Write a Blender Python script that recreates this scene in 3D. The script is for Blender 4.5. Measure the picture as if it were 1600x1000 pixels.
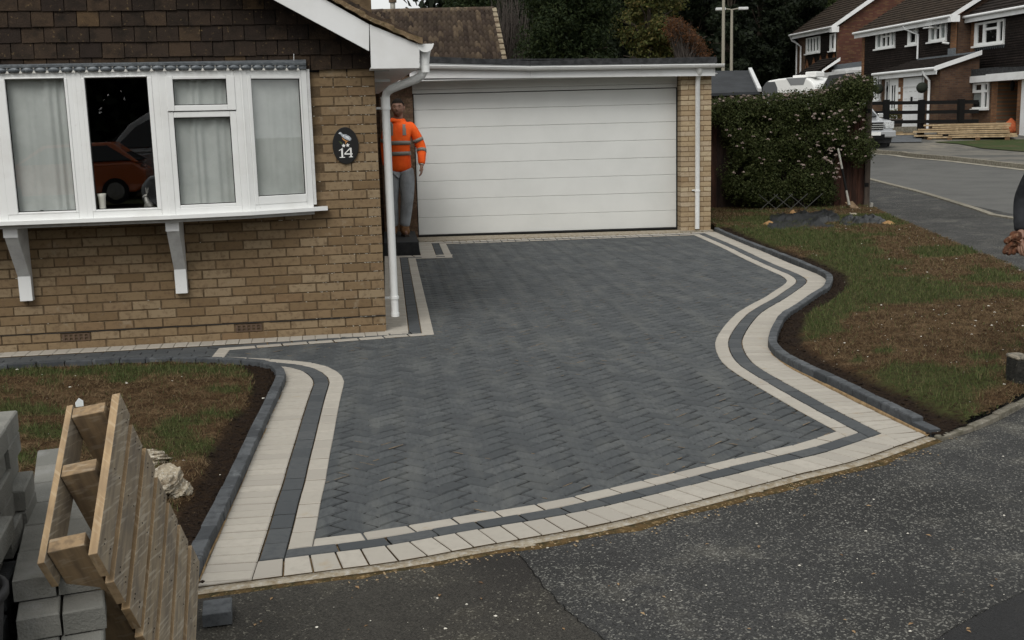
import bpy, math, random
import numpy as np
from mathutils import Vector, Matrix

# ---------------------------------------------------------------- camera, world, sun, exposure
for o in list(bpy.data.objects): bpy.data.objects.remove(o)
SC = bpy.context.scene
COL = SC.collection
R = random.Random(11)
NR = np.random.default_rng(5)
FPX, PITCH, ROLL, YAW, CH = 1724.883, 0.1750, -0.0263, 0.1110, 1.6793
_cy, _sy = math.cos(YAW), math.sin(YAW)
FW = np.array([_sy*math.cos(PITCH), _cy*math.cos(PITCH), -math.sin(PITCH)])
_r0 = np.array([_cy, -_sy, 0.]); _u0 = np.cross(_r0, FW)
RT = math.cos(ROLL)*_r0 + math.sin(ROLL)*_u0
UP = -math.sin(ROLL)*_r0 + math.cos(ROLL)*_u0
CAM = np.array([0, 0, CH])
cd = bpy.data.cameras.new('camera'); cam = bpy.data.objects.new('camera', cd); COL.objects.link(cam)
cam.matrix_world = Matrix(((RT[0], UP[0], -FW[0], 0), (RT[1], UP[1], -FW[1], 0), (RT[2], UP[2], -FW[2], CH), (0, 0, 0, 1)))
cd.sensor_fit = 'HORIZONTAL'; cd.sensor_width = 36; cd.lens = 36*FPX/1600
cd.clip_start = 0.05; cd.clip_end = 2000
SC.camera = cam

SUN_EL, SUN_AZ = math.radians(48), math.radians(205)   # azimuth measured clockwise from +Y
W = bpy.data.worlds.new("World"); SC.world = W; W.use_nodes = True
wn, wl = W.node_tree.nodes, W.node_tree.links
wn.clear()
sky = wn.new('ShaderNodeTexSky'); sky.sky_type = 'NISHITA'; sky.sun_disc = False
sky.sun_elevation = SUN_EL; sky.sun_rotation = SUN_AZ; sky.air_density = 1.0; sky.dust_density = 4.0; sky.ozone_density = 1.0
hs = wn.new('ShaderNodeHueSaturation'); hs.inputs['Saturation'].default_value = 0.16; hs.inputs['Value'].default_value = 1.0
cl = wn.new('ShaderNodeMixRGB'); cl.blend_type = 'MIX'; cl.inputs[0].default_value = .6; cl.inputs[2].default_value = (8.75, 8.9, 8.75, 1)
bg = wn.new('ShaderNodeBackground'); bg.inputs['Strength'].default_value = 0.092
wo = wn.new('ShaderNodeOutputWorld')
wl.new(sky.outputs[0], hs.inputs['Color']); wl.new(hs.outputs[0], cl.inputs[1]); wl.new(cl.outputs[0], bg.inputs[0]); wl.new(bg.outputs[0], wo.inputs[0])
sd = bpy.data.lights.new('sun', 'SUN'); sd.energy = 1.1; sd.angle = math.radians(28); sd.color = (1, .965, .91)
sun = bpy.data.objects.new('sun', sd); COL.objects.link(sun)
_sdv = Vector((math.sin(SUN_AZ)*math.cos(SUN_EL), math.cos(SUN_AZ)*math.cos(SUN_EL), math.sin(SUN_EL)))
sun.rotation_euler = (-_sdv).to_track_quat('-Z', 'Y').to_euler(); sun.location = (0, -5, 12)
vs = SC.view_settings; vs.view_transform = 'Standard'; vs.look = 'None'; vs.gamma = 1; vs.use_curve_mapping = False
vs.exposure = 0.42
SC.render.engine = 'CYCLES'

# ---------------------------------------------------------------- geometry of the place, read off from the photograph's perspective
def ray(px, py): return RT*((px-800)/FPX) + UP*((500-py)/FPX) + FW
def depth_of(x, y): return x*_sy + y*_cy
TD = [0, 18, 29, 38, 42, 47, 62, 400]; TZ = [0, 0, .2, .4, .75, 1.08, 1.8, 6.0]
def T(x, y): return float(np.interp(depth_of(x, y), TD, TZ))
def G(px, py, z=0.):
    d = ray(px, py); return CAM + d*((z-CH)/d[2])
def GT(px, py, off=0.):
    d = ray(px, py); lo = 1.0; t = lo
    while t < 300:
        p = CAM + d*t
        if p[2] <= T(p[0], p[1])+off: break
        t *= 1.01
    a, b = t/1.01, t
    for _ in range(30):
        m = (a+b)/2; p = CAM+d*m
        if p[2] <= T(p[0], p[1])+off: b = m
        else: a = m
    return CAM+d*b
def CAMP(px, py, dep): return CAM + ray(px, py)*dep      # point at a distance along the view axis
class Frame:
    """o origin, u along the wall (to the right), n outward normal, z up"""
    def __init__(s, o, ang):
        s.o = np.array([o[0], o[1], 0.]); a = math.radians(ang); s.ang = a
        s.u = np.array([math.cos(a), math.sin(a), 0]); s.n = np.array([math.sin(a), -math.cos(a), 0])
    def P(s, x, d, z): return s.o + s.u*x + s.n*d + np.array([0, 0, z])
    def L(s, px, py, d=0.):
        r = ray(px, py); t = ((s.o+s.n*d-CAM) @ s.n)/(r @ s.n); q = CAM+r*t
        return (float((q-s.o) @ s.u), float(q[2]))
    def S(s, px, py, x=0.):          # intersection with the plane x = const (side walls): returns d, z
        r = ray(px, py); t = ((s.o+s.u*x-CAM) @ s.u)/(r @ s.u); q = CAM+r*t
        return (float((q-s.o) @ s.n), float(q[2]))

# ---------------------------------------------------------------- objects
ORG = {}
def link(o, parent):
    COL.objects.link(o)
    if parent is not None: o.parent = parent
def thing(name, label, cat, loc=(0, 0, 0), group=None):
    o = bpy.data.objects.new(name, None); o.location = Vector(loc); COL.objects.link(o); o.empty_display_size = .1
    ORG[o.name] = np.array(loc, float)
    if label: o['label'] = label
    if cat: o['category'] = cat
    if group: o['group'] = group
    return o
def struct(name, loc=(0, 0, 0)):
    o = thing(name, None, None, loc); o['kind'] = 'structure'; return o
def tag(o, label, cat, group=None):
    o['label'] = label; o['category'] = cat
    if group: o['group'] = group
    return o
class MB:
    def __init__(s): s.v = []; s.f = []; s.m = []; s.sm = []
    def add(s, vs, fs, mi=0, sm=False):
        b = len(s.v); s.v += [tuple(map(float, p)) for p in vs]
        for f in fs: s.f.append(tuple(i+b for i in f)); s.m.append(mi); s.sm.append(sm)
        return s
    def hexa(s, P, mi=0):    # 8 points: bottom 4 (ccw), top 4
        return s.add(P, [(3, 2, 1, 0), (4, 5, 6, 7), (0, 1, 5, 4), (1, 2, 6, 5), (2, 3, 7, 6), (3, 0, 4, 7)], mi)
    def box(s, lo, hi, mi=0, fr=None):
        x0, y0, z0 = lo; x1, y1, z1 = hi
        P = [(x0, y0, z0), (x1, y0, z0), (x1, y1, z0), (x0, y1, z0), (x0, y0, z1), (x1, y0, z1), (x1, y1, z1), (x0, y1, z1)]
        if fr is not None:   # local (x, d, z): d outward
            P = [fr.P(*p) for p in P]; P = [P[3], P[2], P[1], P[0], P[7], P[6], P[5], P[4]]
        return s.hexa(P, mi)
    def obox(s, c, ax, ay, az, mi=0):   # centre and three half-axis vectors
        c, ax, ay, az = map(np.array, (c, ax, ay, az))
        P = [c+i*ax+j*ay+k*az for k in (-1, 1) for i, j in ((-1, -1), (1, -1), (1, 1), (-1, 1))]
        if np.dot(np.cross(ax, ay), az) < 0: P = [P[i] for i in (3, 2, 1, 0, 7, 6, 5, 4)]
        return s.hexa(P, mi)
    def bar(s, a, b, w, h, up=(0, 0, 1), mi=0):
        a, b = np.array(a, float), np.array(b, float); d = b-a; L = np.linalg.norm(d); d /= L
        x = np.cross(d, up); x /= np.linalg.norm(x); y = np.cross(x, d)
        return s.obox((a+b)/2, d*L/2, x*w/2, y*h/2, mi)
    def prism(s, poly, off, mi=0):      # poly: list of 3d points, extruded by vector off
        n = len(poly); off = np.array(off); P = [np.array(p) for p in poly]; Q = [p+off for p in P]
        fs = [tuple(range(n))[::-1], tuple(range(n, 2*n))]+[(i, (i+1) % n, n+(i+1) % n, n+i) for i in range(n)]
        return s.add(P+Q, fs, mi)
    def tube(s, pts, r, n=10, mi=0, cap=True, rs=None, sm=True):
        pts = [np.array(p, float) for p in pts]; V = []; F_ = []; up = np.array([0.12, 0.93, .35]); prev = None
        for i, p in enumerate(pts):
            t = pts[min(i+1, len(pts)-1)]-pts[max(i-1, 0)]; t = t/(np.linalg.norm(t)+1e-9)
            if prev is None:
                x = np.cross(t, up); 
                if np.linalg.norm(x) < .1: x = np.cross(t, (1, 0, 0))
            else: x = prev-t*np.dot(prev, t)
            x = x/np.linalg.norm(x); prev = x; y = np.cross(t, x); rr = rs[i] if rs else r
            for k in range(n):
                a = 2*math.pi*k/n; V.append(p+x*rr*math.cos(a)+y*rr*math.sin(a))
        for i in range(len(pts)-1):
            for k in range(n):
                k2 = (k+1) % n; F_.append((i*n+k, i*n+k2, (i+1)*n+k2, (i+1)*n+k))
        s.add(V, F_, mi, sm)
        if cap:
            s.add(V[:n], [tuple(range(n))[::-1]], mi, False); s.add(V[-n:], [tuple(range(n))], mi, False)
        return s
    def lathe(s, c, prof, n=16, mi=0, axis=None, sm=True):   # prof: (r, h) along z
        c = np.array(c, float); V = []; F_ = []
        for r_, h in prof:
            for k in range(n):
                a = 2*math.pi*k/n; V.append(c+np.array([r_*math.cos(a), r_*math.sin(a), h]))
        for i in range(len(prof)-1):
            for k in range(n):
                k2 = (k+1) % n; F_.append((i*n+k, i*n+k2, (i+1)*n+k2, (i+1)*n+k))
        return s.add(V, F_, mi, sm)
    def build(s, name, mats, parent=None, bevel=0, kind=None, smooth=False):
        org = ORG.get(parent.name, np.zeros(3)) if parent is not None else np.zeros(3)
        me = bpy.data.meshes.new(name); v = np.array(s.v, float).reshape(-1, 3)-org
        me.from_pydata(v.tolist(), [], s.f)
        if not isinstance(mats, (list, tuple)): mats = [mats]
        for m in mats: me.materials.append(m)
        if len(mats) > 1: me.polygons.foreach_set('material_index', s.m)
        me.polygons.foreach_set('use_smooth', [True]*len(s.f) if smooth else s.sm)
        o = bpy.data.objects.new(name, me); link(o, parent); ORG[o.name] = org
        if bevel:
            md = o.modifiers.new('bevel', 'BEVEL'); md.width = bevel; md.segments = 2; md.limit_method = 'ANGLE'; md.angle_limit = math.radians(40)
        if kind: o['kind'] = kind
        return o
def np_mesh(name, V, Fq, mat, parent=None, kind=None, smooth=False, k=4, col=None):
    """fast mesh: V (n,3), Fq (m,k)"""
    me = bpy.data.meshes.new(name); V = np.asarray(V, np.float32); Fq = np.asarray(Fq, np.int32)
    org = ORG.get(parent.name, np.zeros(3)) if parent is not None else np.zeros(3)
    V = V-org.astype(np.float32)
    me.vertices.add(len(V)); me.vertices.foreach_set('co', V.ravel())
    me.loops.add(Fq.size); me.loops.foreach_set('vertex_index', Fq.ravel())
    me.polygons.add(len(Fq)); me.polygons.foreach_set('loop_start', np.arange(len(Fq), dtype=np.int32)*k)
    me.polygons.foreach_set('loop_total', np.full(len(Fq), k, np.int32))
    if smooth: me.polygons.foreach_set('use_smooth', np.ones(len(Fq), bool))
    if col is not None:
        at = me.color_attributes.new('col', 'FLOAT_COLOR', 'POINT'); at.data.foreach_set('color', np.asarray(col, np.float32).ravel())
    me.update(calc_edges=True); me.materials.append(mat)
    o = bpy.data.objects.new(name, me); link(o, parent); ORG[o.name] = org
    if kind: o['kind'] = kind
    return o
def inst(name, me, parent, M):
    """object sharing mesh me, world matrix given as (3x3 array, position)"""
    o = bpy.data.objects.new(name, me); link(o, parent)
    org = ORG.get(parent.name, np.zeros(3)) if parent is not None else np.zeros(3)
    A, p = M; p = np.array(p)-org
    o.matrix_local = Matrix(((A[0][0], A[0][1], A[0][2], p[0]), (A[1][0], A[1][1], A[1][2], p[1]), (A[2][0], A[2][1], A[2][2], p[2]), (0, 0, 0, 1)))
    return o
def cols(x, y, z): return np.array([x, y, z], float).T

# numpy value noise
_perm = NR.random((256, 256))
def vnoise(x, y, sc=1., oc=3):
    x = np.asarray(x)*sc; y = np.asarray(y)*sc; out = 0; a = 1; tot = 0
    for o in range(oc):
        xi = np.floor(x).astype(int); yi = np.floor(y).astype(int); fx = x-xi; fy = y-yi
        fx = fx*fx*(3-2*fx); fy = fy*fy*(3-2*fy)
        g = lambda i, j: _perm[(xi+i) % 256, (yi+j) % 256]
        out = out + a*((g(0, 0)*(1-fx)+g(1, 0)*fx)*(1-fy)+(g(0, 1)*(1-fx)+g(1, 1)*fx)*fy); tot += a
        a *= .5; x = x*2.03+17.1; y = y*2.03+5.3
    return out/tot

# ---------------------------------------------------------------- materials
def nd(nt, t, **kw):
    n = nt.nodes.new(t)
    for k, v in kw.items():
        if hasattr(n, k): setattr(n, k, v)
        else: n.inputs[k.replace('_', ' ')].default_value = v
    return n
def rgb(c): return (c[0], c[1], c[2], 1)
def mat(name, c, rough=.8, c2=None, ns=8., lo=.4, hi=.6, det=4, var=0., pal=None, bs=0., bst=.3, bd=.003, metal=0., spec=.4,
        c3=None, ns3=1.5, lo3=.5, hi3=.65, stretch=None, attr=None, trans=0., coat=0., tl=0.):
    m = bpy.data.materials.new(name); m.use_nodes = True; nt = m.node_tree; N = nt.nodes; Lk = nt.links
    b = N['Principled BSDF']; b.inputs['Roughness'].default_value = rough; b.inputs['Metallic'].default_value = metal
    b.inputs['Specular IOR Level'].default_value = spec
    if coat: b.inputs['Coat Weight'].default_value = coat; b.inputs['Coat Roughness'].default_value = .08
    geo = nd(nt, 'ShaderNodeNewGeometry'); pos = geo.outputs['Position']
    if stretch is not None:
        mp = nd(nt, 'ShaderNodeVectorMath', operation='MULTIPLY'); Lk.new(pos, mp.inputs[0]); mp.inputs[1].default_value = stretch; pos = mp.outputs[0]
    col = None
    rnd = None
    if pal or var:
        oi = nd(nt, 'ShaderNodeObjectInfo'); ad = nd(nt, 'ShaderNodeMath', operation='ADD'); Lk.new(oi.outputs['Random'], ad.inputs[0]); Lk.new(geo.outputs['Random Per Island'], ad.inputs[1])
        fr = nd(nt, 'ShaderNodeMath', operation='FRACT'); Lk.new(ad.outputs[0], fr.inputs[0]); rnd = fr.outputs[0]
    if pal:
        cr = nd(nt, 'ShaderNodeValToRGB'); cr.color_ramp.interpolation = 'LINEAR'; els = cr.color_ramp.elements
        while len(els) < len(pal): els.new(.5)
        for i, p in enumerate(pal): els[i].position = i/(len(pal)-1); els[i].color = rgb(p)
        Lk.new(rnd, cr.inputs[0]); col = cr.outputs[0]
    elif attr:
        at = nd(nt, 'ShaderNodeAttribute', attribute_name=attr); col = at.outputs['Color']
    def mixin(col, colb, ns_, lo_, hi_, det_):
        nz = nd(nt, 'ShaderNodeTexNoise'); nz.inputs['Scale'].default_value = ns_; nz.inputs['Detail'].default_value = det_; nz.inputs['Roughness'].default_value = .62
        Lk.new(pos, nz.inputs['Vector'])
        mr = nd(nt, 'ShaderNodeMapRange'); mr.inputs[1].default_value = lo_; mr.inputs[2].default_value = hi_; Lk.new(nz.outputs[0], mr.inputs[0])
        mx = nd(nt, 'ShaderNodeMixRGB'); Lk.new(mr.outputs[0], mx.inputs[0])
        if col is None: mx.inputs[1].default_value = rgb(c)
        else: Lk.new(col, mx.inputs[1])
        mx.inputs[2].default_value = rgb(colb); return mx.outputs[0]
    if c2 is not None: col = mixin(col, c2, ns, lo, hi, det)
    if c3 is not None: col = mixin(col, c3, ns3, lo3, hi3, 5)
    if var:
        mr = nd(nt, 'ShaderNodeMapRange'); mr.inputs[3].default_value = 1-var; mr.inputs[4].default_value = 1+var
        wh = nd(nt, 'ShaderNodeTexWhiteNoise', noise_dimensions='1D'); Lk.new(rnd, wh.inputs['W']); Lk.new(wh.outputs[0], mr.inputs[0])
        mx = nd(nt, 'ShaderNodeVectorMath', operation='SCALE')
        if col is None: mx.inputs[0].default_value = c[:3]
        else: Lk.new(col, mx.inputs[0])
        Lk.new(mr.outputs[0], mx.inputs['Scale']); col = mx.outputs[0]
    if col is None: b.inputs['Base Color'].default_value = rgb(c)
    else: Lk.new(col, b.inputs['Base Color'])
    if bs:
        nz = nd(nt, 'ShaderNodeTexNoise'); nz.inputs['Scale'].default_value = bs; nz.inputs['Detail'].default_value = 6; Lk.new(pos, nz.inputs['Vector'])
        bp = nd(nt, 'ShaderNodeBump'); bp.inputs['Strength'].default_value = bst; bp.inputs['Distance'].default_value = bd
        Lk.new(nz.outputs[0], bp.inputs['Height']); Lk.new(bp.outputs[0], b.inputs['Normal'])
    if tl:   # a little light through leaves
        tr = nd(nt, 'ShaderNodeBsdfTranslucent'); ms = nd(nt, 'ShaderNodeMixShader'); ms.inputs[0].default_value = tl
        if col is None: tr.inputs[0].default_value = rgb(c)
        else: Lk.new(col, tr.inputs[0])
        Lk.new(b.outputs[0], ms.inputs[1]); Lk.new(tr.outputs[0], ms.inputs[2]); Lk.new(ms.outputs[0], N['Material Output'].inputs[0])
    return m
def glassmat(name, tint=(.9, .93, .92), base=.06, rough=0.0):
    m = bpy.data.materials.new(name); m.use_nodes = True; nt = m.node_tree; nt.nodes.clear(); Lk = nt.links
    tr = nd(nt, 'ShaderNodeBsdfTransparent'); tr.inputs[0].default_value = rgb(tint)
    gl = nd(nt, 'ShaderNodeBsdfGlossy'); gl.inputs['Roughness'].default_value = rough; gl.inputs[0].default_value = (1, 1, 1, 1)
    fr = nd(nt, 'ShaderNodeFresnel'); gb = nd(nt, 'ShaderNodeNewGeometry'); io = nd(nt, 'ShaderNodeMapRange'); io.inputs[3].default_value = 1.52; io.inputs[4].default_value = 1/1.52; Lk.new(gb.outputs['Backfacing'], io.inputs[0]); Lk.new(io.outputs[0], fr.inputs[0])
    ma = nd(nt, 'ShaderNodeMath', operation='MULTIPLY_ADD'); ma.inputs[1].default_value = 1.5; ma.inputs[2].default_value = base
    Lk.new(fr.outputs[0], ma.inputs[0]); ms = nd(nt, 'ShaderNodeMixShader'); Lk.new(ma.outputs[0], ms.inputs[0])
    Lk.new(tr.outputs[0], ms.inputs[1]); Lk.new(gl.outputs[0], ms.inputs[2])
    o = nd(nt, 'ShaderNodeOutputMaterial'); Lk.new(ms.outputs[0], o.inputs[0]); return m
def brickmat(name, u, bw, bh, c1, c2, mortar, ms=.012, rough=.9, off=.5, bias=0., pal3=None):
    """brick / tile texture on a far wall: u = horizontal direction of the wall"""
    m = bpy.data.materials.new(name); m.use_nodes = True; nt = m.node_tree; Lk = nt.links; b = nt.nodes['Principled BSDF']
    b.inputs['Roughness'].default_value = rough; b.inputs['Specular IOR Level'].default_value = .2
    geo = nd(nt, 'ShaderNodeNewGeometry'); dt = nd(nt, 'ShaderNodeVectorMath', operation='DOT_PRODUCT'); Lk.new(geo.outputs['Position'], dt.inputs[0]); dt.inputs[1].default_value = tuple(u)
    sp = nd(nt, 'ShaderNodeSeparateXYZ'); Lk.new(geo.outputs['Position'], sp.inputs[0])
    cb = nd(nt, 'ShaderNodeCombineXYZ'); Lk.new(dt.outputs['Value'], cb.inputs[0]); Lk.new(sp.outputs[2], cb.inputs[1])
    bt = nd(nt, 'ShaderNodeTexBrick'); Lk.new(cb.outputs[0], bt.inputs['Vector']); bt.inputs['Scale'].default_value = 1
    bt.inputs['Brick Width'].default_value = bw; bt.inputs['Row Height'].default_value = bh; bt.inputs['Mortar Size'].default_value = ms
    bt.inputs['Bias'].default_value = bias; bt.offset = off
    bt.inputs['Color1'].default_value = rgb(c1); bt.inputs['Color2'].default_value = rgb(c2); bt.inputs['Mortar'].default_value = rgb(mortar)
    nz = nd(nt, 'ShaderNodeTexNoise'); nz.inputs['Scale'].default_value = 1.3; nz.inputs['Detail'].default_value = 5; Lk.new(geo.outputs['Position'], nz.inputs['Vector'])
    mr = nd(nt, 'ShaderNodeMapRange'); mr.inputs[1].default_value = .3; mr.inputs[2].default_value = .7; mr.inputs[3].default_value = .72; mr.inputs[4].default_value = 1.2; Lk.new(nz.outputs[0], mr.inputs[0])
    sc = nd(nt, 'ShaderNodeVectorMath', operation='SCALE'); Lk.new(bt.outputs['Color'], sc.inputs[0]); Lk.new(mr.outputs[0], sc.inputs['Scale'])
    Lk.new(sc.outputs[0], b.inputs['Base Color']); return m

M = {}
M['brick'] = mat('buff_brick', (.2, .14, .08), .92, pal=[(.165, .111, .060), (.200, .138, .077), (.22, .157, .090), (.208, .143, .081), (.238, .174, .104), (.262, .198, .123), (.190, .124, .068)],
                 c2=(.13, .088, .052), ns=28, lo=.5, hi=.75, c3=(.28, .23, .165), ns3=9, lo3=.62, hi3=.8, bs=160, bst=.6, bd=.004, spec=.2)
M['brick_l'] = mat('yellow_brick', (.3, .23, .14), .92, pal=[(.30, .22, .135), (.38, .29, .18), (.45, .37, .25), (.27, .19, .11), (.42, .34, .24), (.33, .25, .16)],
                   c2=(.24, .17, .10), ns=26, lo=.5, hi=.8, bs=160, bst=.5, bd=.003, spec=.2)
M['mortar'] = mat('brown_mortar', (.135, .095, .057), .95, c2=(.085, .060, .036), ns=18, lo=.4, hi=.65, c3=(.20, .165, .12), ns3=30, lo3=.62, hi3=.72, bs=120, bst=.8, bd=.004, spec=.1)
M['mortar_l'] = mat('buff_mortar', (.20, .145, .085), .95, c2=(.15, .10, .06), ns=30, spec=.1)
M['crumb'] = mat('pale_mortar_crumbs', (.5, .46, .38), .95, spec=.1, var=.3)
M['upvc'] = mat('white_upvc', (.78, .79, .78), .32, c2=(.68, .68, .66), ns=3, lo=.5, hi=.8, spec=.5, c3=(.5, .48, .44), ns3=14, lo3=.66, hi3=.82)
M['upvc2'] = mat('white_painted_board', (.74, .75, .75), .42, c2=(.64, .64, .63), ns=2.2, lo=.45, hi=.75, spec=.45, c3=(.42, .41, .39), ns3=22, lo3=.72, hi3=.82)
M['bracket'] = mat('pale_grey_bracket_paint', (.60, .61, .60), .5, c2=(.5, .5, .5), ns=8, spec=.4)
M['gasket'] = mat('black_gasket', (.012, .012, .012), .5)
M['glass'] = glassmat('window_glass', tint=(.97, .98, .97), base=.03)
M['glassf'] = glassmat('far_window_glass', tint=(.75, .78, .78), base=.05)
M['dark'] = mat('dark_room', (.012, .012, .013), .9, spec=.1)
M['net'] = mat('net_curtain', (.50, .52, .51), .9, c2=(.43, .45, .44), ns=3, spec=.1)
M['curtain'] = mat('grey_curtain', (.56, .57, .56), .9, c2=(.44, .45, .44), ns=5, stretch=(1, 1, .15), spec=.1)
M['lead'] = mat('lead_flashing', (.115, .13, .145), .55, c2=(.22, .24, .255), ns=22, lo=.4, hi=.7, metal=.25, bs=60, bst=.4, spec=.4)
M['tile'] = mat('dark_brown_wall_tile', (.05, .035, .025), .92, pal=[(.022, .016, .013), (.029, .021, .017), (.040, .028, .020), (.031, .022, .017), (.055, .037, .024), (.037, .026, .019), (.028, .020, .015), (.034, .024, .018), (.030, .022, .017), (.085, .055, .03)],
                c2=(.018, .014, .011), ns=9, lo=.45, hi=.7, c3=(.20, .14, .07), ns3=34, lo3=.62, hi3=.78, bs=90, bst=.7, bd=.006, spec=.15)
M['rooftile'] = mat('weathered_roof_tile', (.10, .07, .05), .93, pal=[(.05, .036, .028), (.075, .052, .037), (.11, .08, .055), (.062, .043, .033), (.16, .12, .08), (.07, .052, .04)],
                    c2=(.03, .024, .02), ns=10, lo=.48, hi=.7, c3=(.17, .155, .11), ns3=28, lo3=.6, hi3=.75, bs=50, bst=.5, bd=.01, spec=.15)
M['pan'] = mat('pan_tile', (.08, .06, .045), .93, pal=[(.030, .022, .018), (.045, .033, .026), (.070, .052, .038), (.034, .025, .020), (.10, .074, .050), (.040, .030, .023), (.055, .041, .031)], c2=(.03, .023, .018), ns=7, lo=.55, hi=.75, spec=.12)
M['verge'] = mat('mossy_verge_tile', (.20, .14, .085), .95, c2=(.10, .075, .04), ns=14, lo=.4, hi=.65, c3=(.30, .24, .16), ns3=30, lo3=.55, hi3=.7, bs=60, bst=.8, bd=.01, spec=.1)
M['felt'] = mat('black_roof_felt', (.020, .021, .022), .85, c2=(.045, .046, .048), ns=12, bs=300, bst=.3, bd=.002, spec=.2)
M['door'] = mat('white_garage_panel', (.66, .67, .65), .42, c2=(.62, .63, .61), ns=2.0, lo=.4, hi=.7, bs=170, bst=.10, bd=.002, spec=.4)
M['rubber'] = mat('black_rubber', (.015, .015, .016), .7)
M['char'] = mat('charcoal_paver', (.07, .076, .08), .85, pal=[(.050, .055, .058), (.063, .069, .072), (.073, .079, .082), (.057, .062, .065), (.086, .092, .094), (.067, .073, .076)],
                c2=(.046, .050, .054), ns=24, lo=.42, hi=.72, c3=(.125, .128, .12), ns3=2.4, lo3=.48, hi3=.92, bs=220, bst=.5, bd=.002, spec=.3, stretch=(2.3, .62, 1))
M['charb'] = mat('charcoal_border_paver', (.075, .082, .088), .85, pal=[(.052, .057, .061), (.066, .071, .074), (.080, .084, .086)],
                 c2=(.05, .056, .061), ns=30, lo=.45, hi=.75, c3=(.16, .14, .10), ns3=3.3, lo3=.66, hi3=.8, bs=220, bst=.4, bd=.002, spec=.3)
M['beige'] = mat('beige_paver', (.36, .325, .27), .88, pal=[(.325, .300, .262), (.375, .348, .302), (.35, .324, .280), (.395, .366, .318)],
                 c2=(.33, .305, .265), ns=22, lo=.45, hi=.75, c3=(.33, .25, .15), ns3=4.5, lo3=.63, hi3=.8, bs=240, bst=.35, bd=.0015, spec=.25)
M['jchar'] = mat('joint_sand_on_charcoal_sides', (.016, .016, .015), .97, c2=(.05, .042, .028), ns=6, lo=.55, hi=.75, spec=.05); M['jbeige'] = mat('joint_sand_on_beige_sides', (.085, .060, .034), .97, c2=(.07, .05, .03), ns=12, spec=.05)
M['sand'] = mat('jointing_sand', (.34, .235, .125), .95, c2=(.22, .15, .08), ns=20, spec=.1, bs=200, bst=.5)
M['sanddark'] = mat('dark_joint_sand', (.014, .014, .013), .95, c2=(.16, .125, .075), ns=1.7, lo=.58, hi=.74, c3=(.02, .02, .02), ns3=14, lo3=.4, hi3=.6, spec=.1)
M['conc'] = mat('rough_concrete_haunch', (.34, .30, .235), .95, c2=(.22, .175, .115), ns=18, lo=.4, hi=.65, c3=(.42, .40, .36), ns3=40, lo3=.5, hi3=.7, bs=90, bst=.9, bd=.008, spec=.1)
M['edging'] = mat('old_concrete_edging', (.24, .22, .18), .95, c2=(.13, .12, .09), ns=14, lo=.4, hi=.65, c3=(.33, .31, .27), ns3=40, lo3=.55, hi3=.7, bs=90, bst=.9, bd=.006, spec=.1, var=.15)
M['kerb'] = mat('charcoal_kerb_block', (.06, .066, .072), .8, pal=[(.042, .046, .050), (.085, .091, .097), (.058, .063, .068), (.074, .080, .085)], c2=(.036, .039, .043), ns=22, lo=.45, hi=.7,
                c3=(.15, .16, .165), ns3=12, lo3=.58, hi3=.8, bs=120, bst=.6, bd=.003, spec=.3)
M['greyblock'] = mat('grey_concrete_block', (.17, .175, .165), .92, pal=[(.155, .153, .138), (.21, .206, .186), (.18, .177, .16)], c2=(.15, .15, .135), ns=9, lo=.42, hi=.7, c3=(.25, .25, .24), ns3=6, lo3=.55, hi3=.75, bs=150, bst=.8, bd=.004, spec=.2)
M['charblock'] = mat('dark_concrete_block', (.045, .047, .048), .92, c2=(.028, .029, .03), ns=14, var=.2, bs=150, bst=.8, bd=.004, spec=.2)
M['wood'] = mat('pallet_wood', (.32, .235, .14), .85, pal=[(.27, .19, .11), (.35, .26, .155), (.22, .165, .105), (.31, .225, .135)], c2=(.14, .115, .09), ns=13, lo=.45, hi=.7, c3=(.44, .37, .27), ns3=34, lo3=.52, hi3=.7, bs=60, bst=.5, bd=.004, spec=.2, stretch=(1, 1, .35))
M['woodend'] = mat('brown_wood_side', (.14, .085, .045), .9, c2=(.09, .055, .03), ns=30, lo=.4, hi=.7, stretch=(1, 1, .4), bs=80, bst=.4, spec=.15)
M['timber'] = mat('fresh_sawn_timber', (.46, .34, .20), .85, pal=[(.40, .29, .17), (.50, .38, .23), (.44, .33, .2), (.34, .25, .15)], c2=(.3, .22, .13), ns=6, spec=.2)
M['fencew'] = mat('dark_brown_fence', (.028, .019, .015), .92, pal=[(.024, .016, .013), (.034, .022, .018), (.028, .019, .015)], c2=(.015, .011, .010), ns=14, stretch=(1, 1, .2), bs=40, bst=.5, spec=.15)
M['fencer'] = mat('russet_fence_board', (.055, .026, .018), .92, c2=(.025, .014, .011), ns=10, stretch=(1, 1, .2), bs=40, bst=.5, spec=.15, var=.25)
M['post'] = mat('weathered_fence_post', (.075, .060, .048), .92, c2=(.045, .036, .03), ns=12, stretch=(1, 1, .25), bs=40, bst=.6, spec=.15)
M['black'] = mat('black_paint', (.005, .005, .005), .7, spec=.15)
M['plaque'] = mat('black_slate_plaque', (.006, .006, .006), .5, spec=.4)
M['whitep'] = mat('white_paint', (.75, .75, .73), .6)
M['step'] = mat('dark_doorstep', (.020, .021, .022), .85, c2=(.034, .035, .036), ns=10, lo=.4, hi=.7, bs=200, bst=.4, spec=.25)
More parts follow.
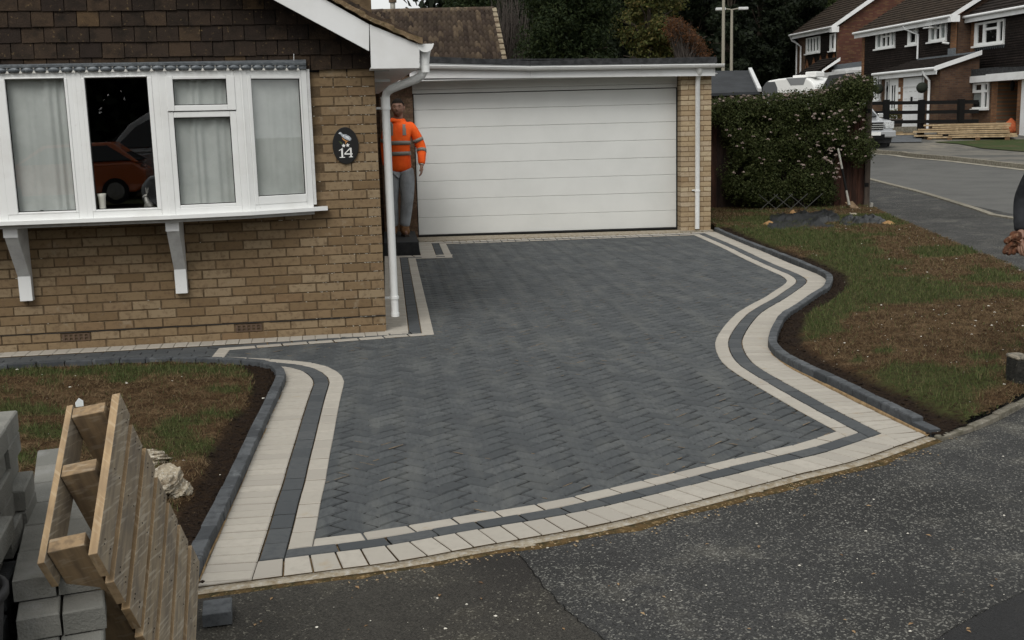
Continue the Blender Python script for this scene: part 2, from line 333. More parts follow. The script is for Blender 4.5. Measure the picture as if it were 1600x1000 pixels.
def tarmac(name, base, fleck, famt=.66, patch=(.09, .08, .06), dark=(.02, .02, .021)):
    m = bpy.data.materials.new(name); m.use_nodes = True; nt = m.node_tree; Lk = nt.links; b = nt.nodes['Principled BSDF']
    b.inputs['Roughness'].default_value = .9; b.inputs['Specular IOR Level'].default_value = .25
    geo = nd(nt, 'ShaderNodeNewGeometry'); pos = geo.outputs['Position']
    v = nd(nt, 'ShaderNodeTexVoronoi'); v.inputs['Scale'].default_value = 150; Lk.new(pos, v.inputs['Vector'])
    sp = nd(nt, 'ShaderNodeSeparateXYZ'); Lk.new(v.outputs['Color'], sp.inputs[0])
    n1 = nd(nt, 'ShaderNodeTexNoise'); n1.inputs['Scale'].default_value = 2.3; n1.inputs['Detail'].default_value = 6; n1.inputs['Roughness'].default_value = .65; Lk.new(pos, n1.inputs['Vector'])
    n2 = nd(nt, 'ShaderNodeTexNoise'); n2.inputs['Scale'].default_value = .7; n2.inputs['Detail'].default_value = 5; Lk.new(pos, n2.inputs['Vector'])
    n3 = nd(nt, 'ShaderNodeTexNoise'); n3.inputs['Scale'].default_value = 60; n3.inputs['Detail'].default_value = 3; Lk.new(pos, n3.inputs['Vector'])
    # grain brightness
    gr = nd(nt, 'ShaderNodeMapRange'); gr.inputs[3].default_value = .62; gr.inputs[4].default_value = 1.45; Lk.new(sp.outputs[1], gr.inputs[0])
    bc = nd(nt, 'ShaderNodeVectorMath', operation='SCALE'); bc.inputs[0].default_value = base; Lk.new(gr.outputs[0], bc.inputs['Scale'])
    def mix(fac, a, colr):
        mx = nd(nt, 'ShaderNodeMixRGB'); Lk.new(fac, mx.inputs[0]); Lk.new(a, mx.inputs[1]); mx.inputs[2].default_value = rgb(colr); return mx.outputs[0]
    def rngn(src, a, b_, lo=0., hi=1.):
        r_ = nd(nt, 'ShaderNodeMapRange'); r_.inputs[1].default_value = a; r_.inputs[2].default_value = b_; r_.inputs[3].default_value = lo; r_.inputs[4].default_value = hi; Lk.new(src, r_.inputs[0]); return r_.outputs[0]
    c = mix(rngn(n1.outputs[0], .52, .78, 0, .7), bc.outputs[0], patch)
    c = mix(rngn(n2.outputs[0], .47, .62, 0, .85), c, dark)
    th = rngn(n1.outputs[0], .35, .7, famt+.28, famt)
    gt = nd(nt, 'ShaderNodeMath', operation='GREATER_THAN'); Lk.new(sp.outputs[0], gt.inputs[0]); Lk.new(th, gt.inputs[1])
    ml = nd(nt, 'ShaderNodeMath', operation='MULTIPLY'); Lk.new(gt.outputs[0], ml.inputs[0]); Lk.new(rngn(n3.outputs[0], .35, .65), ml.inputs[1])
    c = mix(ml.outputs[0], c, fleck)
    Lk.new(c, b.inputs['Base Color'])
    bp = nd(nt, 'ShaderNodeBump'); bp.inputs['Strength'].default_value = .9; bp.inputs['Distance'].default_value = .006
    Lk.new(v.outputs['Distance'], bp.inputs['Height']); Lk.new(bp.outputs[0], b.inputs['Normal']); return m
M['tarmac'] = tarmac('worn_tarmac', (.040, .040, .039), (.23, .225, .20), famt=.67, patch=(.135, .127, .104), dark=(.026, .026, .025))
M['tarmacold'] = tarmac('old_brown_tarmac', (.042, .039, .033), (.17, .16, .13), famt=.78, patch=(.085, .076, .056), dark=(.022, .020, .018))
M['tarmacdk'] = tarmac('dark_tarmac', (.032, .032, .032), (.13, .13, .12), famt=.88, patch=(.06, .055, .045))
M['roadm'] = mat('grey_road_asphalt', (.105, .104, .098), .92, c2=(.08, .08, .076), ns=1.2, lo=.4, hi=.65, c3=(.14, .138, .13), ns3=60, lo3=.5, hi3=.7, bs=120, bst=.5, bd=.005, spec=.2)
M['pavem'] = mat('far_pavement', (.15, .14, .12), .92, c2=(.085, .084, .078), ns=.9, lo=.42, hi=.6, c3=(.24, .215, .17), ns3=.7, lo3=.58, hi3=.72, spec=.2)
M['lawnm'] = mat('lawn_earth', (.1, .07, .04), .97, attr='col', c2=(.030, .019, .011), ns=26, lo=.45, hi=.68, c3=(.30, .24, .16), ns3=55, lo3=.66, hi3=.76, bs=45, bst=1.0, bd=.04, spec=.05)
M['grass'] = mat('grass_blades', (.05, .08, .02), .75, pal=[(.032, .052, .016), (.052, .078, .022), (.072, .100, .030), (.095, .115, .042), (.15, .14, .065), (.040, .060, .018)], spec=.15, tl=.25)
M['dry'] = mat('dry_grass', (.15, .10, .05), .9, pal=[(.06, .038, .02), (.10, .066, .034), (.14, .095, .05), (.19, .14, .08), (.08, .05, .027)], spec=.1, tl=.15)
M['soil'] = mat('dark_soil', (.03, .021, .016), .97, c2=(.016, .012, .010), ns=30, bs=70, bst=1, bd=.02, spec=.05)
M['flint'] = mat('white_flint', (.62, .59, .52), .8, var=.25, spec=.3)
M['rock'] = mat('pale_flinty_lump', (.36, .31, .23), .95, c2=(.16, .125, .085), ns=30, lo=.42, hi=.6, c3=(.52, .48, .40), ns3=60, lo3=.5, hi3=.65, bs=50, bst=1, bd=.02, spec=.2)
M['tarp'] = mat('black_plastic_sheet', (.006, .0065, .007), .5, c2=(.010, .011, .012), ns=6, spec=.4, bs=20, bst=.4, bd=.01)
M['silver'] = mat('silver_paint', (.42, .43, .44), .3, metal=.6, spec=.5, coat=.5)
M['orange'] = mat('orange_car_paint', (.45, .10, .02), .3, spec=.5, coat=.6)
M['chrome'] = mat('chrome', (.7, .7, .7), .12, metal=1)
M['carglass'] = mat('car_glass', (.01, .012, .014), .05, spec=.6)
M['lampglass'] = mat('headlamp_glass', (.6, .62, .62), .12, c2=(.3, .31, .32), ns=22, spec=.7)
M['tyre'] = mat('tyre', (.012, .012, .013), .85)
M['steel'] = mat('galvanised_steel', (.36, .35, .31), .6, metal=.3, c2=(.28, .27, .24), ns=12)
M['bark'] = mat('bark', (.06, .045, .032), .95, c2=(.03, .024, .018), ns=9, bs=30, bst=.8, bd=.02)
M['twig'] = mat('bare_twigs', (.055, .045, .038), .95, var=.3)
def woodmat(name, axis, side, pal, streak, pale, rough=.85):
    m = bpy.data.materials.new(name); m.use_nodes = True; nt = m.node_tree; Lk = nt.links; b = nt.nodes['Principled BSDF']; b.inputs['Roughness'].default_value = rough; b.inputs['Specular IOR Level'].default_value = .2
    geo = nd(nt, 'ShaderNodeNewGeometry'); pos = geo.outputs['Position']
    def dot(v): n = nd(nt, 'ShaderNodeVectorMath', operation='DOT_PRODUCT'); Lk.new(pos, n.inputs[0]); n.inputs[1].default_value = tuple(v); return n.outputs['Value']
    a, s_ = np.array(axis), np.array(side); third = np.cross(a, s_)
    def co(v1, v2, v3): c = nd(nt, 'ShaderNodeCombineXYZ'); [Lk.new(dot(v), c.inputs[i]) for i, v in enumerate((v1, v2, v3))]; return c.outputs[0]
    def noise(vec, sc, det, lo, hi): n = nd(nt, 'ShaderNodeTexNoise'); n.inputs['Scale'].default_value = sc; n.inputs['Detail'].default_value = det; Lk.new(vec, n.inputs['Vector']); r_ = nd(nt, 'ShaderNodeMapRange'); r_.inputs[1].default_value = lo; r_.inputs[2].default_value = hi; Lk.new(n.outputs[0], r_.inputs[0]); return r_.outputs[0], n.outputs[0]
    ad = nd(nt, 'ShaderNodeObjectInfo'); cr = nd(nt, 'ShaderNodeValToRGB'); els = cr.color_ramp.elements
    while len(els) < len(pal): els.new(.5)
    for i, p in enumerate(pal): els[i].position = i/(len(pal)-1); els[i].color = rgb(p)
    Lk.new(ad.outputs['Random'], cr.inputs[0]); col = cr.outputs[0]
    grain, gv = noise(co(a*.12, s_, third), 55, 5, .40, .66); saw, _ = noise(co((a*.75+s_)*1.0, (a-s_*.75)*.06, third*.2), 85, 2, .54, .64); blot, _ = noise(pos, 11, 5, .46, .68)
    for fac, c_, k in ((grain, streak, .6), (saw, pale, .5), (blot, (streak[0]*.8, streak[1]*.85, streak[2]*1.0), .38)):
        mu = nd(nt, 'ShaderNodeMath', operation='MULTIPLY'); Lk.new(fac, mu.inputs[0]); mu.inputs[1].default_value = k; mx = nd(nt, 'ShaderNodeMixRGB'); Lk.new(mu.outputs[0], mx.inputs[0]); Lk.new(col, mx.inputs[1]); mx.inputs[2].default_value = rgb(c_); col = mx.outputs[0]
    Lk.new(col, b.inputs['Base Color']); bp = nd(nt, 'ShaderNodeBump'); bp.inputs['Strength'].default_value = .6; bp.inputs['Distance'].default_value = .003; Lk.new(gv, bp.inputs['Height']); Lk.new(bp.outputs[0], b.inputs['Normal']); return m
def leafm(name, pal, tl=.3): return mat(name, pal[0], .7, pal=pal, spec=.2, tl=tl)
M['l_dark'] = leafm('dark_evergreen_leaves', [(.007, .011, .006), (.012, .018, .008), (.018, .026, .011), (.009, .014, .007)])
M['l_con'] = leafm('conifer_sprays', [(.010, .018, .007), (.018, .030, .010), (.032, .045, .014), (.014, .024, .008), (.048, .062, .020)])
M['l_yel'] = leafm('yellowing_leaves', [(.045, .058, .014), (.075, .085, .022), (.11, .10, .03), (.035, .048, .012), (.15, .11, .035)])
M['l_dkaut'] = leafm('dark_russet_leaves', [(.035, .022, .010), (.06, .03, .012), (.022, .020, .008), (.09, .04, .015)])
M['l_mid'] = leafm('green_leaves', [(.028, .042, .012), (.045, .06, .018), (.06, .078, .024), (.034, .05, .014)])
M['l_aut'] = leafm('orange_autumn_leaves', [(.08, .036, .016), (.13, .055, .020), (.055, .027, .013), (.10, .045, .02)])
M['l_shrub'] = leafm('shrub_leaves', [(.020, .030, .009), (.038, .052, .014), (.060, .074, .022), (.028, .040, .011), (.090, .10, .036), (.014, .020, .007)])
M['flower'] = mat('faded_flower_heads', (.5, .42, .38), .9, pal=[(.20, .15, .13), (.32, .25, .22), (.44, .37, .33), (.26, .19, .16)], spec=.1, tl=.2)
# ---------------------------------------------------------------- ground, road, footpath
UZ2 = np.array([0, 0, 1.])
def inpoly(x, y, poly):
    x = np.asarray(x); y = np.asarray(y); c = np.zeros(x.shape, bool); n = len(poly)
    for i in range(n):
        x1, y1 = poly[i][0], poly[i][1]; x2, y2 = poly[(i+1) % n][0], poly[(i+1) % n][1]
        if y1 == y2: continue
        k = ((y1 > y) != (y2 > y)) & (x < (x2-x1)*(y-y1)/(y2-y1)+x1); c ^= k
    return c
def polydist(x, y, line):
    d = np.full(np.shape(x), 1e9)
    for a, b in zip(line[:-1], line[1:]):
        ax, ay = a[0], a[1]; dx, dy = b[0]-ax, b[1]-ay; L2 = dx*dx+dy*dy+1e-12
        t = np.clip(((x-ax)*dx+(y-ay)*dy)/L2, 0, 1); d = np.minimum(d, np.hypot(x-ax-t*dx, y-ay-t*dy))
    return d
def smooth(pts, step=.03):
    """Catmull-Rom through 2d/3d points, resampled at about `step`"""
    P = [np.array(p, float) for p in pts]; P = [2*P[0]-P[1]]+P+[2*P[-1]-P[-2]]; out = []
    for i in range(1, len(P)-2):
        a, b, c, d = P[i-1:i+3]; n = max(2, int(np.linalg.norm(c-b)/step))
        for k in range(n):
            t = k/n; out.append(.5*((2*b)+(c-a)*t+(2*a-5*b+4*c-d)*t*t+(3*b-a-3*c+d)*t**3))
    out.append(P[-2]); return out
def Tn(x, y): return np.interp(x*_sy+y*_cy, TD, TZ)
def drape(name, left, right, mat_, off, n=60, m=14):
    """sheet between two polylines (same param), laid on the terrain"""
    def rs(l, n):
        l = np.array(l)[:, :2]; s = np.r_[0, np.cumsum(np.linalg.norm(np.diff(l, axis=0), axis=1))]; t = np.linspace(0, s[-1], n)
        return np.c_[np.interp(t, s, l[:, 0]), np.interp(t, s, l[:, 1])]
    A, B = rs(left, n), rs(right, n); V = []
    for i in range(n):
        for j in range(m):
            p = A[i]+(B[i]-A[i])*j/(m-1); V.append((p[0], p[1], Tn(p[0], p[1])+off))
    Fq = [(i*m+j, (i+1)*m+j, (i+1)*m+j+1, i*m+j+1) for i in range(n-1) for j in range(m-1)]
    Fq = np.array(Fq); V = np.array(V)
    e1 = V[Fq[0][1]]-V[Fq[0][0]]; e2 = V[Fq[0][3]]-V[Fq[0][0]]
    if np.cross(e1, e2)[2] < 0: Fq = Fq[:, ::-1]
    o = np_mesh(name, V, Fq, mat_); o['kind'] = 'structure'; return o
# base ground out to the horizon
gx = np.concatenate([np.linspace(-400, -40, 13), np.linspace(-30, 60, 46), np.linspace(80, 500, 15)])
gy = np.concatenate([np.linspace(-200, -30, 8), np.linspace(-25, 90, 58), np.linspace(110, 600, 14)])
GX, GY = np.meshgrid(gx, gy, indexing='ij'); GZ = Tn(GX, GY)-.10
V = np.c_[GX.ravel(), GY.ravel(), GZ.ravel()]; ny = len(gy); idx = np.arange(len(gx)*ny).reshape(len(gx), ny)
Fq = np.stack([idx[:-1, :-1], idx[1:, :-1], idx[1:, 1:], idx[:-1, 1:]], -1).reshape(-1, 4)
M['farground'] = mat('rough_grass_ground', (.045, .055, .022), .95, c2=(.07, .055, .03), ns=.6, spec=.1)
o = np_mesh('ground', V, Fq, M['farground']); o['kind'] = 'structure'

# kerb lines of the side road
Nk = [GT(*p) for p in ((1357, 278), (1400, 289), (1444, 300), (1488, 313), (1532, 326.5), (1578, 340))]
Fk = [GT(*p) for p in ((1360, 237.5), (1400, 241), (1428, 245), (1488, 250), (1532, 255), (1598, 262.7))]
def extend(l, a, b):
    l = [np.array(p)[:2] for p in l]; d0 = l[0]-l[1]; d0 /= np.linalg.norm(d0); d1 = l[-1]-l[-2]; d1 /= np.linalg.norm(d1)
    return [l[0]+d0*a]+l+[l[-1]+d1*b]
Nk = extend(Nk, 26, 10); 
NkE = Nk[:-1]+[Nk[-2]+np.array([0.0, -3.0]), np.array([7.2, 5.0]), np.array([4.8, 1.8]), np.array([-2, -.6]), np.array([-30, -3.])]
Fk = extend(Fk, 22, 6); 
FkE = Fk+[np.array([19.0, 14.]), np.array([17.0, 4.]), np.array([12, -3.]), np.array([0, -6.5]), np.array([-30, -9.])]
road = drape('road', NkE, FkE, M['roadm'], -.03, n=120, m=16)
# footpath tarmac: one sheet round the corner, between the plots and the road kerb
foot_in = [np.array(p) for p in ((-30, 9.), (-12, 9.), (-6, 8.7), (-2, 8.), (1, 8.), (4, 9.), (5.5, 12.), (6.5, 16.), (9, 26), (16, 48))]
foot_out = [Nk[-1-0]*0+np.array([-30, -3.]), np.array([-12, -1.6]), np.array([-2, -.6]), np.array([1.5, .3]), np.array([4.8, 1.8]), np.array([6.8, 4.5]), Nk[-2]+np.array([.02, -3.]), Nk[4], Nk[2], Nk[1], Nk[0]]
drape('footpath', foot_in, foot_out, M['tarmac'], -.012, n=140, m=40)
# old browner strip of tarmac in front of the drive (cut by a straight trench edge) and a darker patch
def patch(name, pts, mat_, z, sub=10):
    P = [G(*p) for p in pts]; m_ = MB(); m_.add([(p[0], p[1], z) for p in P], [tuple(range(len(P)))]); o = m_.build(name, mat_)
    me = o.data
    if me.polygons[0].normal.z < 0: me.flip_normals()
    o['kind'] = 'structure'; return o
patch('footpath_old_patch', [(250, 985), (322, 918), (480, 905), (640, 880), (795, 850), (812, 862), (842, 905), (880, 945), (915, 975), (960, 1010), (1000, 1050), (200, 1180)], M['tarmacold'], -.008)
patch('footpath_dark_patch', [(1446, 1006), (1500, 972), (1545, 948), (1610, 918), (1660, 900), (1800, 1100), (1480, 1180)], M['tarmacdk'], -.008)
M['crack'] = mat('tarmac_seam', (.012, .012, .011), .95, spec=.05)
def seam_line(pts, w):
    L_ = [G(*p) for p in pts]; V = []; n_ = 70; s = np.linspace(0, 1, n_); P_ = np.array([[np.interp(t, np.linspace(0, 1, len(L_)), [p[i] for p in L_]) for i in (0, 1)] for t in s])
    P_ += (vnoise(s*40, s*0+3, 1, 2)[:, None]-.5)*.022
    for p, t in zip(P_, s): ww = w*(.4+1.2*float(vnoise(np.array([t*60]), np.array([7.]), 1, 2)[0])); V += [(p[0]-ww, p[1], -.0055), (p[0]+ww, p[1]+ww*.3, -.0055)]
    m_ = MB(); m_.add(V, [(2*i, 2*i+1, 2*i+3, 2*i+2) for i in range(n_-1)]); o = m_.build('footpath_seam', M['crack']); o['kind'] = 'structure'
seam_line([(798, 858), (812, 864), (842, 905), (880, 945), (915, 975), (960, 1010), (1000, 1050)], .0018); seam_line([(1446, 1006), (1500, 972), (1545, 948), (1610, 918)], .0025)
def curb_run(name, line, w, h, mat_, step=.9, z0=-.08, gap=.008, side=1, rad=None, jit=0.):
    """concrete kerb stones along a line: returns structure with one child per stone"""
    L = smooth([np.array(p)[:2] for p in line], .1); s = np.r_[0, np.cumsum([np.linalg.norm(b-a) for a, b in zip(L[:-1], L[1:])])]; L = np.array(L)
    root = struct(name, (L[0][0], L[0][1], Tn(*L[0])))
    t = 0; k = 0
    while t+step < s[-1]:
        a = np.array([np.interp(t+gap/2, s, L[:, i]) for i in (0, 1)]); b = np.array([np.interp(t+step-gap/2, s, L[:, i]) for i in (0, 1)])
        d = b-a; d /= np.linalg.norm(d); nn = np.array([-d[1], d[0]])*side*w
        P = []
        hj = R.uniform(-jit, jit)
        for dz in (z0, h+hj):
            for q in (a, b, b+nn, a+nn): P.append((q[0], q[1], Tn(q[0], q[1])+dz))
        if side < 0: P = [P[i] for i in (3, 2, 1, 0, 7, 6, 5, 4)]
        m_ = MB().hexa(P); m_.build('kerb_stone', mat_, root, bevel=.006); t += step; k += 1
    return root
curb_run('near_kerb', Nk[1:-1]+[Nk[-2]+np.array([.3, -1.0])], .12, .012, M['edging'], .9, side=-1)
M['wline'] = mat('pale_kerb_edge', (.34, .32, .26), .9, c2=(.2, .18, .14), ns=5)
FkT = [p for p in Fk if True]
curb_run('far_kerb', Fk, .13, .10, M['edging'], .9, side=1)
drape('road_channel', [np.array(p)+np.array([-.28, -.02]) for p in Fk], [np.array(p)+np.array([-.02, 0]) for p in Fk], M['wline'], -.018, n=60, m=2)
# far pavement, verge grass and block drives in front of the houses
Vg0 = [GT(*p) for p in ((1362, 231), (1400, 233), (1440, 236), (1500, 243), (1600, 247.5))]
Vg1 = [GT(*p) for p in ((1362, 222), (1400, 224), (1436, 224.5), (1500, 230), (1600, 236))]
Fk_far = [np.array(p)+np.array([.12, .02]) for p in Fk]
far_out = [p+np.array([16, 2.]) for p in Fk_far]
drape('far_pavement', Fk_far, far_out, M['pavem'], .06, n=80, m=24)
M['farlawn'] = mat('far_verge_grass', (.042, .058, .022), .95, c2=(.08, .062, .035), ns=1.4, lo=.5, hi=.7, spec=.1)
M['fardrive'] = mat('far_block_drive', (.11, .118, .128), .9, c2=(.09, .095, .10), ns=5, spec=.2)
gl = [GT(*p, off=.075) for p in ((1462, 222.5), (1500, 225), (1530, 231), (1600, 237))]
gu = [GT(*p, off=.075) for p in ((1462, 221.8), (1500, 220.5), (1530, 219.5), (1600, 218))]
drape('far_verge', [p[:2] for p in gl]+[gl[-1][:2]+np.array([1.2, -3.])], [p[:2] for p in gu]+[gu[-1][:2]+np.array([1.4, -3.])], M['farlawn'], .085, n=30, m=12)
dl = [GT(*p, off=.075) for p in ((1362, 222), (1395, 223), (1440, 222.3))]; du = [GT(*p, off=.075) for p in ((1362, 209), (1395, 211), (1440, 213))]
drape('far_drive', [p[:2] for p in dl], [p[:2] for p in du], M['fardrive'], .09, n=20, m=12)

# ---------------------------------------------------------------- the block paved drive
AN = .86                                   # the drive falls slightly, so blocks laid on it measure this much in plan along Y
def w2s(p): return np.array([p[0], p[1]/AN])
def s2w(p): return np.array([p[0], p[1]*AN])
def gl2(l, z=0.): return [G(x, y, z)[:2] for x, y in l]
imL = [(492, 842.5), (498, 812), (504, 778), (510, 752), (514, 726), (518, 704), (522.5, 680), (527, 654), (532, 628), (536, 610), (538.5, 601), (538, 593), (532, 585), (516, 575), (490, 568), (456, 564), (420, 561.4), (385, 559.8), (351, 558.6)]
imR = [(1084, 367.5), (1125, 386), (1170, 408.5), (1200, 422), (1218, 430), (1227.5, 436.5), (1228.5, 441), (1222, 447), (1208, 456), (1192.5, 466), (1170, 478), (1152, 489), (1138, 502), (1125, 518), (1117.5, 532), (1117, 544), (1122, 558), (1134, 573), (1162, 592), (1209, 620), (1250, 644), (1307, 675)]
imF = [(1307, 675), (1237, 697), (1150, 716.5), (1080, 733.5), (1010, 750.5), (935, 768), (866, 783.5), (800, 795), (729, 806.5), (660, 818), (585, 831), (492, 842.5)]
sides = {
 'left': smooth([w2s(p) for p in gl2(imL)], .03), 'tip': [w2s(p) for p in gl2([(351, 558.6), (360, 547)])],
 'house': [w2s(p) for p in gl2([(360, 547), (679, 523)])], 'wallside': [w2s(p) for p in gl2([(679, 523), (650, 404.5)])],
 'stepfront': [w2s(p) for p in gl2([(650, 404.5), (708, 403)])], 'stepside': [w2s(p) for p in gl2([(708, 403), (697.5, 381.5)])],
 'garage': [w2s(p) for p in gl2([(697.5, 381.5), (1084, 367.5)])], 'right': smooth([w2s(p) for p in gl2(imR)], .03), 'front': smooth([w2s(p) for p in gl2(imF)], .03)}
order = ['left', 'tip', 'house', 'wallside', 'stepfront', 'stepside', 'garage', 'right', 'front']
def dens(l, st=.03):
    out = []
    for a, b in zip(l[:-1], l[1:]):
        n = max(1, int(np.linalg.norm(b-a)/st))
        out += [a+(b-a)*k/n for k in range(n)]
    return out+[l[-1]]
ring = []; spans = {}
for k in order:
    l = dens(sides[k]); a = len(ring); ring += l[:-1]; spans[k] = (a, len(ring))
ring = np.array(ring); n_r = len(ring)
nxt = np.roll(ring, -1, 0)-ring; nxt /= np.linalg.norm(nxt, axis=1)[:, None]; prv = np.roll(nxt, 1, 0)
area = .5*np.sum(ring[:, 0]*np.roll(ring[:, 1], -1)-np.roll(ring[:, 0], -1)*ring[:, 1]); sg = 1 if area > 0 else -1
nn = np.c_[nxt[:, 1], -nxt[:, 0]]*sg; pn = np.c_[prv[:, 1], -prv[:, 0]]*sg
mit = nn+pn; mit /= np.linalg.norm(mit, axis=1)[:, None]; cosh_ = np.clip((mit*nn).sum(1), .35, 1); mit = mit/cosh_[:, None]
# smooth the offset direction of the inner vertices so that curves fan out evenly
corner = [spans[k][0] for k in order]
def offs(w): return ring+mit*w
def block_mesh(q, z0, z1, ch=.004, jit=.0):
    """q: 4 plan points (ccw); chamfered block, world coordinates"""
    q = [np.array(p) for p in q]; c = sum(q)/4; V = []
    for p in q: V.append((*p, z0))
    for p in q: V.append((*p, z1-ch))
    tl = [R.uniform(-jit, jit) for _ in range(2)]
    for p in q:
        d = c-p; L = np.linalg.norm(d); e = p+d*min(.5, ch*1.4/L); V.append((*e, z1+(e-c)@np.array(tl)))
    F_ = [(8, 9, 10, 11)]+[(i, (i+1) % 4, 4+(i+1) % 4, 4+i) for i in range(4)]+[(4+i, 4+(i+1) % 4, 8+(i+1) % 4, 8+i) for i in range(4)]
    return V, F_
blocks = {'light': [], 'dark': [], 'edge': []}
def cut_ring(side, w0, w1, L, out, start=0.):
    a, b = spans[side]; ii = [(i % n_r) for i in range(a, b+1)]
    I, O = offs(w0)[ii], offs(w1)[ii]
    if side in ('left', 'right', 'front'):
        def isect(p, d, q, e): t = np.linalg.solve(np.array([d, -e]).T, q-p); return p+d*t[0]
        fa, fb = spans['front']; w = w1-w0
        # corner with the front run: near-left = start of 'left', near-right = end of 'right'
        for (sd2, at0) in (('left', True), ('right', False)):
            a2, b2 = spans[sd2]; i0 = a2 if at0 else b2 % n_r; j1 = (i0+1) % n_r if at0 else (i0-1) % n_r; k1 = (i0-1) % n_r if at0 else (i0+1) % n_r
            ds = ring[j1]-ring[i0]; ds = ds/np.linalg.norm(ds); df = ring[k1]-ring[i0]; df = df/np.linalg.norm(df)
            ns_ = np.array([ds[1], -ds[0]]); ns_ = ns_ if ns_@mit[i0] > 0 else -ns_; nf = np.array([df[1], -df[0]]); nf = nf if nf@mit[i0] > 0 else -nf
            X = isect(ring[i0]+ns_*w0, ds, ring[i0]+nf*w1, df)
            if side == sd2:
                seg = [X+(I[0 if at0 else -1]-X)*t for t in np.linspace(0, 1, 8)[:-1]]; so = [p+ns_*w for p in seg]; Om = O[0 if at0 else -1].copy()
                if at0: I = np.array(seg+list(I)); O = np.array(so+[O[1]-ds*np.linalg.norm(I[8]-I[7])]+list(O[1:]))
                else: I = np.array(list(I)+seg[::-1]); O = np.array(list(O[:-1])+[O[-2]-ds*np.linalg.norm(ring[i0]-ring[j1])]+so[::-1])
                g1_ = so[0]; wedge = [X, Om, g1_] if np.linalg.norm(Om-g1_) > .012 else None
                if wedge is not None and (Om-g1_)@(-ds) > 0:
                    q = [s2w(p) for p in (X, Om, g1_+(-ds)*.004, X+(-ds)*.004+ns_*.01)]; ar = sum(q[i][0]*q[(i+1) % 4][1]-q[(i+1) % 4][0]*q[i][1] for i in range(4)); out.append(q if ar > 0 else q[::-1])
                elif wedge is not None:      # the last blocks are cut back to the front line
                    O[:8] if at0 else O[-8:]
                    for m__ in range(len(O)):
                        if (O[m__]-(ring[i0]+nf*w1))@nf > 0: O[m__] = isect(O[m__], ds, ring[i0]+nf*w1, df)
            elif side == 'front':
                if at0: O[-1] = X
                else: O[0] = X
    mid = (I+O)/2
    # arclength measured on the inner line
    s = np.r_[0, np.cumsum(np.linalg.norm(np.diff((I if side in ('left', 'right') else I), axis=0), axis=1))]
    n = max(1, round(s[-1]/L)); g = .0048 if side == 'front' else .0075
    for k in range(n):
        t0, t1 = s[-1]*k/n+g*.5, s[-1]*(k+1)/n-g*.5
        f = lambda A, t: np.array([np.interp(t, s, A[:, 0]), np.interp(t, s, A[:, 1])])
        if k == 0: t0 = 0
        if k == n-1: t1 = s[-1]
        q = [f(I, t0), f(I, t1), f(O, t1), f(O, t0)]
        c = sum(q)/4; q = [c+(p-c)*(1-.002/np.linalg.norm(p-c)) for p in q]
        q = [s2w(p) for p in q]
        ar = sum(q[i][0]*q[(i+1) % 4][1]-q[(i+1) % 4][0]*q[i][1] for i in range(4))
        if ar < 0: q = q[::-1]
        if abs(ar)/2 < .0008: continue
        out.append(q)
for sd_ in order:
    cut_ring(sd_, .003, .102, .203, blocks['light'])
    if sd_ != 'tip': cut_ring(sd_, .106, .204, .203, blocks['dark'])
    if sd_ not in ('tip', 'house'): cut_ring(sd_, .208, .408, .1015, blocks['edge'])
HF = Frame(G(604, 518), 3.0)               # front wall of the bungalow
# soldier row along the house wall, running left out of the picture
for k in range(46):
    x1 = .12-k*.1015; q = [HF.P(x, d, 0)[:2] for x, d in ((x1-.099, .19), (x1, .19), (x1, .01), (x1-.099, .01))]
    blocks['edge'].append(q)
drive = struct('driveway', (1.4, 8, 0))
border = struct('driveway_border', (1.4, 5, 0))
def addblk(m_, V1, F1):
    m_.add(V1, [F1[0]]+F1[5:], 0); b_ = len(m_.v)-len(V1)
    for f in F1[1:5]: m_.f.append(tuple(j+b_ for j in f)); m_.m.append(1); m_.sm.append(False)
def lay(blk, nm, mat_, root, zt, lim=290):
    blk = sorted(blk, key=lambda q: np.hypot(*(sum(q)/4)))
    mj = MB(); mj2 = M['jbeige'] if mat_ is M['beige'] else M['jchar']
    for i, q in enumerate(blk):
        V1, F1 = block_mesh(q, -.05, zt+R.uniform(-.0012, .0012), jit=.01)
        m_ = MB() if i < lim else mj; addblk(m_, V1, F1)
        if i < lim: m_.build(nm, [mat_, mj2], root)
    if mj.v: mj.build(nm, [mat_, mj2], root, kind='stuff')
lay(blocks['light'], 'beige_stretcher_block', M['beige'], border, .0055)
lay(blocks['dark'], 'charcoal_stretcher_block', M['charb'], border, .0055)
lay(blocks['edge'], 'beige_edge_block', M['beige'], border, .006)
# herringbone field
poly_s = [tuple(p) for p in ring]; inner = poly_s
wide = [tuple(p) for p in offs(.10)]
half = math.sqrt(.5); LB, WB = .202, .101
e1 = np.array([half, half]); e2 = np.array([-half, half])
cand = []
x0, y0 = ring.min(0)-.3; x1, y1 = ring.max(0)+.3
N_ = int(max(x1-x0, y1-y0)/WB*1.2)
org = np.array([(x0+x1)/2, (y0+y1)/2])
for i in range(-N_, N_):
    for j in range(-N_, N_):
        # 90 degree herringbone on a unit grid: cells with (i-j)%4==0 hold a block along e1, ==2... along e2
        r = (i-j) % 4
        if r == 0: c = org+(e1*(i+1)+e2*(j+.5))*WB; a = 0
        elif r == 3: c = org+(e1*(i+.5)+e2*(j+1))*WB; a = 1     # vertical block covers (i,j),(i,j+1)
        else: continue
        cand.append((c[0], c[1], a))
cand = np.array(cand)
ca, sa = e1, e2
def corners(c, a):
    A, B = (e1, e2) if a == 0 else (e2, e1)
    return [c+A*sx*(LB/2)+B*sy*(WB/2) for sx, sy in ((-1, -1), (1, -1), (1, 1), (-1, 1))]
keep = inpoly(cand[:, 0], cand[:, 1], wide); keep_in = np.zeros(len(cand), bool)
Cw = np.array([corners(c[:2], c[2]) for c in cand[keep]])
okall = np.ones(len(Cw), bool); anyin = np.zeros(len(Cw), bool)
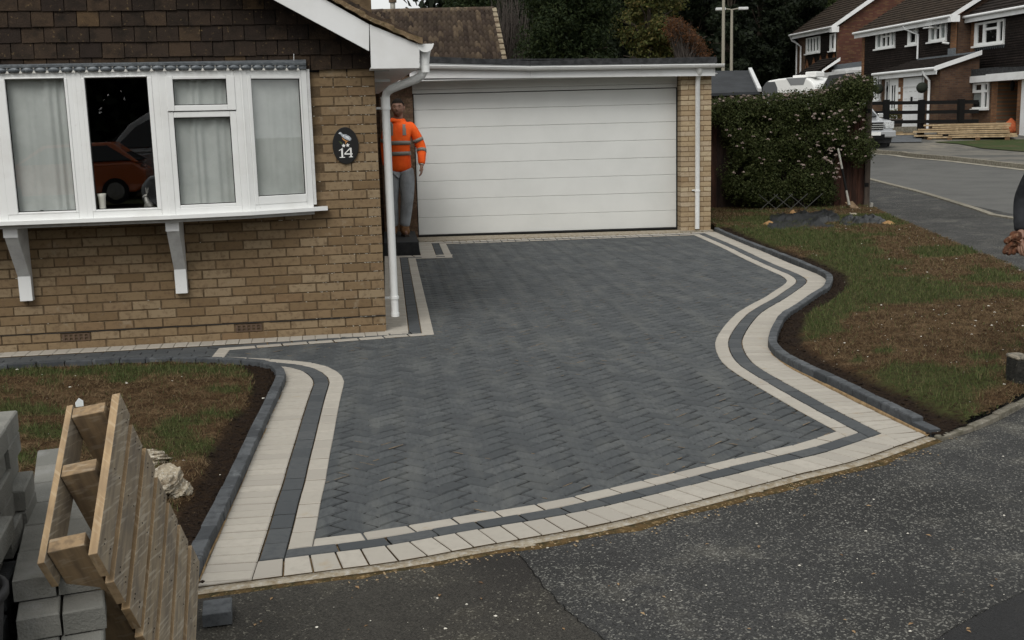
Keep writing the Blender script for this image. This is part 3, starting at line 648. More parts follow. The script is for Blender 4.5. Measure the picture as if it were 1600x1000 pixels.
lim_poly = [tuple(p) for p in offs(.30)]
for k in range(4): okall &= inpoly(Cw[:, k, 0], Cw[:, k, 1], lim_poly); anyin |= inpoly(Cw[:, k, 0], Cw[:, k, 1], inner)
anyin |= inpoly(cand[keep][:, 0], cand[keep][:, 1], inner)
sel = anyin
hb = cand[keep][sel]
print('herringbone blocks', len(hb))
dist = np.hypot(hb[:, 0], hb[:, 1]*AN); hb = hb[np.argsort(dist)]
mjj = MB()
for i, (cx, cy, a) in enumerate(hb):
    g = .0042; A, B = (e1, e2) if a == 0 else (e2, e1)
    c = np.array([cx, cy])+NR.normal(0, .0006, 2)
    q = [s2w(c+A*sx*(LB/2-g)+B*sy*(WB/2-g)) for sx, sy in ((-1, -1), (1, -1), (1, 1), (-1, 1))]
    if a == 1: q = q[::-1]
    V1, F1 = block_mesh(q, -.05, R.uniform(-.0022, .0010), ch=.008, jit=.014)
    if i < 290: m_ = MB(); addblk(m_, V1, F1); m_.build('paver', [M['char'], M['jchar']], drive)
    else: addblk(mjj, V1, F1)
mjj.build('paver', [M['char'], M['jchar']], drive, kind='stuff')
# pale sand left lying in and beside some joints
Vt, Ft = [], []
for _ in range(900):
    i = int(abs(R.gauss(0, .42))*len(hb)) % len(hb); cx, cy, a = hb[i]; A, B = (e1, e2) if a == 0 else (e2, e1); sd1 = R.choice((-1, 1)); 
    if vnoise(np.array([cx]), np.array([cy]), .9, 2)[0] < .47: continue
    l_ = R.uniform(.006, .05)*R.choice((.5, 1, 1)); o0 = R.uniform(-LB/2+l_, LB/2-l_); w_ = R.uniform(.0008, .0022); c = np.array([cx, cy])+B*sd1*(WB/2-.0035)
    q = [s2w(c+A*(o0+l_*u)+B*(w_*v)) for u, v in ((-1, -1), (.2, -1.3), (1, -.6), (1, .8), (-.1, 1.2), (-1, 1))]; b_ = len(Vt); Vt += [(p[0], p[1], .0008) for p in q]; Ft.append(tuple(range(b_, b_+6)))
m_ = MB(); m_.add(Vt, Ft); m_.build('sand_trace', M['sand'], drive, kind='stuff')
# sand bed under all of it, a little below the block tops
def flat(name, pts, z, mat_, parent=None):
    m_ = MB(); m_.add([(p[0], p[1], z) for p in pts], [tuple(range(len(pts)))]); o = m_.build(name, mat_, parent)
    if o.data.polygons[0].normal.z < 0: o.data.flip_normals()
    return o
flat('sand_bed', [s2w(p) for p in offs(.05)[::3]], -.0075, M['sanddark'], drive)
flat('sand_bed', [s2w(p) for p in offs(.40)[::3]], -.010, M['sand'], border)
# path of charcoal blocks in front of the bungalow, left of the drive
pth = struct('front_path', HF.P(-1.6, .7, 0))
for r_ in range(4):
    for k in range(26):
        x1 = -1.02-k*.2025-(r_ % 2)*.1
        d0 = .205+r_*.0985
        q = [HF.P(x, d, 0)[:2] for x, d in ((x1-.1995, d0+.0955), (x1, d0+.0955), (x1, d0), (x1-.1995, d0))]
        V1, F1 = block_mesh(q, -.05, -.001+R.uniform(-.001, .001)); m_ = MB(); addblk(m_, V1, F1); m_.build('path_block', [M['charb'], M['jchar']], pth)
flat('path_bed', [HF.P(x, d, 0)[:2] for x, d in ((-6, .75), (-.6, .75), (-.6, .1), (-6, .1))], -.0105, M['sanddark'], pth)

# concrete haunch along the front edge
E3 = offs(.412); a, b = spans['front']; frontE = [s2w(p) for p in E3[a:b]]+[s2w(E3[(b) % n_r])]
frontE = [p for p in frontE]
hw = struct('concrete_haunch', (*frontE[len(frontE)//2], 0))
def ribbon(line, w, z0, z1, side, seed=0, wj=.02):
    L = np.array(line); t = np.gradient(L, axis=0); t /= np.linalg.norm(t, axis=1)[:, None]; nn_ = np.c_[t[:, 1], -t[:, 0]]*side
    s = np.arange(len(L)); wj_ = (vnoise(s*.21+seed, s*0+seed, 1.)-.5)*2*wj; zj = (vnoise(s*.4+9+seed, s*0, 1.)-.5)*.01
    cols_ = [(0, z0-.05), (0, z1), (.45, z1-.002), (.85, z1-.006), (1., z0-.03)]; V = []
    for i in range(len(L)):
        for f, z in cols_:
            p = L[i]+nn_[i]*(w+wj_[i])*f; V.append((p[0], p[1], z+(zj[i] if f > 0 else 0)))
    k = len(cols_); Fq = [(i*k+j, (i+1)*k+j, (i+1)*k+j+1, i*k+j+1) for i in range(len(L)-1) for j in range(k-1)]
    return V, Fq
M['litter'] = mat('soil_and_moss_litter', (.10, .065, .03), .97, c2=(.04, .035, .018), ns=25, lo=.4, hi=.6, c3=(.26, .18, .09), ns3=50, lo3=.52, hi3=.7, bs=60, bst=1, bd=.01, spec=.05)
ol = np.array(frontE); t_ = np.gradient(ol, axis=0); t_ /= np.linalg.norm(t_, axis=1)[:, None]; nn_ = np.c_[t_[:, 1], -t_[:, 0]]*(-1); side_ = -1
V, Fq = ribbon(frontE, .075, -.01, -.001, side_); m_ = MB(); m_.add(V, Fq); m_.build('mortar_strip', M['conc'], hw, smooth=True)
V, Fq = ribbon(ol+nn_*.055, .055, -.02, -.004, side_, seed=31, wj=.045); m_ = MB(); m_.add(V, Fq); m_.build('soil_litter', M['litter'], hw, smooth=True, kind='stuff')

# ---------------------------------------------------------------- raised kerb blocks round both lawns
KH, KW = .055, .065
imKL = [(308, 915), (326, 868), (340, 838), (358, 800), (380, 752), (393, 721), (406, 692), (418, 664), (438, 620), (445, 604), (447, 594), (441, 583), (428, 576.5), (405, 572.5), (370, 570), (320, 568), (250, 568), (200, 569), (120, 572.5), (0, 579), (-120, 586)]
imKRa = [(1453, 680), (1419, 664), (1366, 637.5), (1300, 605), (1247, 580), (1214, 561), (1203, 549)]
imKRt = [(1200, 533), (1203, 516), (1212, 498.5), (1221, 488), (1245, 473), (1267.5, 458), (1286, 446)]          # read off the top edge
imKRb = [(1291, 438.5), (1279, 430), (1245, 414.5), (1200, 396.5), (1170, 385), (1125, 366), (1116, 361)]
lineKL = smooth(gl2(imKL), .03)
lineKR = smooth(gl2(imKRa)+[G(x, y, KH)[:2] for x, y in imKRt]+gl2(imKRb), .03)
def kerb_blocks(name, line, side, L=.2):
    L2 = np.array([w2s(p) for p in line]); s = np.r_[0, np.cumsum(np.linalg.norm(np.diff(L2, axis=0), axis=1))]
    t_ = np.gradient(L2, axis=0); t_ /= np.linalg.norm(t_, axis=1)[:, None]; nn_ = np.c_[-t_[:, 1], t_[:, 0]]*side
    O2 = L2+nn_*KW; root = struct(name, (*line[0], 0)); n = round(s[-1]/L); f = lambda A, t: np.array([np.interp(t, s, A[:, 0]), np.interp(t, s, A[:, 1])])
    for k in range(n):
        t0, t1 = s[-1]*k/n+.0045, s[-1]*(k+1)/n-.0045
        q = [s2w(p) for p in (f(L2, t0), f(L2, t1), f(O2, t1), f(O2, t0))]; q = [p+NR.normal(0, .0012, 2) for p in q]
        ar = sum(q[i][0]*q[(i+1) % 4][1]-q[(i+1) % 4][0]*q[i][1] for i in range(4))
        if ar < 0: q = q[::-1]
        V1, F1 = block_mesh(q, -.06, KH+R.uniform(-.003, .002), ch=.007, jit=.02)
        if name.startswith('right') and k == 0: V1 = [(x, y, z if z < 0 else z*.55) for x, y, z in V1]
        m_ = MB(); m_.add(V1, F1); m_.build('kerb_block', M['kerb'], root)
    return [s2w(p) for p in O2]
outKL = kerb_blocks('left_kerb', lineKL, 1)
outKR = kerb_blocks('right_kerb', lineKR, -1)
# sandy mortar at the foot of the kerbs
for nm, ln, sd_ in (('left_kerb_haunch', lineKL[:150], 1), ('right_kerb_haunch', lineKR[:190], -1)):
    V, Fq = ribbon(ln[::2], .012, 0, .006, sd_, wj=.010); m_ = MB(); m_.add(V, Fq); o = m_.build(nm, M['sand'], None, smooth=True); o['kind'] = 'structure'

# lawns -------------------------------------------------------------
LE = [GT(*p)[:2] for p in ((1366.5, 330.6), (1403, 347.5), (1468, 375.6), (1515.6, 396.7), (1566, 417.8), (1600, 433))]
LBt = [G(*p)[:2] for p in ((1458, 683), (1487, 675), (1522, 662.5), (1562, 644), (1600, 623))]
cornerR = np.array([5.75, 8.0])
dLE = LE[-1]-LE[-2]; dLE /= np.linalg.norm(dLE)
edge1 = LE+[LE[-1]+dLE*1.2, LE[-1]+dLE*2.0+np.array([-.05, 0])]
dLB = LBt[-1]-LBt[-2]; dLB /= np.linalg.norm(dLB)
edge2 = LBt+[LBt[-1]+dLB*.8, LBt[-1]+dLB*1.6+np.array([0, .1])]
polyR = [tuple(p) for p in outKR[::4]]+[tuple(outKR[-1])]+[tuple(G(1112, 352)[:2]), tuple(G(1112, 322)[:2]), tuple(GT(1362, 326)[:2])]+[tuple(p) for p in edge1]+[tuple(p) for p in edge2[::-1]]
polyL = [tuple(p) for p in outKL[::4]]+[tuple(outKL[-1]), (-6.5, 8.2), (-6.5, 3.2), (-3.2, 2.4), tuple(G(306, 921)[:2])]
# green areas seen in the photograph (centre px, radius px) on otherwise scorched turf
greenR = [(1180, 370, 60, 14), (1230, 380, 60, 18), (1290, 385, 70, 18), (1330, 430, 90, 25), (1390, 455, 110, 16), (1300, 500, 60, 28), (1260, 500, 60, 30), (1330, 410, 60, 20), (1480, 400, 60, 10), (1440, 470, 150, 14),
          (1290, 520, 45, 14), (1350, 345, 60, 6), (1200, 350, 60, 12), (1400, 352, 30, 6), (1420, 600, 60, 22), (1500, 610, 70, 20), (1400, 640, 50, 18), (1460, 640, 60, 22), (1540, 590, 40, 8), (1530, 570, 30, 8), (1380, 560, 22, 7), (1340, 575, 14, 6), (1560, 445, 60, 8)]
brownR = [(1440, 360, 60, 14), (1470, 385, 60, 10), (1540, 500, 110, 34), (1420, 530, 120, 26), (1300, 560, 50, 20)]
greenL = [(60, 592, 90, 8), (180, 588, 70, 6), (300, 586, 70, 8), (190, 602, 22, 8), (40, 655, 60, 9), (60, 690, 60, 14), (60, 735, 50, 14), (290, 672, 40, 8), (340, 660, 45, 7), (370, 655, 25, 6), (270, 690, 26, 12), (300, 710, 35, 8), (400, 620, 20, 8), (270, 640, 20, 5), (290, 830, 16, 10), (350, 622, 40, 6)]
brownL = [(200, 640, 120, 18)]
def pxmask(x, y, blobs):
    """world -> strength of the listed areas"""
    P = np.stack([x, y, 0*x-CH], -1); z = P@FW; px = 800+FPX*(P@RT)/z; py = 500-FPX*(P@UP)/z; m = np.zeros_like(x)
    for bx, by, rx, ry in blobs: m = np.maximum(m, 1-np.sqrt(((px-bx)/rx)**2+((py-by)/ry)**2)*.75)
    return np.clip(m, 0, 1)
def lawn(name, poly, kerb, green, brown, bounds, sheet=.03, bw=.03, gb=0.):
    """turf surface with vertex colours, grass, dry grass and stones standing on it"""
    x0, x1, y0, y1 = bounds; xs = np.arange(x0, x1, sheet); ys = np.arange(y0, y1, sheet)
    X, Y = np.meshgrid(xs, ys, indexing='ij')
    dk = polydist(X, Y, kerb[::6]+[kerb[-1]])
    n1 = vnoise(X, Y, 1.6, 4); n2 = vnoise(X+50, Y+9, 6, 3)
    g = pxmask(X, Y, green)-.55*pxmask(X, Y, brown); g = g+gb+(n1-.5)*1.1+(n2-.5)*.8; gm = np.clip((g-.28)*3, 0, 1)
    bed = np.clip(1-(dk-(bw+.13*n1+.05*n2))/.06, 0, 1)
    Z = Tn(X, Y)+.022+.02*vnoise(X, Y, 2.2, 3)+.018*vnoise(X+3, Y, 14, 3)-.022*bed+np.clip(.01-dk, 0, .01)*-3+.012*np.clip(dk/.4, 0, 1)
    inside = inpoly(X, Y, poly) | (polydist(X, Y, poly+[poly[0]]) < .034)
    cG = np.array([.055, .060, .022]); cB = np.array([.070, .042, .022]); cB2 = np.array([.16, .105, .058]); cS = np.array([.022, .015, .011])
    n3 = vnoise(X+20, Y+70, 9, 4)[..., None]; c = cB*(1-np.clip((n3-.45)*3, 0, 1))+cB2*np.clip((n3-.45)*3, 0, 1)
    c = c*(1-gm[..., None])+cG*gm[..., None]; c = c*(1-bed[..., None])+cS*bed[..., None]
    idx = np.arange(X.size).reshape(X.shape); cell = inside[:-1, :-1] & inside[1:, :-1] & inside[1:, 1:] & inside[:-1, 1:]
    Fq = np.stack([idx[:-1, :-1], idx[1:, :-1], idx[1:, 1:], idx[:-1, 1:]], -1)[cell]
    used = np.unique(Fq); mp = np.full(X.size, -1); mp[used] = np.arange(len(used)); Fq = mp[Fq]
    V = np.c_[X.ravel(), Y.ravel(), Z.ravel()][used]; C = np.c_[c.reshape(-1, 3), np.ones(X.size)][used]
    o = np_mesh(name, V, Fq, M['lawnm'], col=C, smooth=True); o['kind'] = 'structure'
    return dict(x0=x0, y0=y0, X=X, Y=Y, Z=Z, gm=gm, bed=bed, ins=inside, sh=sheet)
def blades(name, L, n, mat_, which, hl, hh, w, lean, parent=None):
    """n thin triangular blades scattered where the mask allows"""
    X, Y = L['X'], L['Y']; cx = NR.uniform(X.min(), X.max(), n*6); cy = NR.uniform(Y.min(), Y.max(), n*6)
    i = np.clip(((cx-L['x0'])/L['sh']).astype(int), 0, X.shape[0]-1); j = np.clip(((cy-L['y0'])/L['sh']).astype(int), 0, X.shape[1]-1)
    p = {'green': L['gm']*1.0+.045, 'dry': (1-L['gm'])*.9+.06}[which]*(1-L['bed'])*L['ins']*(1-(L['bed'] > .3))
    near = 1/np.clip(np.hypot(cx, cy)/4, 1, 3)
    ok = NR.random(len(cx)) < p[i, j]*near; cx, cy, i, j = cx[ok][:n], cy[ok][:n], i[ok][:n], j[ok][:n]; n = len(cx)
    cl_ = vnoise(cx, cy, 12, 2); h = NR.uniform(hl, hh, n)*(.6+.8*cl_); a = NR.uniform(0, 2*math.pi, n); ww = w*NR.uniform(.6, 1.4, n)*np.clip(np.hypot(cx, cy)/6, 1, 2.5)
    z = L['Z'][i, j]-.006; dx, dy = np.cos(a), np.sin(a); le = NR.uniform(*lean, n)*h; b = a+NR.uniform(-.8, .8, n)
    base1 = np.c_[cx-dy*ww, cy+dx*ww, z]; base2 = np.c_[cx+dy*ww, cy-dx*ww, z]; tip = np.c_[cx+np.cos(b)*le, cy+np.sin(b)*le, z+h]
    V = np.stack([base1, base2, tip], 1).reshape(-1, 3); Fq = np.arange(3*n).reshape(n, 3)
    o = np_mesh(name, V, Fq, mat_, k=3); o['kind'] = 'stuff'; return o
LL = lawn('left_lawn', polyL, outKL, greenL, brownL, (-5.2, -.3, 2.6, 9.0), .03, .02, .16)
LRr = lawn('right_lawn', polyR, outKR, greenR, brownR, (2.4, 8.6, 5.2, 20.6), .035, .04, .22)
g1 = blades('grass', LL, 50000, M['grass'], 'green', .018, .05, .0016, (.2, .9)); g1['label'] = 'short green grass tufts on the left front lawn'
g2 = blades('dry_grass', LL, 170000, M['dry'], 'dry', .007, .028, .0018, (.9, 2.4)); g2['label'] = 'scorched brown turf thatch on the left front lawn'
g3 = blades('grass', LRr, 95000, M['grass'], 'green', .018, .052, .0018, (.2, .9)); g3['label'] = 'short green grass on the right-hand lawn'
g4 = blades('dry_grass', LRr, 230000, M['dry'], 'dry', .007, .030, .0018, (.9, 2.4)); g4['label'] = 'scorched brown turf thatch on the right-hand lawn'
g5 = None
# little flints, crumbs and clods: uncountable litter
def pebbles(name, pts, sizes, mat_, label):
    m_ = MB()
    for (x, y, z), s in zip(pts, sizes):
        V = []; 
        for k in range(5): a = k*1.2566+R.random(); V.append((x+math.cos(a)*s*R.uniform(.6, 1.2), y+math.sin(a)*s*R.uniform(.6, 1.2), z+s*.15))
        V.append((x, y, z+s*R.uniform(.4, .8))); V.append((x, y, z-s*.4))
        m_.add(V, [(k, (k+1) % 5, 5) for k in range(5)]+[((k+1) % 5, k, 6) for k in range(5)])
    o = m_.build(name, mat_, None, kind='stuff'); o['label'] = label; return o
def scatter_in(L, n, cond=None):
    out = []
    while len(out) < n:
        i = R.randrange(L['X'].shape[0]); j = R.randrange(L['X'].shape[1])
        if not L['ins'][i, j]: continue
        if cond and not cond(L, i, j): continue
        out.append((L['X'][i, j]+R.uniform(-.02, .02), L['Y'][i, j]+R.uniform(-.02, .02), L['Z'][i, j]))
    return out
p_ = scatter_in(LL, 210)+scatter_in(LRr, 560, lambda L, i, j: L['gm'][i, j] < .6)
pebbles('flint_chips', p_, [R.choice((.003, .004, .004, .005, .006, .008, .013)) for _ in p_], M['flint'], 'white flint chips scattered over both lawns')
p_ = scatter_in(LL, 900, lambda L, i, j: L['bed'][i, j] > .5)+scatter_in(LRr, 2200, lambda L, i, j: L['bed'][i, j] > .5)
pebbles('soil_clods', p_, [R.uniform(.005, .014) for _ in p_], M['soil'], 'dark soil clods filled in behind the raised kerbs')
# grit thrown on the tarmac and stray chips
p_ = []
for _ in range(150):
    q = G(R.uniform(330, 1600), R.uniform(700, 1000)); 
    if inpoly(np.array([q[0]]), np.array([q[1]]), [tuple(s2w(p)) for p in offs(.5)[::8]])[0] or inpoly(np.array([q[0]]), np.array([q[1]]), polyR)[0]: continue
    p_.append((q[0], q[1], -.009))
pebbles('tarmac_grit', p_, [R.choice((.002, .002, .003, .003, .004, .007)) for _ in p_], M['flint'], 'pale grit lying loose on the tarmac footpath')
M['crumb2'] = mat('sand_crumbs', (.30, .22, .13), .95, var=.4)
p_ = []; E3n = offs(.44)
for _ in range(900):
    i = R.randrange(*spans['front']); q = s2w(ring[i]+mit[i]*(.43+abs(R.gauss(0, .07)))); p_.append((q[0], q[1], -.008))
pebbles('sand_crumbs', p_, [R.uniform(.002, .007) for _ in p_], M['crumb2'], 'sandy crumbs along the outer edge of the drive')
m_ = MB(); M['deadleaf'] = mat('dead_leaf', (.16, .09, .04), .85, pal=[(.10, .055, .025), (.22, .13, .06), (.32, .22, .12)])
for _ in range(46):
    c = G(R.uniform(880, 1600), R.uniform(690, 990)) if R.random() < .7 else G(R.uniform(330, 800), R.uniform(900, 990))
    if inpoly(np.array([c[0]]), np.array([c[1]]), [tuple(s2w(p)) for p in offs(.5)[::8]])[0] or inpoly(np.array([c[0]]), np.array([c[1]]), polyR)[0]: continue
    a = R.uniform(0, 6.28); s_ = R.uniform(.005, .014); d1 = np.array([math.cos(a), math.sin(a), 0])*s_; d2 = np.array([-math.sin(a), math.cos(a), 0])*s_*.5; c = np.array([c[0], c[1], -.006])
    m_.add([c-d1, c+d2+UZ2*s_*.3, c+d1+UZ2*s_*.2, c-d2+UZ2*s_*.35], [(0, 3, 2), (0, 2, 1)])
o = m_.build('leaf_litter', M['deadleaf'], None, kind='stuff'); o['label'] = 'small dead leaves scattered on the tarmac footpath'
curb_run('lawn_edging', edge1, .05, .03, M['edging'], .45, side=1, jit=.006)
curb_run('corner_edging', edge2, .05, .018, M['edging'], .3, side=-1, jit=.008)
# ---------------------------------------------------------------- the bungalow, number 14
UZ = np.array([0, 0, 1.])
def fr_axes(fr): return np.array([fr.u, -fr.n, UZ]).T
house = thing('bungalow', 'brown brick bungalow with white bow window, dark tile-hung gable and number plaque', 'house', HF.P(-2, 0, 0))
win_x = -.585
def HL(px, py, d=0.): return HF.L(px, py, d)
wall = MB()
wall.box((win_x, -.22, -.2), (-.001, -.0, 3.0), 0, HF); wall.box((-6.2, -.22, -.2), (win_x, 0, 1.02), 0, HF)
wall.box((-6.2, -.22, 2.12), (win_x, 0, 4.3), 0, HF); wall.box((-6.2, -.22, 1.02), (-4.05, 0, 2.12), 0, HF)
wallp = wall.build('brick_wall', M['mortar'], house)
M['sideb'] = brickmat('bungalow_side_brick', tuple(HF.n), .225, .075, (.16, .11, .065), (.22, .16, .095), (.10, .072, .045), .010, bias=0)
side_wall = MB().box((-.22, -9, -.2), (-.002, -.22, 2.25), 0, HF).build('side_wall', M['sideb'], house)
def brick_mesh(w, h, dep, seed, proud=.006, ch=.0025):
    r = random.Random(seed); m_ = MB(); x, z = w/2, h/2
    j = lambda a: r.uniform(-a, a)
    fr_ = [(-x+ch+j(.0015), -proud, -z+ch+j(.0015)), (x-ch+j(.0015), -proud, -z+ch+j(.0015)), (x-ch+j(.0015), -proud, z-ch+j(.0015)), (-x+ch+j(.0015), -proud, z-ch+j(.0015))]
    bk = [(-x, -proud+ch, -z), (x, -proud+ch, -z), (x, -proud+ch, z), (-x, -proud+ch, z)]; bb = [(-x, dep, -z), (x, dep, -z), (x, dep, z), (-x, dep, z)]
    m_.add(fr_+bk+bb, [(0, 1, 2, 3)]+[(4+i, 4+(i+1) % 4, (i+1) % 4, i) for i in range(4)]+[(8+i, 8+(i+1) % 4, 4+(i+1) % 4, 4+i) for i in range(4)])
    return m_
def mesh_only(mb, name, mat_):
    me = bpy.data.meshes.new(name); me.from_pydata(mb.v, [], mb.f); me.materials.append(mat_); return me
def brick_set(mat_, dep=.03): return {w: [mesh_only(brick_mesh(w, .0635, dep, i*7+int(w*1000)), 'brick', mat_) for i in range(3)] for w in (.2135, .101, .157)}
BS = brick_set(M['brick'])
def jrot(fr, a=.004):
    A = fr_axes(fr); th = R.uniform(-a, a); c, s = math.cos(th), math.sin(th); return A @ np.array([[c, 0, -s], [0, 1, 0], [s, 0, c]])
air = [HL(106, 523)[0], HL(398, 506)[0]]
rows = []
nb = 0
for k in range(29):
    z = k*.075-.012+.0375
    x = -.0015 if k % 2 == 0 else -.0015
    widths = []
    first = True
    while x > -3.25:
        w = .2135
        if first and k % 2: w = .101
        first = False
        xc = x-w/2
        x -= w+.0115
        if xc < win_x+.09 and 1.02 < z < 2.2: continue
        if z > 2.145: continue
        if k == 1 and min(abs(xc-a) for a in air) < .112:
            if nb < 0: pass
            continue
        inst('brick', R.choice(BS[w]), wallp, (jrot(HF), HF.P(xc+R.uniform(-.0015, .0015), R.uniform(-.0025, .0015), z+R.uniform(-.001, .001)))); nb += 1
print('bricks', nb)
M['terra'] = mat('terracotta_air_brick', (.115, .075, .048), .9, c2=(.08, .052, .035), ns=20, bs=100, bst=.5)
for a in air:
    # snap to the gap left in that course
    k = 1; x = -.0015-.101-.0115; best = None
    while x > -3.3:
        xc = x-.2135/2
        if abs(xc-a) < .112 and (best is None or abs(xc-a) < abs(best-a)): best = xc
        x -= .225
    m_ = MB(); m_.box((best-.105, -.01, .065), (best+.105, -.003, .125), 0, HF)
    for i in range(6): m_.box((best-.105+i*.0385, -.003, .065), (best-.0875+i*.0385, .008, .125), 0, HF)
    for zz in (.065, .0905, .116): m_.box((best-.1045, -.0028, zz), (best+.1045, .0075, zz+.009), 0, HF)
    ab = m_.build('air_brick', M['terra'], wallp)
# crumbs of pale mortar sitting on the brick arrises, thickest at the corner
m_ = MB()
for _ in range(330):
    k = R.randrange(1, 29); x = -abs(R.gauss(0, .28)) if R.random() < .8 else -R.uniform(0, 3.2); z = k*.075-.012+R.uniform(-.001, .004)
    if (x < win_x and z > 1.0) or z > 2.1 or x < -3.2: continue
    l = R.uniform(.003, .016); m_.box((x-l, .001, z-.002), (x, R.uniform(.003, .006), z+R.uniform(.0005, .0025)), 0, HF)
m_.build('mortar_crumbs', M['crumb'], wallp, kind='stuff')
# black damp-proof course
m_ = MB()
for i in range(34):
    x = -i*.095; m_.box((x-.095, .0, .1345+R.uniform(-.0015, .0015)), (x-.001, R.uniform(.006, .013), .1385+R.uniform(0, .002)), 0, HF)
m_.build('damp_course', M['rubber'], wallp)

# tile-hung gable
tile_z0 = 2.152
m_ = MB(); x, ht, th = .0795, .150, .011
V = [(-x, -.030, 0), (x, -.030, 0), (x, -.030+th, 0), (-x, -.030+th, 0), (-x, -.012, ht), (x, -.012, ht), (x, -.012+th, ht), (-x, -.012+th, ht)]
tiles = []
for s_ in range(4):
    r_ = random.Random(s_); mm = MB(); VV = [(a+r_.uniform(-.0012, .0012), b+r_.uniform(-.0025, .0025), c+(r_.uniform(-.003, .003) if c == 0 else 0)) for a, b, c in V]
    mm.hexa(VV); tiles.append(mesh_only(mm, 'wall_tile', M['tile']))
slope = (HL(428, 0, .3)[1]-HL(577, 80, .3)[1])/(HL(428, 0, .3)[0]-HL(577, 80, .3)[0])
bx, bz = HL(577, 80, .3)
def under(x): return bz+slope*(x-bx)
gable = MB(); gable.add([HF.P(-6.2, .004, tile_z0-.02), HF.P(.12, .004, tile_z0-.02), HF.P(.12, .004, 2.45), HF.P(-3.4, .004, under(-3.4)+.1), HF.P(-6.2, .004, 3.4)], [(0, 1, 2, 3, 4)])
gp = gable.build('gable_panel', M['dark'], house)
for k in range(9):
    z = tile_z0+k*.1175
    for i in range(34):
        x = .075-i*.1655-(k % 2)*.083
        if z > under(x)+.22 or x < -3.5 or z > 3.1: continue
        inst('wall_tile', R.choice(tiles), gp, (jrot(HF, .006), HF.P(x, R.uniform(0, .004), z+R.uniform(-.003, .003))))
# bargeboard and box end
def facepoly(pts, d, th, name, mat_, bevel=.002):
    P = [HF.P(*(HL(*p, d)[0], d, HL(*p, d)[1])) for p in pts]; return MB().prism(P[::-1], -HF.n*th).build(name, mat_, house, bevel=bevel)
C_ = HL(510, 0, .3); B_ = HL(577, 38, .3); ts = (C_[1]-B_[1])/(C_[0]-B_[0])
def topz(x): return B_[1]+ts*(x-B_[0])
rx = -3.45
P = [(B_[0]-.001, B_[1]), (bx-.001, bz), (rx, under(rx)), (rx, topz(rx))]
MB().prism([HF.P(x, .3, z) for x, z in P][::-1], -HF.n*.02).build('bargeboard', M['upvc2'], house, bevel=.002)
facepoly([(577.6, 38), (580, 107.5), (655.5, 106.5), (655.5, 70)], .303, .024, 'box_end', M['upvc2'])
MB().box((-.04, -6, 2.135), (.325, .285, 2.15), 0, HF).build('soffit', M['upvc2'], house)
MB().box((.312, -6, 2.137), (.332, .280, 2.30), 0, HF).build('eaves_board', M['upvc2'], house)
# sloping soffit of the verge
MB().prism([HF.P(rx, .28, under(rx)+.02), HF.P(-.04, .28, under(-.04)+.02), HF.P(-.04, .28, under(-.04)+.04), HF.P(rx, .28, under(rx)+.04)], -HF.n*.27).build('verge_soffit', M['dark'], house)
E_ = HL(658, 67, .3)
cs = [(E_[0], E_[1]), (B_[0], B_[1]+.035), (rx, topz(rx)+.035), (rx, topz(rx)+.09), (B_[0]+.02, B_[1]+.085), (E_[0]+.01, E_[1]+.035)]
MB().prism([HF.P(x, .31, z) for x, z in cs], -HF.n*9).build('roof_slope', M['rooftile'], house)
zr = topz(rx)
MB().prism([HF.P(x, .31, z) for x, z in ((rx, zr+.02), (rx, zr+.08), (-7.4, topz(.5)-.1), (-7.4, topz(.5)-.16))][::1], -HF.n*9).build('far_roof_slope', M['rooftile'], house)
# mossy verge tiles, bedded and uneven
def vz(x): return np.interp(x, [rx, B_[0], E_[0]], [zr+.045, B_[1]+.045, E_[1]+.012])
x = E_[0]+.01
while x > -1.3:
    L_ = .22; x2 = x-L_; r_ = R.uniform(-.004, .004); m_ = MB(); P0 = []
    n_ = 7; prof = []
    for i in range(n_):
        xx = x+(x2-x)*i/(n_-1); prof.append((xx, vz(xx)+.012+.014*(1-i/(n_-1))+R.uniform(-.004, .004)))
    low = [(xx, vz(xx)-.022+R.uniform(-.006, .006)) for xx, _ in prof]
    m_.prism([HF.P(a, .335+r_, b) for a, b in prof]+[HF.P(a, .335+r_, b) for a, b in low[::-1]], -HF.n*.3)
    m_.build('verge_tile', M['verge'], house); x = x2+.004
# gutter along the eaves, end cap, swan neck and downpipe
gxc, gzc = HL(664.5, 68.5, .3); gr = .062
m_ = MB(); V = []; na = 12
for rr, zz in ((gr, 0), (gr-.004, 0)):
    for d in (.30, -6.0):
        for i in range(na+1): a = math.pi+math.pi*i/na; V.append(HF.P(gxc+rr*math.cos(a), d, gzc+rr*math.sin(a)))
n1 = na+1
Fg = [(i, i+1, n1+i+1, n1+i) for i in range(na)]+[(2*n1+i+1, 2*n1+i, 3*n1+i, 3*n1+i+1) for i in range(na)]
m_.add(V, Fg, 0, True)
for sx in (-1, 1): m_.bar(HF.P(gxc+sx*gr, .30, gzc-.002), HF.P(gxc+sx*gr, -6, gzc-.002), .010, .010)
cap = [HF.P(gxc+gr*1.03*math.cos(math.pi+math.pi*i/na), .304, gzc+gr*1.03*math.sin(math.pi+math.pi*i/na)) for i in range(na+1)]
m_.prism(cap, -HF.n*.006)
eg = m_.build('eaves_gutter', M['upvc'], house)
pr = .034
px_t, _ = HL(606.5, 200, -.12); px_b, _ = HL(613.5, 470, -.12); pxm = (px_t+px_b)/2
zb = HL(614, 494, -.12)[1]
elb = HL(607, 146, -.12); 
m_ = MB()
m_.tube([HF.P(gxc, .22, gzc-gr+.02), HF.P(gxc, .22, gzc-gr-.02), HF.P(gxc-.004, .22, gzc-.155)], pr*1.0, 16, rs=[.050, .040, .036])
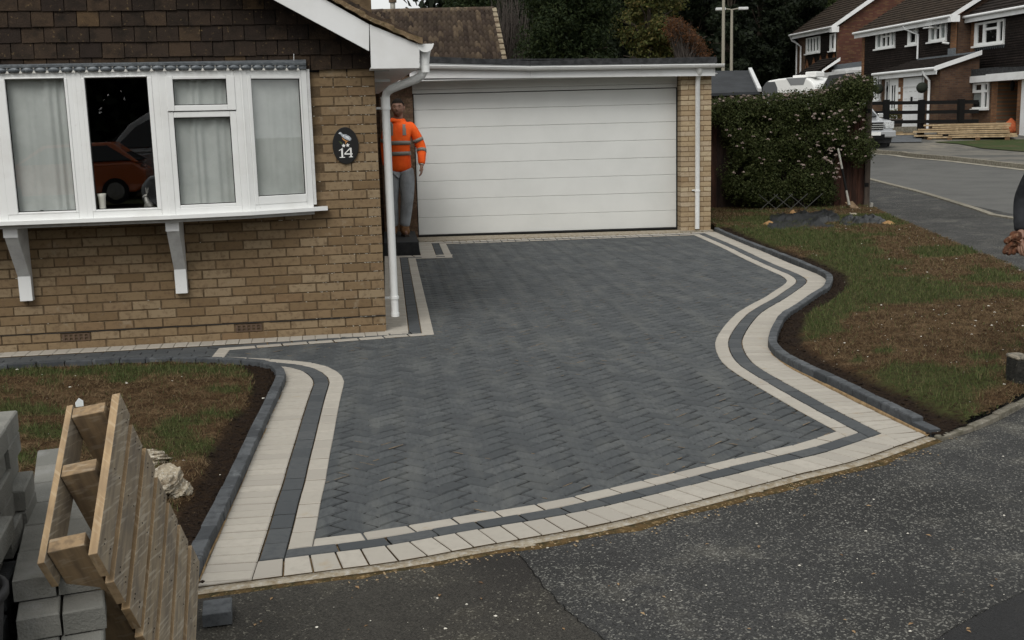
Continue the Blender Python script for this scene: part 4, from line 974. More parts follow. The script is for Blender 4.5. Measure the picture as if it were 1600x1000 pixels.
m_.tube([HF.P(gxc-.004, .22, gzc-.15), HF.P(gxc-.008, .215, gzc-.20), HF.P(gxc-.03, .20, gzc-.235), HF.P(gxc-.07, .17, gzc-.262), HF.P(pxm+.05, -.07, elb[1]+.035), HF.P(pxm+.014, -.105, elb[1]+.01), HF.P(pxm, -.12, elb[1]-.04), HF.P(pxm, -.12, zb)], pr, 18)
m_.tube([HF.P(gxc-.004, .22, gzc-.215), HF.P(gxc-.004, .22, gzc-.16)], .038, 16); m_.tube([HF.P(pxm, -.12, elb[1]-.13), HF.P(pxm, -.12, elb[1]-.03)], .0385, 16)
m_.tube([HF.P(pxm, -.12, zb-.002), HF.P(pxm, -.12, zb+.03)], .0385, 16)
dpipe = m_.build('downpipe', M['upvc'], house)
for py in (169, 465):
    z = HL(610, py, -.12)[1]; m_ = MB(); m_.tube([HF.P(pxm, -.12, z-.012), HF.P(pxm, -.12, z+.012)], .041, 16); m_.box((.0, -.13, z-.008), (pxm, -.11, z+.010), 0, HF); m_.build('pipe_clip', M['upvc'], house, bevel=.001)
MB().bar(HF.P(.0, -.1, HL(600, 126, -.1)[1]), HF.P(.13, -.1, HL(600, 126, -.1)[1]), .02, .02).build('cable_clip', M['upvc2'], house)

# bow window --------------------------------------------------------
DB = .36
xa, xb = HL(10, 350, DB)[0], HL(136, 348, DB)[0]; xc, xd_ = HL(265, 342, DB)[0], HL(390, 334, .27)[0]
xe = HL(491, 325, .07)[0]
nodes = [(2*xb-xe, .07), (2*xb-xd_, .27), (2*xb-xc, DB), (xb, DB), (xc, DB), (xd_, .265), (xe, .07)]
zt = HL(300, 108, DB)[1]; zsb = HL(250, 343.3, DB+.05)[1]; zfb = HL(200, 339, DB)[1]
bow = MB()
def poly_off(o): 
    out = []
    for i, (x, d) in enumerate(nodes):
        f = (x-xb)/abs(xe-xb); out.append((x+o*.55*f, d+o))
    return out
def sheet(pts, z0, z1, mb): mb.prism([HF.P(x, d, z0) for x, d in pts][::1], UZ*(z1-z0))
ov = [(nodes[0][0]-.06, .0)]+[(nodes[0][0]-.06, .085)]+poly_off(.05)[1:-1]+[(HL(512, 322, .085)[0], .085), (HL(512, 322, .085)[0], .0)]
m_ = MB(); sheet(ov, zsb, zsb+.030, m_); ov2 = [(x, d-.008 if d > 0 else d) for x, d in ov]; sheet(ov2, zsb+.029, zfb+.001, m_)
m_.build('window_sill', M['upvc'], house, bevel=.004)
inn = [(nodes[0][0], .0)]+nodes+[(nodes[-1][0], .0)]
m_ = MB(); sheet([(x, d-.02 if d > .02 else d) for x, d in inn], zsb-.03, zsb-.001, m_); m_.build('bay_soffit', M['bracket'], house)
m_ = MB(); sheet([(x, d+.015 if d > .0 else d) for x, d in inn], zt-.001, zt+.05, m_); m_.build('bay_roof', M['lead'], house)
# lead apron: strip over the frames with scalloped lumps and pale gaps between
zl0, zl1 = HL(300, 108.5, DB+.03)[1], HL(300, 98.5, DB+.03)[1]
m_ = MB()
path = []
for (a, b) in zip(nodes[:-1], nodes[1:]):
    a, b = np.array(a), np.array(b); L_ = np.linalg.norm(b-a); n_ = int(L_/.01)
    path += [a+(b-a)*i/n_ for i in range(n_)]
path.append(np.array(nodes[-1])); path = np.array(path)+np.array([0, .018]); path[:, 1] = np.where(path[:, 1] < .04, .04, path[:, 1])
def lead_strip(z0, z1, o, mb):
    V = []; 
    for x, d in path: V += [HF.P(x, d+o, z0), HF.P(x, d+o+.004, z1)]
    mb.add(V, [(2*i, 2*i+2, 2*i+3, 2*i+1) for i in range(len(path)-1)]); V2 = []
    for x, d in path: V2 += [HF.P(x, d+o+.004, z1), HF.P(x, d*0+.03, z1+.03)]
    mb.add(V2, [(2*i, 2*i+2, 2*i+3, 2*i+1) for i in range(len(path)-1)])
lead_strip(zl0+.006, zl1, .0, m_)
lead_strip(zl1-.013, zl1+.004, .012, m_)
m_.build('lead_apron', M['lead'], house)
M['gap'] = mat('pale_gap_board', (.62, .61, .57), .8)
s_ = np.r_[0, np.cumsum(np.linalg.norm(np.diff(path, axis=0), axis=1))]
zc = (zl0+zl1)/2-.006; hh = (zl1-zl0)/2
k = 0; t = .04
while t < s_[-1]-.03:
    x = np.interp(t, s_, path[:, 0]); d = np.interp(t, s_, path[:, 1]); x2 = np.interp(t+.02, s_, path[:, 0]); d2 = np.interp(t+.02, s_, path[:, 1])
    if x > -3.4:
        tv = np.array([x2-x, d2-d]); tv /= np.linalg.norm(tv); m_ = MB(); rx_, rz_ = .036, hh*.86; V = [HF.P(x, d+.016, zc)]
        for i in range(12):
            a = 2*math.pi*i/12; V.append(HF.P(x+tv[0]*rx_*.72*math.cos(a), d+tv[1]*rx_*.72*math.cos(a)+.013, zc+rz_*.7*math.sin(a)))
        for i in range(12):
            a = 2*math.pi*i/12; V.append(HF.P(x+tv[0]*rx_*math.cos(a), d+tv[1]*rx_*math.cos(a)+.002, zc+rz_*math.sin(a)))
        Fs = [(0, 1+i, 1+(i+1) % 12) for i in range(12)]+[(1+i, 13+i, 13+(i+1) % 12, 1+(i+1) % 12) for i in range(12)]
        Fs = [f[::-1] for f in Fs] if False else Fs
        m_.add(V, Fs, 0, True); m_.build('lead_scallop', M['lead'], house)
        xg = np.interp(t+.046, s_, path[:, 0]); dg = np.interp(t+.046, s_, path[:, 1])
        m_ = MB(); 
        for sz in (-1, 1):
            z0_ = zc+sz*hh*.62; m_.add([HF.P(xg-.014, dg+.004, z0_+sz*.010), HF.P(xg+.014, dg+.004, z0_+sz*.010), HF.P(xg, dg+.005, z0_-sz*.012)], [(0, 1, 2) if sz < 0 else (2, 1, 0)])
        m_.build('apron_gap', M['gap'], house)
    t += .0925
# casements
class Facet(Frame):
    def __init__(s, p, q):
        a = HF.P(p[0], p[1], 0); b = HF.P(q[0], q[1], 0); s.o = a; s.u = (b-a)/np.linalg.norm(b-a); s.n = np.array([s.u[1], -s.u[0], 0]); s.ang = math.atan2(s.u[1], s.u[0]); s.w = np.linalg.norm(b-a)
def frame_rect(mb, fr, x0, x1, z0, z1, w, d0, d1, wt=None, wb=None):
    wt = wt or w; wb = wb or w
    mb.box((x0, d0, z0), (x0+w, d1, z1), 0, fr); mb.box((x1-w, d0, z0), (x1, d1, z1), 0, fr)
    mb.box((x0+w+.0005, d0, z0), (x1-w-.0005, d1-.0006, z0+wb), 0, fr); mb.box((x0+w+.0005, d0, z1-wt), (x1-w-.0005, d1-.0006, z1), 0, fr)
def casement(fr, x0, x1, z0, z1, curtain, parent, cmat='net', sash=.0, opener=None):
    m_ = MB(); frame_rect(m_, fr, .002, fr.w-.002, zfb+.001, zt-.002, .048, -.06, .0)
    f = m_.build('casement', M['upvc'], parent, bevel=.003)
    groups = [(x0, x1, z0, z1)] if opener is None else [(x0, x1, z0, opener[0]), (x0+.012, x1-.012, opener[1], z1)]
    m_ = MB()
    lim_ = [.050, fr.w-.050, zfb+.048, zt-.050]
    if opener is None: frame_all = [(lim_[0], lim_[1], lim_[2], lim_[3])]
    else:
        zm = (opener[0]+opener[1])/2; frame_all = [(lim_[0], lim_[1], lim_[2], zm-.004), (lim_[0]-.002, lim_[1]+.002, zm+.003, lim_[3])]
    for (a, b, c, e), (A, B, C, E) in zip(groups, frame_all):
        dd = .004 if opener is None else (.006 if C > 1.5 else -.003)
        m_.box((A, -.05, C), (a, dd, E), 0, fr); m_.box((b, -.05, C), (B, dd, E), 0, fr)
        m_.box((a+.0004, -.05, C), (b-.0004, dd-.0008, c), 0, fr); m_.box((a+.0004, -.05, e), (b-.0004, dd-.0008, E), 0, fr)
    sh = m_.build('sash', M['upvc'], f, bevel=.004)
    for (a, b, c, e) in groups:
        g = .006; m_ = MB(); frame_rect(m_, fr, a-.004, b+.004, c-.004, e+.004, .004+g, -.022, -.012); m_.build('gasket', M['gasket'], f)
        m_ = MB(); m_.add([fr.P(a, -.018, c), fr.P(b, -.018, c), fr.P(b, -.018, e), fr.P(a, -.018, e)], [(0, 1, 2, 3)]); m_.build('pane', M['glass'], f)
    if curtain:
        m_ = MB(); V = []; n_ = 50
        for i in range(n_+1):
            x = .05+(fr.w-.1)*i/n_; fold = curtain[1] if any(a <= i/n_ <= b for a, b in curtain[2]) else .002
            d = curtain[0]+fold*math.sin(i*.83+1.7*math.sin(i*.31))+fold*.6*math.sin(i*.37+1); V += [fr.P(x, d, zfb+.02), fr.P(x, d, zt-.02)]
        m_.add(V, [(2*i, 2*i+2, 2*i+3, 2*i+1) for i in range(n_)], 0, True); m_.build('net_curtain' if cmat == 'net' else 'curtain', M[cmat], house)
    return f
def fx(fr, px, py): return fr.L(px, py, 0.)
f1 = Facet(nodes[2], nodes[3]); f2 = Facet(nodes[3], nodes[4]); f3 = Facet(nodes[4], nodes[5]); f4 = Facet(nodes[5], nodes[6]); f0 = Facet(nodes[1], nodes[2]); fm = Facet(nodes[0], nodes[1])
gz0, gz1 = fx(f2, 200, 326)[1], fx(f2, 180, 118.5)[1]
casement(fm, .07, fm.w-.07, gz0, gz1, (-.10, .02, [(0, 1)]), house)
casement(f0, .07, f0.w-.07, gz0, gz1, (-.10, .02, [(0, 1)]), house)
casement(f1, fx(f1, 28, 328)[0], fx(f1, 119, 328)[0], gz0, gz1, (-.070, .008, [(.6, 1)]), house)
casement(f2, fx(f2, 150, 326)[0], fx(f2, 246, 324)[0], gz0, gz1, None, house)
o1 = fx(f3, 320, 183)[1]; o2 = fx(f3, 320, 164)[1]; gt3 = fx(f3, 310, 123.5)[1]; gb3 = fx(f3, 320, 319)[1]
casement(f3, fx(f3, 282, 320)[0], fx(f3, 369, 317)[0], gb3, gt3, (-.064, .006, [(.25, .7)]), house, opener=(o1, o2))
casement(f4, fx(f4, 404, 306)[0], fx(f4, 478.5, 303)[0], fx(f4, 440, 305)[1], fx(f4, 430, 123)[1], (-.056, .001, [(0, 1)]), house)
# mullion posts between casements
for i in range(1, 6):
    x, d = nodes[i]; m_ = MB(); m_.box((x-.012, d-.07, zfb+.001), (x+.012, d+(-.0015 if i in (2, 4, 5, 1) else .0012), zt-.002), 0, HF); m_.build('mullion', M['upvc'], house, bevel=.002)
x, d = nodes[6]; MB().box((x-.002, -.02, zsb+.05), (x+.022, d-.002, zt), 0, HF).build('end_post', M['bracket'], house)
# dark room behind
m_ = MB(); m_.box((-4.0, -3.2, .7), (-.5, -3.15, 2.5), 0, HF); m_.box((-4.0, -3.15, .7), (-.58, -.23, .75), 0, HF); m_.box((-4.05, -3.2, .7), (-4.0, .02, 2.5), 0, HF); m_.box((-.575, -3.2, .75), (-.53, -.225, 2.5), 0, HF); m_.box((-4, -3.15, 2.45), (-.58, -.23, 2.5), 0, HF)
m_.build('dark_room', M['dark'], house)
m_ = MB(); sheet([(x, d-.075) for x, d in nodes[1:-1]]+[(nodes[-1][0]-.05, .0), (nodes[-1][0]-.05, -.30), (nodes[0][0], -.30)], zfb+.0, zfb+.028, m_); m_.build('inner_sill', M['upvc2'], house)
zin = zfb+.029
# ornaments on the inside sill
M['china'] = mat('white_china', (.7, .68, .62), .25, spec=.6)
vx, _ = f2.L(160, 318, -.07); o = MB().lathe(f2.P(vx, -.07, zin), [(.0, 0), (.030, .0), (.026, .01), (.024, .06), (.028, .12), (.034, .15), (.030, .152), (.02, .12), (.0, .10)], 18).build('vase', M['china'])
tag(o, 'white china vase with a ruffled lip inside the bow window', 'vase')
M['pewter'] = mat('pewter', (.16, .155, .14), .35, metal=.7, c2=(.3, .29, .27), ns=30)
hx, _ = f2.L(230, 318, -.065); hb_ = f2.P(hx, -.065, zin)
hare = thing('hare_figurine', 'pewter hare figurine sitting upright inside the bow window', 'ornament', hb_)
m_ = MB(); P_ = lambda a, z: hb_+f2.u*a+UZ*z
m_.tube([P_(.028, .0), P_(.025, .02), P_(.012, .055), P_(-.002, .09), P_(-.006, .115)], .02, 10, rs=[.022, .034, .030, .020, .012]); m_.tube([P_(-.02, .0), P_(-.016, .05), P_(-.006, .085)], .008, 8)
m_.tube([P_(-.028, .114), P_(-.012, .122), P_(.004, .128)], .012, 8, rs=[.006, .013, .010]); m_.build('body', M['pewter'], hare)
for s in (-1, 1): MB().tube([P_(.0, .13), P_(.006+s*.004, .155), P_(.008+s*.010, .185)], .005, 6, rs=[.005, .007, .002]).build('ear', M['pewter'], hare)
hx, _ = f1.L(65, 326, -.05); o = MB().lathe(f1.P(hx, -.05, zin), [(0, .0), (.042, .0), (.044, .012), (.03, .036), (.0, .044)], 20).build('dark_dome', M['black']); tag(o, 'small dark dome ornament behind the left pane of the bow window', 'ornament')
# gallows brackets
for nm, pa, pb in ((0, 30.5, 50.5), (1, 275, 293.5)):
    x0, x1 = HL(pa, 460, .06)[0], HL(pb, 460, .06)[0]; zb_ = HL(285 if nm else 41, 458.5 if nm else 470.5, .06)[1]; zk = zb_+.195
    br = struct('bracket') if False else None
    m_ = MB(); prof = [(0, zb_), (.062, zb_), (.062, zk), (.30, zsb-.11), (.30, zsb-.031), (0, zsb-.031)]
    ob = m_.prism([HF.P(x0, d, z) for d, z in prof], HF.u*(x1-x0)).build('window_bracket', M['bracket'], house, bevel=.003)
    MB().box((x0-.004, .295, zsb-.10), (x1+.004, .315, zsb-.031), 0, HF).build('bracket_cap', M['upvc2'], ob); MB().box((x0+.0006, .060, zb_+.0015), (x1-.0006, .0645, zk-.001), 0, HF).build('bracket_foot', M['upvc'], ob)
# thin white bead left of the apron end and a loose wire over the tiles
MB().bar(HF.P(HL(459, 96, .06)[0], .055, HL(459, 97, .06)[1]), HF.P(HL(459, 84, .06)[0], .055, HL(459, 84, .06)[1]), .006, .004).build('loose_clip', M['upvc2'], house)

# number plaque
pc = HL(540, 227.5, .01); prx, prz = .1045, .148
plq = thing('number_plaque', 'oval black house number plaque with a bird and the number 14', 'sign', HF.P(pc[0], .01, pc[1]))
PP = lambda a, b, d=.0: HF.P(pc[0]+a, d, pc[1]+b)
m_ = MB(); m_.prism([PP(prx*math.cos(2*math.pi*i/48), prz*math.sin(2*math.pi*i/48), .022) for i in range(48)][::-1], -HF.n*.016); m_.build('oval_slate', M['plaque'], plq, bevel=.003)
def flatp(name, polys, mat_, d=.0235):
    m_ = MB()
    for p in polys: m_.prism([PP(a, b, d) for a, b in p][::-1], -HF.n*.002)
    return m_.build(name, mat_, plq)
u_ = .001    # plaque units: millimetres; x from -104..104, z -148..148
def mm(l): return [(a*u_, b*u_) for a, b in l]
one = [mm([(-53, -90), (-10, -90), (-10, -97+1), (-53, -96)]), mm([(-38, -90), (-24, -90), (-24, -24), (-38, -32)]), mm([(-38, -32), (-24, -24), (-28, -18), (-36, -24), (-55, -36), (-55, -42)])]
four = [mm([(22, -92+4), (54, -88), (54, -94), (22, -94)]), mm([(33, -88), (46, -88), (46, -18), (33, -18)]), mm([(-13, -62), (-4, -62), (38, -26), (33, -18)]), mm([(-13, -62), (-13, -72), (52, -72), (52, -62)])]
flatp('digit_one', one, M['whitep']); flatp('digit_four', four, M['whitep'])
M['birdg'] = mat('bird_grey', (.22, .25, .29), .7, c2=(.5, .52, .55), ns=90); M['birdo'] = mat('bird_orange', (.45, .22, .07), .7); M['birdw'] = mat('bird_white', (.65, .68, .7), .7); M['leafp'] = mat('leaf_green', (.05, .07, .025), .7)
flatp('bird', [mm([(-55, 98), (-40, 110), (-30, 106), (-18, 92), (8, 90), (34, 74), (48, 58), (46, 44), (36, 38), (14, 46), (-12, 60), (-30, 78), (-36, 90)])], M['birdg'])
flatp('bird_breast', [mm([(-26, 66), (-10, 52), (8, 40), (28, 36), (10, 30), (-12, 40), (-24, 54)])], M['birdo'], .0246)
flatp('bird_wing', [mm([(0, 80), (22, 72), (38, 50), (20, 54), (4, 66)]), mm([(-50, 98), (-40, 106), (-32, 100), (-38, 94)]), mm([(-20, 84), (-8, 88), (-4, 78), (-14, 72)])], M['birdw'], .0250)
flatp('bird_leg', [mm([(-2, 32), (2, 32), (4, 12), (-1, 12)]), mm([(4, 34), (8, 34), (10, 20), (6, 20)])], M['birdo'], .0246)
flatp('leaf', [mm([(-56, 38), (-38, 34), (-26, 22), (-22, 10), (-38, 14), (-46, 26)])], M['leafp'])
def star(cx, cy, r): return mm([(cx+(r if i % 2 == 0 else r*.5)*math.cos(math.pi/2+i*math.pi/5), cy+(r if i % 2 == 0 else r*.5)*math.sin(math.pi/2+i*math.pi/5)) for i in range(10)])
flatp('flower', [star(-16, 0, 17), star(17, 3, 17)], M['whitep'], .0240)

# ---------------------------------------------------------------- the garage
GO = G(1057.5, 358.3); GF = Frame(GO, -3.6)
def GLc(px, py, d=0.): return GF.L(px, py, d)
gar = thing('garage', 'flat-roofed garage with wide white sectional door and buff brick pier', 'garage', GF.P(-2, 0, 0))
PD = .27
seam = [GLc(1050, y)[1] for y in (355.2, 328.6, 300.6, 272.8, 245.6, 218, 190.2, 162.3, 137.8)]
dx0, dx1 = GLc(650.5, 260)[0], -.012
doorp = MB().box((dx0-.05, -.09, .0), (.0, -.06, seam[-1]+.1), 0, GF).build('door_backing', M['rubber'], gar)
for k in range(8):
    z0, z1 = seam[k]+.001, seam[k+1]-.001; m_ = MB()
    prof = [(-.05, z0), (-.006, z0), (0, z0+.006), (0, z1-.003), (-.003, z1), (-.05, z1)]
    m_.prism([GF.P(dx0, d, z) for d, z in prof], GF.u*(dx1-dx0)).build('door_panel', M['door'], gar)
MB().box((dx0, -.045, .012), (dx1, -.004, seam[0]+.001), 0, GF).build('door_seal', M['rubber'], gar)
m_ = MB(); zh = GLc(1050, 130.5)[1]; m_.box((dx0-.02, -.03, seam[-1]+.012), (.0, .018, zh-.003), 0, GF); m_.box((dx0-.02, -.03, zh), (.0, .028, GLc(1090, 107, PD)[1]), 0, GF); m_.build('door_header', M['door'], gar, bevel=.003)
MB().box((dx1+.004, -.03, .0), (.006, .01, seam[-1]+.012), 0, GF).build('door_jamb', M['rubber'], gar)
px0, px1 = GLc(1064, 240, PD)[0], GLc(1111, 240, PD)[0]
pw = px1-px0
pier = MB().box((px0+.004, -.25, -.1), (px1-.004, PD-.004, GLc(1090, 107, PD)[1]), 0, GF).build('brick_pier', M['mortar_l'], gar)
def course_boxes(fr, x0, x1, d0, d1, zs, splits, mat_, parent, hgt=.0635, jit=.002):
    n = 0
    for k, z in enumerate(zs):
        cuts = splits[k % len(splits)]; tot = sum(cuts); x = x0; 
        for i, c in enumerate(cuts):
            w = (x1-x0)*c/tot; j = lambda: R.uniform(-jit, jit)
            m_ = MB(); a, b = x+(.005 if i else 0), x+w-(.005 if i < len(cuts)-1 else 0)
            m_.box((a, d0, z), (b, d1+j(), z+hgt), 0, fr); m_.build('brick', mat_, parent); x += w; n += 1
    return n
zs = [k*.0765-.01 for k in range(60) if k*.0765-.01+.07 < GLc(1090, 107, PD)[1]]
course_boxes(GF, px0, px1, -.22, PD, zs, [(1, 1, 1, 1), (2, 2), (1, 2, 1), (2, 2)], M['brick_l'], pier)
# garage wall left of the door
lx0, lx1 = GLc(596, 240, .10)[0], dx0-.012
M['brick_s'] = mat('brown_red_brick', (.12, .075, .05), .92, pal=[(.10, .06, .042), (.15, .095, .062), (.125, .08, .055), (.18, .12, .08)], c2=(.08, .05, .035), ns=26, bs=150, bst=.4, spec=.15)
lp = MB().box((lx0, -.25, -.1), (lx1-.004, .096, GLc(1090, 107, PD)[1]), 0, GF).build('brick_wall', M['mortar'], gar)
course_boxes(GF, lx0, lx1, .06, .10, zs, [(1, 2, 2), (2, 2, 1)], M['brick_s'], lp)
M['porchb'] = brickmat('porch_brick', tuple(GF.u), .225, .0765, (.11, .07, .045), (.15, .10, .065), (.08, .06, .042), .010)
MB().box((lx0-1.3, -.3, -.1), (lx0-.003, .02, 2.3), 0, GF).build('porch_wall', M['porchb'], gar)
MB().box((px0-.0, -5.5, -.1), (px1, -.25, 2.35), 0, GF).build('side_wall', M['mortar_l'], gar)
MB().box((lx0, -5.5, -.1), (lx0+.2, -.25, 2.35), 0, GF).build('side_wall', M['mortar'], gar)
MB().box((lx0, -5.6, -.1), (px1, -5.5, 2.35), 0, GF).build('back_wall', M['mortar_l'], gar)
# roof edge, fascia, gutter (the line dips where two lengths meet at px 829)
FD = .42
def gq(px, py, d=FD): x, z = GLc(px, py, d); return x, z
topL, topM, topR = gq(640, 87), gq(829, 95.3), gq(1119.5, 88.8)
ml, mm_, mr = gq(640, 97.5), gq(829, 102.0), gq(1119.5, 98.3)
bl, bm_, br_ = gq(640, 122.6), gq(829, 121.6), gq(1117.5, 118.5)
def strip(a, b, c, d_, d0, d1, name, mat_, bevel=.002):
    P = [GF.P(a[0], d1, a[1]), GF.P(b[0], d1, b[1]), GF.P(c[0], d1, c[1]), GF.P(d_[0], d1, d_[1])]
    return MB().prism(P[::-1], -GF.n*(d1-d0)).build(name, mat_, gar, bevel=bevel)
strip(ml, (mm_[0]-.002, mm_[1]), (topM[0]-.002, topM[1]), topL, FD-.12, FD+.035, 'roof_edge_trim', M['felt']); strip(mm_, mr, topR, topM, FD-.12, FD+.035, 'roof_edge_trim', M['felt'])
strip(bl, (bm_[0]-.003, bm_[1]), (mm_[0]-.003, mm_[1]-.002), (ml[0], ml[1]-.002), FD-.02, FD, 'fascia', M['upvc2']); strip(bm_, br_, (mr[0]-.02, mr[1]-.002), (mm_[0], mm_[1]-.002), FD-.02, FD, 'fascia', M['upvc2'])
MB().prism([GF.P(lx0-1.3, -5.7, topL[1]-.06), GF.P(px1+.05, -5.7, topR[1]-.06), GF.P(px1+.05, FD-.1, topR[1]-.03), GF.P(lx0-1.3, FD-.1, topL[1]-.03)], UZ*.02).build('flat_roof', M['felt'], gar)
MB().box((lx0-1.25, .025, br_[1]+.03), (px1+.06, FD-.022, br_[1]+.045), 0, GF).build('soffit', M['upvc2'], gar)
gg = []
for p in ((640, 105.0), (829, 108.3), (1131, 103.6)): gg.append(gq(p[0], p[1], FD+.055))
m_ = MB(); rr = .050
for (a, b) in ((gg[0], gg[1]), (gg[1], gg[2])):
    V = []
    for (x, z) in (a, b):
        for r_ in (rr, rr-.004):
            for i in range(11): t = math.pi+math.pi*i/10; V.append(GF.P(x, FD+.055+r_*math.cos(t), z+.03+r_*math.sin(t)))
    Fs = []
    for i in range(10): Fs += [(i, i+1, 22+i+1, 22+i), (11+i+1, 11+i, 33+i, 33+i+1)]
    m_.add(V, Fs, 0, True); m_.bar(GF.P(a[0], FD+.055+rr, a[1]+.03), GF.P(b[0], FD+.055+rr, b[1]+.03), .012, .014)
gut = m_.build('gutter', M['upvc'], gar)
for px in (660, 687, 758, 829, 833, 880, 937, 1000, 1028, 1083, 1100):
    x, z = gq(px, np.interp(px, [640, 829, 1131], [105, 108.3, 103.6]), FD+.055); m_ = MB(); V = []
    for s_ in (-.012, .012):
        for i in range(9): t = math.pi+math.pi*i/8; V.append(GF.P(x+s_, FD+.055+(rr+.004)*math.cos(t), z+.03+(rr+.004)*math.sin(t)))
    m_.add(V, [(i, i+1, 9+i+1, 9+i) for i in range(8)], 0, True); m_.build('gutter_clip', M['upvc'], gar)
x, z = gq(1091.3, 104, PD+.09); x2, _ = GLc(1091, 350, PD+.04); zz = GLc(1091, 357.5, PD+.04)[1]
m_ = MB(); m_.tube([GF.P(x, PD+.16, z-.02), GF.P(x, PD+.15, z-.08), GF.P(x, PD+.09, z-.14), GF.P(x, PD+.045, z-.2), GF.P(x, PD+.042, zz)], .036, 16, rs=[.05, .042, .036, .036, .036]); m_.build('downpipe', M['upvc'], gar)
z = GLc(1091, 298, PD+.04)[1]; m_ = MB(); m_.tube([GF.P(x, PD+.042, z-.012), GF.P(x, PD+.042, z+.012)], .043, 14); m_.box((x-.075, PD, z), (x-.03, PD+.02, z+.018), 0, GF); m_.build('pipe_clip', M['upvc'], gar)
# concrete threshold
tq = [G(651, 371.5)[:2], G(1063, 359.6)[:2], G(1063, 363.6)[:2], G(655, 377.5)[:2]]
m_ = MB(); V1, F1 = block_mesh([tuple(p) for p in tq][::-1], -.05, .007, ch=.004); m_.add(V1, F1); o = m_.build('threshold', M['conc'], gar)
MB().box((px0-.2, PD-.04, -.05), (px1+.02, PD+.10, .004), 0, GF).build('pier_footing', M['conc'], gar)

# doorstep
sq = [G(612, 396.8)[:2], G(656.5, 396.3)[:2]]
st_t = [G(600, 380.6, .155), G(654.5, 379.6, .155), G(648, 361, .155), G(600, 362, .155)]
m_ = MB(); b_ = [(sq[0][0]-.12, sq[0][1], -.03), (sq[1][0], sq[1][1], -.03), (st_t[2][0]+.0, st_t[2][1], -.03), (st_t[3][0], st_t[3][1], -.03)]
m_.hexa(b_+[(st_t[0][0], sq[0][1]+.02, .155), (sq[1][0]-.012, sq[1][1]+.03, .155), tuple(st_t[2]), tuple(st_t[3])])
stp = m_.build('doorstep', M['step'], bevel=.006); tag(stp, 'near-black block doorstep between the bungalow and the garage', 'doorstep')

# ---------------------------------------------------------------- roof of the house behind
bh = thing('house_behind', 'house showing only its brown tiled roof and thin flue above the garage', 'house', (*CAMP(680, 100, 35)[:2], 0))
RA, RB = CAMP(560, 20, 36.8), CAMP(772, 15.5, 36)
EA, EB = CAMP(545, 100, 33.6), CAMP(789, 100, 33.0)
V, Fq = [], []; nrw, ncl = 10, 29
for r_ in range(nrw):
    for c_ in range(ncl):
        u0, u1 = c_/ncl, (c_+1)/ncl; v0, v1 = r_/nrw, (r_+1.12)/nrw; b_ = len(V); jz = R.uniform(-.008, .012)
        for vv, lift in ((v0, -.02), (v1, .085)):
            for i in range(6):
                t = i/5; u = u0+(u1-u0)*t; A_ = RA+(RB-RA)*u; B2 = EA+(EB-EA)*u; p = A_+(B2-A_)*min(vv, 1.05)
                arc = .055*math.sin(math.pi*min(1, t*1.25)) if t < .8 else -.012
                V.append(p+UZ*(arc+lift+jz))
        for i in range(5): V.append(V[b_+6+i]*1-UZ*.06) if False else None
        Fq += [(b_+i+1, b_+i, b_+6+i, b_+7+i) for i in range(5)]
        # front lip of the tile
        b2 = len(V)
        for i in range(6): V.append(V[b_+6+i]-UZ*.10)
        Fq += [(b_+6+i, b2+i, b2+i+1, b_+7+i) for i in range(5)]
Fq = np.array(Fq)
n0 = np.cross(V[Fq[0][1]]-V[Fq[0][0]], V[Fq[0][3]]-V[Fq[0][0]]); 
if n0[2] < 0: Fq = Fq[:, ::-1]
np_mesh('roof_tiles', np.array(V), Fq, M['pan'], bh, kind='stuff')
m_ = MB(); dn = UZ*-.08
m_.add([RA+dn, RB+dn, EB+dn, EA+dn], [(0, 1, 2, 3)]); m_.build('roof_deck', M['dark'], bh)
k = 16
for i in range(k):
    a = RA+(RB-RA)*i/k; b = RA+(RB-RA)*(i+1)/k; MB().tube([a+UZ*.0, b+UZ*R.uniform(.0, .012)], .11, 8).build('ridge_tile', M['rooftile'], bh)
M['vpale'] = mat('pale_verge_tile', (.26, .22, .15), .9, c2=(.15, .11, .07), ns=4)
for i in range(nrw):
    a = RB+(EB-RB)*(i/nrw); b = RB+(EB-RB)*((i+.93)/nrw); MB().bar(a+UZ*.03, b+UZ*.06, .14, .10).build('verge_tile', M['vpale'], bh)
bk = np.cross(RB-RA, UZ); bk /= np.linalg.norm(bk); bk = -bk if bk[1] < 0 else bk
m_ = MB(); m_.add([RA, RB, RB+bk*3.2-UZ*2.1, RA+bk*3.2-UZ*2.1], [(0, 1, 2, 3)]); m_.build('rear_roof_slope', M['rooftile'], bh)
e0, e1_ = EA+UZ*-.1, EB-UZ*.1; m_ = MB()
m_.prism([np.array([p[0], p[1], 0.0]) for p in (e0+bk*.3, e1_+bk*.3-np.array([.2, 0, 0]), e1_+bk*6-np.array([.2, 0, 0]), e0+bk*6)], UZ*(EB[2]-.15)); m_.build('walls', M['mortar_l'], bh)
fb = CAMP(613.5, 19, 36.9); ft = CAMP(613.5, 3, 36.9)
MB().tube([fb-UZ*.3, ft], .085, 12).build('flue', M['steel'], bh); MB().tube([ft-UZ*.02, ft+UZ*.10], .13, 12).build('flue_cap', M['rooftile'], bh)
